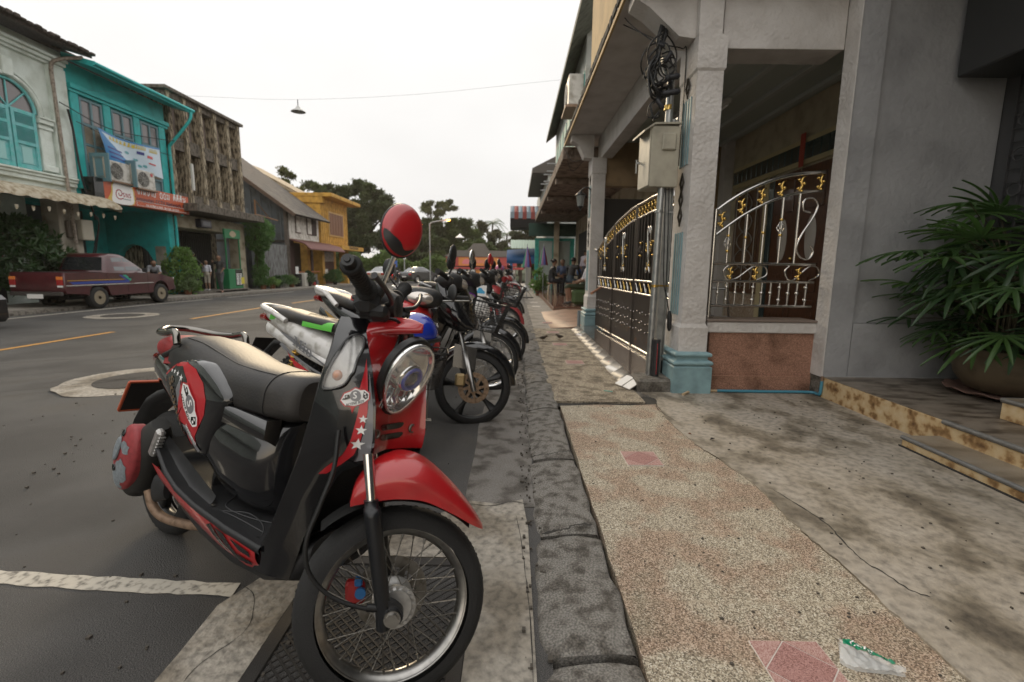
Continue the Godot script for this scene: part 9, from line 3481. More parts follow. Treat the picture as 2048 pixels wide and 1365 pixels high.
# ---------------------------------------------------------------- people
func person(label:String,xf:Transform3D,j:Dictionary,c:Dictionary,extra:={}):
	var J:={
		"pel":V(0,0.92,0),"wst":V(0,1.06,0),"chs":V(0,1.24,0),"nck":V(0,1.40,0),"hd":V(0.02,1.53,0),
		"sl":V(0,1.34,-0.16),"sr":V(0,1.34,0.16),"el":V(-0.02,1.07,-0.21),"er":V(-0.02,1.07,0.21),"hl":V(0.06,0.84,-0.22),"hr":V(0.06,0.84,0.22),
		"pl":V(0,0.88,-0.09),"pr":V(0,0.88,0.09),"kl":V(0.03,0.47,-0.09),"kr":V(0.03,0.47,0.09),"al":V(0,0.08,-0.09),"ar":V(0,0.08,0.09),"tl":V(0.14,0.035,-0.10),"tr":V(0.14,0.035,0.10)}
	J.merge(j,true)
	var skin:Color=c.get("skin",Color(0.24,0.135,0.085))
	var top:Color=c.top
	var leg:Color=c.leg
	var shin:Color=c.get("shin",leg)
	var fore:Color=c.get("fore",skin)
	var shoe:Color=c.get("shoe",Color(0.03,0.025,0.02))
	var bones:=[
		[J.pel,J.wst,0.125,0.115,leg],[J.wst,J.chs,0.115,0.13,top],[J.chs,J.nck,0.12,0.055,top],[J.nck,J.hd,0.05,0.06,skin],[J.sl,J.sr,0.065,0.065,top],
		[J.sl,J.el,0.055,0.042,c.get("sleeve",top)],[J.sr,J.er,0.055,0.042,c.get("sleeve",top)],[J.el,J.hl,0.04,0.03,fore],[J.er,J.hr,0.04,0.03,fore],
		[J.pl,J.kl,0.088,0.06,leg],[J.pr,J.kr,0.088,0.06,leg],[J.kl,J.al,0.057,0.038,shin],[J.kr,J.ar,0.057,0.038,shin],[J.al,J.tl,0.04,0.03,shoe],[J.ar,J.tr,0.04,0.03,shoe],
		[J.hd,J.hd+V(0.015,0.05,0),0.078,0.088,skin]]
	var t:=thing("person",label,"person",xf)
	var b:=B.new(true)
	nets(b,bones,0.026)
	# fingers, thumb, nose and ears
	b.col=fore if c.has("glove") else skin
	for s in [["el","hl",-1.0],["er","hr",1.0]]:
		var d:Vector3=(J[s[1]]-J[s[0]]).normalized()
		var n:=d.cross(V(0.2,0.3,0.9)).normalized()
		var w:=d.cross(n)
		for k in 4:
			var o:Vector3=J[s[1]]+d*0.015+n*(k-1.5)*0.018
			b.tube(PackedVector3Array([o,o+d*0.05,o+d*(0.075+0.01*(1-abs(k-1.5)))+w*0.02]),[0.009,0.0085,0.007],5)
		b.tube(PackedVector3Array([J[s[1]]-n*0.02,J[s[1]]-n*0.045+d*0.03,J[s[1]]-n*0.045+d*0.055]),[0.01,0.009,0.007],5)
	var f:Vector3=extra.get("face",V(1,0,0))
	var hc:Vector3=J.hd+V(0.01,0.035,0)
	var sidev:=f.cross(Vector3.UP).normalized()
	b.ball(hc+f*0.088-V(0,0.012,0),V(0.016,0.02,0.013),6,5)
	for s in [-1,1]:
		b.ball(hc+sidev*0.082*s-f*0.01,V(0.016,0.026,0.016),6,5)
	part(b,"body",mat("flesh",1,1,1,0.65,{"vc":true}),t)
	b=B.new()
	for s in [-1,1]:
		b.ball(hc+f*0.076+sidev*0.03*s+V(0,0.012,0),V(0.011,0.007,0.011),6,4)
	part(b,"eyes",mat("pr_black"),t)
	b=B.new()
	b.ball(hc+f*0.074-V(0,0.05,0),V(0.014,0.007,0.022),6,4)
	part(b,"mouth",mat("lip",0.20,0.06,0.05,0.5),t)
	b=B.new()
	b.ball(hc-f*0.018+V(0,0.026,0),V(0.098,0.088,0.094),14,10)
	if extra.get("bun",false):
		b.ball(hc-f*0.11+V(0,0.05,0),V(0.045,0.045,0.045),10,8)
	if extra.get("long",false):
		b.loft([b.ring(hc-f*0.05+V(0,0.02,0),V(0,-1,0),0.075,10),b.ring(hc-f*0.07-V(0,0.10,0),V(0,-1,0),0.06,10),b.ring(hc-f*0.08-V(0,0.2,0),V(0,-1,0),0.025,10)])
	part(b,"hair" if not extra.get("helmet",false) else "helmet",mat("hair",0.010,0.008,0.007,0.5),t)
func nets(b:B,bones:Array,s:float):
	var lo:=V(1e9,1e9,1e9)
	var hi:=-lo
	for q in bones:
		var r:float=max(q[2],q[3])+s*2.5
		lo=lo.min(q[0]-V(r,r,r)).min(q[1]-V(r,r,r))
		hi=hi.max(q[0]+V(r,r,r)).max(q[1]+V(r,r,r))
	var n:=Vector3i(((hi-lo)/s).ceil())+Vector3i.ONE
	var f:=PackedFloat32Array()
	f.resize(n.x*n.y*n.z)
	f.fill(1.0)
	var near:=PackedInt32Array()
	near.resize(f.size())
	var best:=PackedFloat32Array()
	best.resize(f.size())
	best.fill(1e9)
	for qi in bones.size():
		var q:Array=bones[qi]
		var a:Vector3=q[0]
		var d:Vector3=q[1]-a
		var dd:=maxf(d.length_squared(),1e-8)
		var r:=maxf(q[2],q[3])+s*2.2
		var i0:=Vector3i(((a.min(a+d)-V(r,r,r)-lo)/s).floor()).clamp(Vector3i.ZERO,n-Vector3i.ONE)
		var i1:=Vector3i(((a.max(a+d)+V(r,r,r)-lo)/s).ceil()).clamp(Vector3i.ZERO,n-Vector3i.ONE)
		for z in range(i0.z,i1.z+1):
			for y in range(i0.y,i1.y+1):
				for x in range(i0.x,i1.x+1):
					var p:=lo+V(x,y,z)*s
					var h:=clampf((p-a).dot(d)/dd,0,1)
					var e:=(p-a-d*h).length()-lerpf(q[2],q[3],h)
					var k:=(z*n.y+y)*n.x+x
					if e<best[k]:
						best[k]=e
						near[k]=qi
					var g:=f[k]
					var m:=clampf(0.5+0.5*(g-e)/0.035,0,1)
					f[k]=lerpf(g,e,m)-0.035*m*(1-m)
	var vert:={}
	var corner:=[]
	for i in 8:
		corner.append(Vector3i(i & 1,(i >> 1) & 1,i >> 2))
	var at:=func(x,y,z):return f[(z*n.y+y)*n.x+x]
	for z in n.z-1:
		for y in n.y-1:
			for x in n.x-1:
				var k:=(z*n.y+y)*n.x+x
				var ins:=f[k]<0.0
				var mixed:=false
				for c in corner:
					if (f[((z+c.z)*n.y+y+c.y)*n.x+x+c.x]<0.0) != ins:
						mixed=true
						break
				if not mixed:
					continue
				var acc:=Vector3.ZERO
				var cnt:=0
				for i in 8:
					for bit in [1,2,4]:
						if i & bit:
							continue
						var c:Vector3i=corner[i]
						var e:Vector3i=corner[i | bit]
						var fa:float=f[((z+c.z)*n.y+y+c.y)*n.x+x+c.x]
						var fb:float=f[((z+e.z)*n.y+y+e.y)*n.x+x+e.x]
						if (fa<0.0) != (fb<0.0):
							acc+=Vector3(c).lerp(Vector3(e),fa/(fa-fb))
							cnt+=1
				vert[k]=lo+(V(x,y,z)+acc/cnt)*s
	b.smooth()
	var step:=[1,n.x,n.x*n.y]
	for k in vert:
		var x:int=k % n.x
		var y:int=(k/n.x) % n.y
		var z:int=k/(n.x*n.y)
		for ax in 3:
			var o1:int=step[(ax+1) % 3]
			var o2:int=step[(ax+2) % 3]
			var k2:int=k+step[ax]
			if k2>=f.size() or (f[k]<0.0)==(f[k2]<0.0):
				continue
			if not (vert.has(k-o1) and vert.has(k-o2) and vert.has(k-o1-o2)):
				continue
			b.col=bones[near[k] if f[k]<0.0 else near[k2]][4]
			var p:Vector3=vert[k]
			var q:Vector3=vert[k-o1]
			var r:Vector3=vert[k-o1-o2]
			var w:Vector3=vert[k-o2]
			if f[k]<0.0:
				b.quad(p,w,r,q)
			else:
				b.quad(p,q,r,w)
func people_left():
	var y:=gy(-12.7,-20)+0.1
	var b:=B.new()
	b.bx(V(-13.3,y-0.1,-22.4),V(-12.45,y+0.1,-18.8),0.02)
	solo(b,"doorstep",mat("concrete_old"),"low concrete doorstep under the three people","step")
	var blk:=Color(0.012,0.012,0.014)
	person("woman in black top and grey trousers stepping down and reaching out her arm",Transform3D(Basis(Vector3.UP,-PI*0.42).scaled(Vector3.ONE*0.93),V(-12.35,y,-20.2)),{"er":V(0.20,1.38,0.2),"hr":V(0.46,1.42,0.14),"el":V(0.1,1.12,-0.22),"hl":V(0.22,0.95,-0.14),"kl":V(0.16,0.5,-0.09),"al":V(0.10,0.08,-0.09),"tl":V(0.24,0.035,-0.1),"kr":V(-0.1,0.48,0.09),"ar":V(-0.28,0.12,0.09),"tr":V(-0.16,0.04,0.1)},{"top":blk,"leg":Color(0.06,0.06,0.065),"shoe":Color(0.28,0.16,0.11)},{"long":true})
	person("small child in a white shirt and pale shorts between two women",Transform3D(Basis(Vector3.UP,-PI*0.5).scaled(Vector3.ONE*0.74),V(-12.6,y+0.1,-19.75)),{},{"top":Color(0.50,0.50,0.56),"leg":Color(0.38,0.34,0.28),"shin":Color(0.24,0.135,0.085),"shoe":Color(0.4,0.4,0.4)})
	person("woman in dark shorts stretching out her arm, half behind the large shrub",Transform3D(Basis(Vector3.UP,PI*0.45).scaled(Vector3.ONE*0.93),V(-12.8,y+0.1,-19.2)),{"er":V(0.2,1.22,0.2),"hr":V(0.42,1.08,0.14)},{"top":blk,"leg":Color(0.02,0.02,0.03),"shin":Color(0.24,0.135,0.085),"shoe":Color(0.24,0.12,0.08)},{"long":true})
	person("person in a grey shirt stooping behind the plants by the turquoise wall",Transform3D(Basis(Vector3.UP,-PI*0.3).scaled(Vector3.ONE*0.9),V(-13.15,y,-17.6)),{"chs":V(0.2,1.12,0),"nck":V(0.3,1.22,0),"hd":V(0.38,1.30,0),"sl":V(0.26,1.18,-0.16),"sr":V(0.26,1.18,0.16),"el":V(0.34,0.95,-0.2),"er":V(0.34,0.95,0.2),"hl":V(0.5,0.9,-0.12),"hr":V(0.5,0.9,0.12)},{"top":Color(0.30,0.31,0.34),"leg":Color(0.03,0.03,0.04)})
# ---------------------------------------------------------------- the far end
func far_end():
	rng.seed=201
	leaf_mats()
	var b:B
	# road goes on past the end: raised bank behind
	b=B.new()
	b.skin([PackedVector3Array([V(-90,-0.7,-58),V(-30,-0.7,-56),V(-9,-0.62,-52),V(-8.5,-0.62,-60),V(30,-0.6,-62)]),PackedVector3Array([V(-90,1.5,-80),V(-30,1.2,-80),V(-9,0.6,-78),V(5,0.4,-80),V(40,0.4,-84)]),PackedVector3Array([V(-200,4,-190),V(-60,4,-190),V(-10,3,-190),V(40,3,-190),V(200,3,-190)])])
	struct(b,"hill",mat("bank",0.03,0.05,0.015,0.95,{"tex":T.soft,"s":0.3}))
	var dk:=Color(0.050,0.068,0.020)
	var md:=Color(0.062,0.088,0.022)
	var lt:=Color(0.095,0.15,0.03)
	tree("broad_tree","big dense tree rising behind the yellow house, its crown the highest",V(-19.5,-0.7,-60),4.0,0.4,[[0.5,9.3,0,2.9,2.4],[-3.2,8.6,1,2.3,2.3],[3.2,7.4,1,2.8,2.4],[0,6.0,1.5,3.8,2.6],[-2.5,4.5,2,3.2,2.4],[5.5,5.6,0,2.4,2.2]],165,0.42,dk)
	tree("loose_tree","tree with an open, gappy crown at the left edge of the big one",V(-24.5,-0.7,-62),5.0,0.3,[[0,10.2,0,2.0,1.7],[1.6,8.6,0,2.0,1.8],[-1.2,7.6,0,2.0,1.6],[0.5,5.6,0,2.4,2.0]],80,0.40,md)
	tree("thin_tree","thin tall tree showing above the grey tiled roof",V(-24.2,0,-52),7.0,0.16,[[0.3,10.2,0,1.0,0.8],[-0.9,9.2,0,0.8,0.6],[1.1,8.6,0,0.9,0.6],[1.9,7.5,0,1.0,0.7],[-0.2,8.0,0,0.8,0.8]],80,0.34,Color(0.075,0.085,0.02))
	tree("dark_tree","dark round tree right of the big one, behind the hedge",V(-12.8,-0.7,-62),2.5,0.35,[[0,5.6,0,3.0,2.2],[-2.6,4.6,1,2.6,2.2],[1.5,3.6,1.5,3.0,2.2],[2.6,6.0,-1,2.0,1.6]],160,0.40,dk)
	tree("dark_tree","dark tree behind the street lamp with a bright green top",V(-7.2,-0.7,-64),2.5,0.3,[[-0.6,6.4,0,2.0,1.6],[0.8,4.6,0,2.8,2.4],[-2.0,4.2,0,2.4,2.2],[2.6,3.6,0.5,2.2,1.8]],150,0.40,md)
	tree("umbrella_tree","far umbrella-shaped tree with a thin flat crown against the sky",V(-14.5,0,-86),9.0,0.25,[[0,11.6,0,1.8,0.5],[2.0,11.9,0,1.6,0.5],[3.2,11.0,0,1.5,0.5],[-1.4,10.6,0,1.4,0.45],[1.0,10.2,0,1.5,0.4]],60,0.34,Color(0.09,0.10,0.03))
	tree("loose_tree","feathery tree behind the far shop, left of the palms",V(-3.8,-0.6,-68),3.0,0.25,[[0,6.0,0,1.9,1.7],[-1.6,4.4,0,1.8,1.6],[1.5,4.2,0,2.0,1.8],[0.2,2.8,0,2.4,1.4]],70,0.38,Color(0.06,0.062,0.025))
	tree("loose_tree","gappy tree with light shining through it, right of the palms",V(0.6,-0.6,-70),3.0,0.25,[[0,6.6,0,1.7,1.9],[-1.4,4.6,0,1.6,1.5],[1.2,3.8,0,1.7,1.4]],55,0.38,Color(0.06,0.06,0.025))
	tree("round_tree","rounded tree above the striped awning's left end",V(2.2,-0.5,-62),3.5,0.28,[[0,7.0,0,1.9,1.6],[-1.2,5.8,0,1.6,1.3],[1.6,6.0,0,2.0,1.6],[0.6,4.2,0,1.8,1.2]],90,0.38,Color(0.05,0.06,0.02))
	tree("round_tree","low bright green tree beside the far shop's right end",V(0.6,-0.5,-58.5),1.5,0.2,[[0,2.9,0,1.7,1.4],[-1.6,2.3,0,1.3,1.0],[1.5,2.2,0,1.5,1.2]],150,0.36,md)
	palm("coconut palm with the tallest crown beyond the far shop",V(-3.9,-0.6,-78),8.6,0.3)
	palm("shorter coconut palm left of the tallest",V(-6.2,-0.6,-80),8.2,-0.3)
	palm("slender palm between the coconut palm and the gappy tree",V(-1.6,-0.6,-82),7.2,0.2)
	palm("low palm at the right of the palm group",V(-9.0,-0.6,-84),6.8,0.4)
	# hedge at the bend
	var hd:=thing("hedge","bright green overgrown hedge along the bend behind the cars","hedge",Transform3D(Basis.IDENTITY,V(0,-0.6,-52)))
	var ts:=[]
	var cs:=[]
	for i in 6500:
		var u:=rnd(0,1)
		var x:=lerpf(-30,-7.6,u)
		var hh:=1.9+0.9*sin(x*0.9)*sin(x*0.37+1.0)+(1.2 if x<-13.5 else 0.0)
		ts.append(leaf_at(V(x,pow(rnd(0,1),0.6)*hh,rnd(-1.6,0.8)-(x+8)*0.05),rnd(0.26,0.46)))
		var v:=rnd(0.6,1.3)
		cs.append(Color(lt.r*v,lt.g*v,lt.b*v))
	copies(leaf_mesh(),ts,"foliage",mat("tree_leaf"),hd,cs)
	# the red shop across the end
	var s:=thing("corner_shop","low shop with a long red and orange sign across the end of the street","shop",Transform3D(Basis.IDENTITY,V(-3.9,-0.55,-56)))
	b=B.new()
	b.bx(V(-4.1,0,-4),V(4.0,2.75,-0.6))
	part(b,"wall",mat("shop_cream",0.35,0.31,0.26,0.8),s)
	b=B.new()
	b.prism(p2([[-4.3,2.8],[4.6,2.8],[3.2,3.5],[-3.0,3.5]]),-4,0.2)
	part(b,"roof",mat("roof_grey",0.14,0.125,0.11,0.8),s)
	b=B.new()
	b.bx(V(-4.1,1.72,-0.1),V(4.1,2.78,0.1),0.02)
	part(b,"sign_board",mat("far_red",0.36,0.05,0.045,0.5),s)
	b=B.new()
	b.bx(V(-2.6,1.78,0.101),V(2.0,2.72,0.11))
	part(b,"orange_panel",mat("far_orange",0.58,0.22,0.05,0.5),s)
	b=B.new()
	letters(b,"SUKI",0.5,func(q):return V(-0.2+q.x,2.25+q.y,0.12))
	b.prism(cr2([[-2.2,2.0],[-1.9,2.5],[-1.4,2.45],[-1.3,2.0]],3,true),0.112,0.118)
	part(b,"lettering",mat("far_pink",0.6,0.18,0.2,0.5),s)
	b=B.new()
	b.bx(V(-4.5,1.36,0.3),V(4.9,1.58,0.5),0.02)
	b.bx(V(-4.45,1.55,-0.6),V(4.85,1.6,0.3))
	part(b,"awning_edge",mat("far_red"),s)
	var i:=0
	for q in [[-4.1,1.3,"pr_white"],[-2.6,0.9,"vinyl"],[-1.5,0.8,"pr_white"],[-0.6,1.1,"far_orange"],[0.6,0.9,"far_red"],[1.6,1.0,"pr_white"],[2.7,1.2,"frame_white"]]:
		b=B.new()
		b.bx(V(q[0],0.95,0.31+0.01*i),V(q[0]+q[1],1.38,0.33+0.01*i))
		part(b,"poster",mat(q[2],0.5,0.6,0.68,0.4),s)
		i+=1
	b=B.new()
	b.bx(V(-3.6,0,-0.58),V(3.7,1.3,-0.5))
	part(b,"shop_inside",mat("opening",0.012,0.011,0.01,0.8),s)
	for q in [[-1.9,"pr_red"],[-1.35,"cart_green"],[0.6,"vinyl_teal"]]:
		b=B.new()
		b.bx(V(q[0],0.35,-0.3),V(q[0]+0.45,0.85,-0.1),0.02)
		part(b,"box",mat(q[1],0.02,0.2,0.06),s)
	b=B.new()
	b.prism(p2([[-2.2,3.2],[2.0,3.2],[0.7,4.9],[-0.6,4.9]]),-2,2)
	solo(b,"hipped_house",mat("roof_grey"),"small house with a steep grey hipped roof behind the red shop","house","",Transform3D(Basis.IDENTITY,V(-4.6,-0.9,-63)))
	b=B.new()
	b.bx(V(6.5,-0.6,-56),V(7.5,1.0,-54))
	# cars and rider
	sedan("silver sedan driving away, left of the motorbike rider",Transform3D(Basis(Vector3.UP,PI/2-0.12),V(-12.3,gy(-12,-43),-42.6)),mat("silver",0.42,0.42,0.41,0.3,{"metal":0.5,"coat":1.0}))
	sedan("black sedan with a red tail light, right of the motorbike rider",Transform3D(Basis(Vector3.UP,PI/2-0.5),V(-10.0,gy(-10,-44),-43.6)),mat("black_car",0.02,0.02,0.022,0.2,{"coat":1.0}))
	bike("dark motorbike being ridden away with its tail light on",V(-9.65,gy(-9.6,-38.5),-38.5),-86,0,{"c1":"black_gloss","c2":"black_gloss","steer":0.0}).set_meta("group","ridden motorbike")
	var rx:=Transform3D(Basis(Vector3.UP,deg_to_rad(86)),V(-9.65,gy(-9.6,-38.5),-38.5))
	person("rider in a dark jacket and helmet on the moving motorbike",rx*Transform3D(Basis.IDENTITY,V(0.2,0,0)),{"pel":V(0,0.88,0),"wst":V(0.02,1.02,0),"chs":V(0.08,1.22,0),"nck":V(0.12,1.38,0),"hd":V(0.15,1.5,0),"sl":V(0.1,1.32,-0.18),"sr":V(0.1,1.32,0.18),"el":V(0.28,1.12,-0.26),"er":V(0.28,1.12,0.26),"hl":V(0.62,1.02,-0.26),"hr":V(0.62,1.02,0.26),"pl":V(0,0.86,-0.1),"pr":V(0,0.86,0.1),"kl":V(0.36,0.66,-0.16),"kr":V(0.36,0.66,0.16),"al":V(0.34,0.30,-0.17),"ar":V(0.34,0.30,0.17),"tl":V(0.46,0.26,-0.18),"tr":V(0.46,0.26,0.18)},{"top":Color(0.045,0.04,0.04),"fore":Color(0.045,0.04,0.04),"leg":Color(0.03,0.03,0.035)},{"helmet":true})
	b=B.new()
	b.ball(V(0,0,0),V(0.05,0.04,0.06),10,8)
	solo(b,"brake_lamp",mat("lamp_red",0.9,0.03,0.02,0.4,{"emit":3.0}),"lit red tail lamp of the ridden motorbike","lamp","",rx*Transform3D(Basis.IDENTITY,V(-0.48,0.78,0)))
	var rl:=OmniLight3D.new()
	rl.name="brake_light"
	rl.light_color=Color(1,0.1,0.05)
	rl.light_energy=0.05
	rl.omni_range=30.0
	rl.omni_attenuation=2.0
	rl.light_size=0.05
	rl.shadow_enabled=true
	rl.transform=rx*Transform3D(Basis.IDENTITY,V(-0.56,0.78,0))
	add_child(rl)
	# street lamps
	var grey:=mat("lamp_grey",0.33,0.34,0.34,0.5,{"metal":0.4})
	var sl:=thing("street_lamp","grey street lamp with a bent arm and a lit orange head","street lamp",Transform3D(Basis.IDENTITY,V(-7.35,-0.45,-42)))
	b=B.new()
	b.tube(rail_pts([[0,0,0],[0,2.5,0],[0,4.9,0],[0.05,5.15,0],[0.3,5.28,0],[1.45,5.5,0]],4),0.05,8)
	part(b,"pole",grey,sl)
	b=B.new()
	b.ball(V(1.6,5.52,0),V(0.28,0.06,0.12),12,8)
	part(b,"head",grey,sl)
	b=B.new()
	b.ball(V(1.62,5.46,0.03),V(0.16,0.06,0.09),12,8)
	part(b,"lamp_glass",mat("sodium",1.0,0.36,0.06,0.4,{"emit":9.0}),sl)
	var ol:=OmniLight3D.new()
	ol.name="lamp_light"
	ol.light_color=Color(1.0,0.55,0.2)
	ol.light_energy=1.2
	ol.omni_range=60.0
	ol.omni_attenuation=2.0
	ol.light_size=0.1
	ol.shadow_enabled=true
	ol.position=V(-5.73,4.93,-41.9)
	add_child(ol)
	b=B.new()
	b.tube(PackedVector3Array([V(0,0,0),V(0,5.4,0)]),0.05,8)
	b.tube(rail_pts([[0,5.3,0],[0.2,5.6,0],[1.2,5.8,0]],4),0.04,8)
	solo(b,"lamp_post",grey,"grey lamp post behind the red mirror","street lamp","",Transform3D(Basis.IDENTITY,V(-10.6,-0.5,-46.5)))
	b=B.new()
	b.bx(V(-0.2,1.9,0),V(0.2,2.5,0.02),0.01)
	var rs:=solo(b,"road_sign",mat("sign_blue",0.03,0.10,0.36,0.4),"small blue road sign by the hedge","sign","",Transform3D(Basis.IDENTITY,V(-11.6,-0.9,-47)))
	b=B.new()
	b.cyl(V(0,0.3,-0.02),V(0,2.4,-0.02),0.03,-1.0,6)
	part(b,"post",grey,rs)
	# enamel lamps hung on wires over the street
	for q in [[-6.55,5.62,-15.2,0.21,"white enamel lamp hanging on a wire over the road",true],[-5.1,3.72,-45.0,0.42,"white enamel lamp hanging before the far trees",false]]:
		var l:=thing("hanging_lamp",q[4],"lamp",Transform3D(Basis.IDENTITY,V(q[0],q[1],q[2])))
		b=B.new()
		b.lathe([[q[3]*0.12,q[3]*0.85],[q[3]*0.2,q[3]*0.75],[q[3]*0.42,q[3]*0.45],[q[3]*0.95,q[3]*0.06],[q[3],0.0],[q[3]*0.94,0.0],[q[3]*0.4,q[3]*0.35],[q[3]*0.15,q[3]*0.5]],24)
		part(b,"shade",mat("enamel",0.42,0.42,0.40,0.4) if q[5] else mat("enamel_white",0.8,0.8,0.78,0.4),l)
		b=B.new()
		b.ball(V(0,q[3]*0.15,0),V(q[3]*0.25,q[3]*0.2,q[3]*0.25),12,8)
		part(b,"bulb",mat("bulb_glass",0.6,0.6,0.55,0.2),l)
		b=B.new()
		b.cyl(V(0,q[3]*0.8,0),V(0,q[3]*0.8+0.18,0),0.012,-1.0,6)
		part(b,"hook",mat("wire"),l)
	var w:=thing("lamp_wire","thin wire strung across the road carrying the enamel lamp","wire")
	b=B.new()
	b.tube(cr([V(-13.1,6.2,-15.3),V(-9.2,6.02,-15.2),V(-6.55,5.97,-15.2),V(-3.0,6.15,-15.2),V(1.3,6.6,-15.2)],8),0.003,5)
	stuff(part(b,"wire",mat("wire_grey",0.12,0.12,0.12,0.6),w))
	var wt:=thing("service_wires","slack black service wires along the turquoise and mint fronts","wires")
	b=B.new()
	b.tube(cr([V(FX+0.3,5.55,-14.3),V(FX+0.25,5.30,-16.0),V(FX+0.3,5.5,-18.0),V(FX+0.4,5.7,-19.2)],6),0.014,5)
	b.tube(cr([V(FX+0.25,5.45,-14.6),V(FX+0.2,4.9,-14.75),V(FX+0.25,3.6,-14.8),V(FX+0.3,2.6,-15.0)],6),0.03,5)
	b.tube(cr([V(FX+0.2,5.2,-14.9),V(FX+0.2,5.05,-16.2),V(FX+0.2,5.1,-18.8)],6),0.012,5)
	stuff(part(b,"wires",mat("wire"),wt))
	# cafe guests
	var gy0:=gy(0,-17.5)+0.145
	person("woman in black with her hair tied up, seated on the first stool",Transform3D(Basis(Vector3.UP,0.15),V(1.32,gy0,-17.3)),{"pel":V(0,0.55,0),"wst":V(0.0,0.69,0),"chs":V(0.03,0.87,0),"nck":V(0.05,1.03,0),"hd":V(0.08,1.16,0),"sl":V(0.04,0.97,-0.16),"sr":V(0.04,0.97,0.16),"el":V(0.10,0.72,-0.2),"er":V(0.12,0.72,0.2),"hl":V(0.36,0.70,-0.08),"hr":V(0.34,0.66,0.1),"pl":V(0.02,0.53,-0.1),"pr":V(0.02,0.53,0.1),"kl":V(0.40,0.52,-0.1),"kr":V(0.40,0.50,0.1),"al":V(0.36,0.10,-0.1),"ar":V(0.36,0.10,0.1),"tl":V(0.48,0.04,-0.1),"tr":V(0.48,0.04,0.1)},{"top":Color(0.01,0.01,0.011),"leg":Color(0.015,0.015,0.018)},{"bun":true})
	person("man in a grey shirt and jeans, seated with his back turned",Transform3D(Basis(Vector3.UP,0.9),V(1.98,gy0,-17.3)),{"pel":V(0,0.55,0),"wst":V(0.02,0.70,0),"chs":V(0.10,0.90,0),"nck":V(0.16,1.08,0),"hd":V(0.20,1.22,0),"sl":V(0.13,1.02,-0.2),"sr":V(0.13,1.02,0.2),"el":V(0.24,0.76,-0.26),"er":V(0.24,0.76,0.26),"hl":V(0.46,0.76,-0.14),"hr":V(0.46,0.76,0.14),"pl":V(0.02,0.53,-0.11),"pr":V(0.02,0.53,0.11),"kl":V(0.40,0.52,-0.2),"kr":V(0.40,0.52,0.2),"al":V(0.34,0.10,-0.2),"ar":V(0.34,0.10,0.2),"tl":V(0.46,0.04,-0.22),"tr":V(0.46,0.04,0.22)},{"top":Color(0.035,0.033,0.035),"leg":Color(0.05,0.075,0.10),"shoe":Color(0.06,0.08,0.1)})
	person("man in a blue shirt facing the street across the cafe table",Transform3D(Basis(Vector3.UP,-1.9),V(1.85,gy0,-18.6)),{"pel":V(0,0.55,0),"wst":V(0.0,0.70,0),"chs":V(0.05,0.88,0),"nck":V(0.08,1.05,0),"hd":V(0.12,1.17,0),"sl":V(0.06,1.0,-0.18),"sr":V(0.06,1.0,0.18),"el":V(0.12,0.74,-0.22),"er":V(0.12,0.74,0.22),"hl":V(0.36,0.74,-0.1),"hr":V(0.36,0.74,0.1),"pl":V(0.02,0.53,-0.1),"pr":V(0.02,0.53,0.1),"kl":V(0.4,0.5,-0.1),"kr":V(0.4,0.5,0.1),"al":V(0.36,0.1,-0.1),"ar":V(0.36,0.1,0.1),"tl":V(0.48,0.04,-0.1),"tr":V(0.48,0.04,0.1)},{"top":Color(0.06,0.08,0.14),"leg":Color(0.03,0.03,0.04)})
	person("man in a white shirt standing at the cafe counter",Transform3D(Basis(Vector3.UP,0.6),V(2.45,gy0,-16.9)),{"er":V(0.12,1.1,0.22),"hr":V(0.3,1.05,0.16)},{"top":Color(0.42,0.38,0.42),"leg":Color(0.05,0.05,0.06),"fore":Color(0.2,0.11,0.07)})
	person("person in dark green shorts and white shirt lounging in the green chair",Transform3D(Basis(Vector3.UP,PI),V(1.80,0.13,-12.7)),{"pel":V(0,0.50,0),"wst":V(-0.06,0.62,0),"chs":V(-0.12,0.80,0),"nck":V(-0.13,0.98,0),"hd":V(-0.1,1.11,0),"sl":V(-0.12,0.92,-0.18),"sr":V(-0.12,0.92,0.18),"el":V(-0.02,0.68,-0.22),"er":V(-0.02,0.68,0.22),"hl":V(0.2,0.6,-0.16),"hr":V(0.2,0.6,0.16),"pl":V(0.02,0.48,-0.1),"pr":V(0.02,0.48,0.1),"kl":V(0.40,0.50,-0.14),"kr":V(0.42,0.46,0.10),"al":V(0.30,0.10,-0.05),"ar":V(0.38,0.08,0.05),"tl":V(0.42,0.04,-0.06),"tr":V(0.5,0.03,0.05)},{"top":Color(0.40,0.40,0.44),"leg":Color(0.03,0.04,0.018),"shin":Color(0.26,0.14,0.09)})
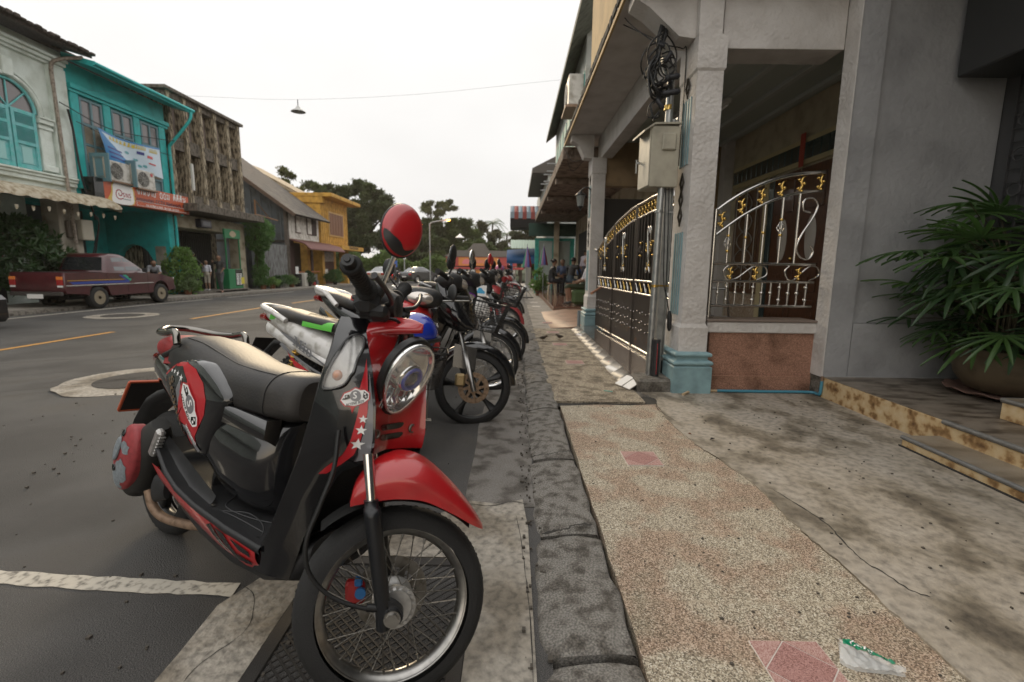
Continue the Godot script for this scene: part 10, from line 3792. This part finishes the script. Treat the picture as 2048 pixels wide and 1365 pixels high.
# ---------------------------------------------------------------- small things on the ground
func small_things():
	rng.seed=301
	var b:B
	for q in [[0.43,-6.98,0.3,"small brown bird pecking on the pavement, the one nearer the kerb"],[0.68,-7.13,2.6,"small brown bird pecking on the pavement, the one nearer the gate"]]:
		var t:=thing("bird",q[3],"bird",yaw(V(q[0],0.03,q[1]),rad_to_deg(q[2])),"birds on the pavement")
		b=B.new()
		b.loft([sup(-0.07,0.062,0.004,0.008,2,12),sup(-0.05,0.055,0.01,0.014,2,12),sup(-0.02,0.052,0.022,0.022,2,12),sup(0.015,0.056,0.026,0.024,2,12),sup(0.035,0.07,0.02,0.017,2,12),sup(0.05,0.078,0.018,0.016,2,12),sup(0.064,0.076,0.008,0.008,2,12),sup(0.076,0.071,0.002,0.002,2,12)])
		part(b,"body",mat("bird_brown",0.06,0.042,0.028,0.8),t)
		for z in [0.010,-0.010]:
			b=B.new()
			b.tube(PackedVector3Array([V(0.0,0.034,z),V(-0.008,0.018,z),V(0.004,0.0,z),V(0.018,0.001,z)]),0.002,5)
			part(b,"leg",mat("bird_leg",0.12,0.06,0.03,0.6),t)
		b=B.new()
		for z in [0.022,-0.022]:
			b.loft([sup(-0.05,0.06,0.003,0.002,2,8,z*0.7),sup(-0.01,0.062,0.014,0.003,2,8,z),sup(0.02,0.062,0.008,0.003,2,8,z)])
		part(b,"wings",mat("bird_dark",0.03,0.02,0.014,0.8),t)
	# thrown-away bag
	var bag:=thing("plastic_bag","crumpled clear plastic bag with a green printed band on the pavement","bag",yaw(V(0.985,0.022,-1.2),-30))
	var n:=FastNoiseLite.new()
	n.seed=3
	n.frequency=18.0
	var cloth:=func(a:float,c:float,lift:float)->Vector3:
		var x:=(c-0.35)*0.15
		var z:=(a-0.5)*lut([[0.0,0.09],[0.25,0.105],[0.6,0.06],[0.85,0.024],[1.0,0.02]],c)
		return V(x,0.012+0.02*(1-pow(abs(a*2-1),2))*(1-0.6*c)+0.010*n.get_noise_2d(x*3,z*3)+lift,z)
	b=B.new()
	sheet(b,func(a,c):return cloth.call(a,c,0.0),18,24)
	sheet(b,func(a,c):return cloth.call(a,c,-0.012)*V(1,0.5,1),8,12)
	part(b,"film",mat("film",0.75,0.76,0.74,0.12,{"a":0.35}),bag)
	b=B.new()
	sheet(b,func(a,c):return cloth.call(0.12+0.36*a,0.05+0.8*c,0.0015),8,20)
	part(b,"print",mat("bag_green",0.0,0.19,0.09,0.35),bag)
	b=B.new()
	letters(b,"Cafe",0.028,func(q):return cloth.call(0.30-q.y*8.0,0.34+q.x*6.0,0.0035))
	part(b,"lettering",mat("pr_white"),bag)
	# bits of litter and grit
	b=B.new()
	for i in 130:
		var x:=rnd(1.3,2.5)
		var z:=rnd(-3.9,-0.9)
		var s:=rnd(0.002,0.006)
		b.box(V(x,0.0285+s*0.4,z),V(s*rnd(0.8,2.4),s,s*rnd(0.8,1.6)))
	for i in 110:
		var x:=rnd(0.4,1.2)
		var z:=rnd(-3.9,-0.9)
		var s:=rnd(0.002,0.005)
		b.box(V(x,0.0205+s*0.4,z),V(s*rnd(0.8,2.4),s,s*rnd(0.8,1.6)))
	for i in 260:
		var z:=rnd(-6.5,-0.9)
		var s:=rnd(0.002,0.009)
		b.box(V(rnd(0.04,0.13),0.008+s*0.4,z),V(s*rnd(0.8,1.8),s,s*rnd(0.8,1.8)))
	for i in 220:
		var s:=rnd(0.002,0.008)
		b.box(V(rnd(-3.5,-0.3),s*0.4+0.001,rnd(-4.5,-1.0)),V(s*rnd(0.8,1.8),s,s*rnd(0.8,1.8)))
	var gr:=inst(b.mesh(),"grit",mat("grit",0.07,0.06,0.048,0.9),self)
	tag(gr,"dark grit and crumbs scattered over pavement, gutter and forecourt","grit")
	stuff(gr)
	for q in [[1.27,-2.93,0.022,"dead_leaf","leaf_dead","small dark dead leaf on the forecourt, near the pavement"],[1.16,-3.02,0.012,"dead_leaf","leaf_rust","tiny rust-coloured dead leaf at the forecourt's edge"]]:
		b=B.new()
		b.skin([PackedVector3Array([V(-q[2],0.004,0),V(-q[2],0.004,0),V(-q[2],0.004,0)]),PackedVector3Array([V(0,0.012,-q[2]*0.5),V(0,0.004,0),V(0,0.014,q[2]*0.5)]),PackedVector3Array([V(q[2],0.008,0),V(q[2],0.006,0),V(q[2],0.008,0)])])
		solo(b,q[3],mat(q[4],0.02 if q[4]=="leaf_dead" else 0.15,0.014 if q[4]=="leaf_dead" else 0.05,0.012,0.8),q[5],"leaf","",yaw(V(q[0],0.03,q[1]),rnd(0,180)))
	b=B.new()
	b.cyl(V(0.80,0.032,-4.13),V(0.87,0.032,-4.10),0.004,-1.0,6)
	solo(b,"straw",mat("straw",0.15,0.4,0.33,0.5),"short pale green drinking straw lying on the pavement","straw")
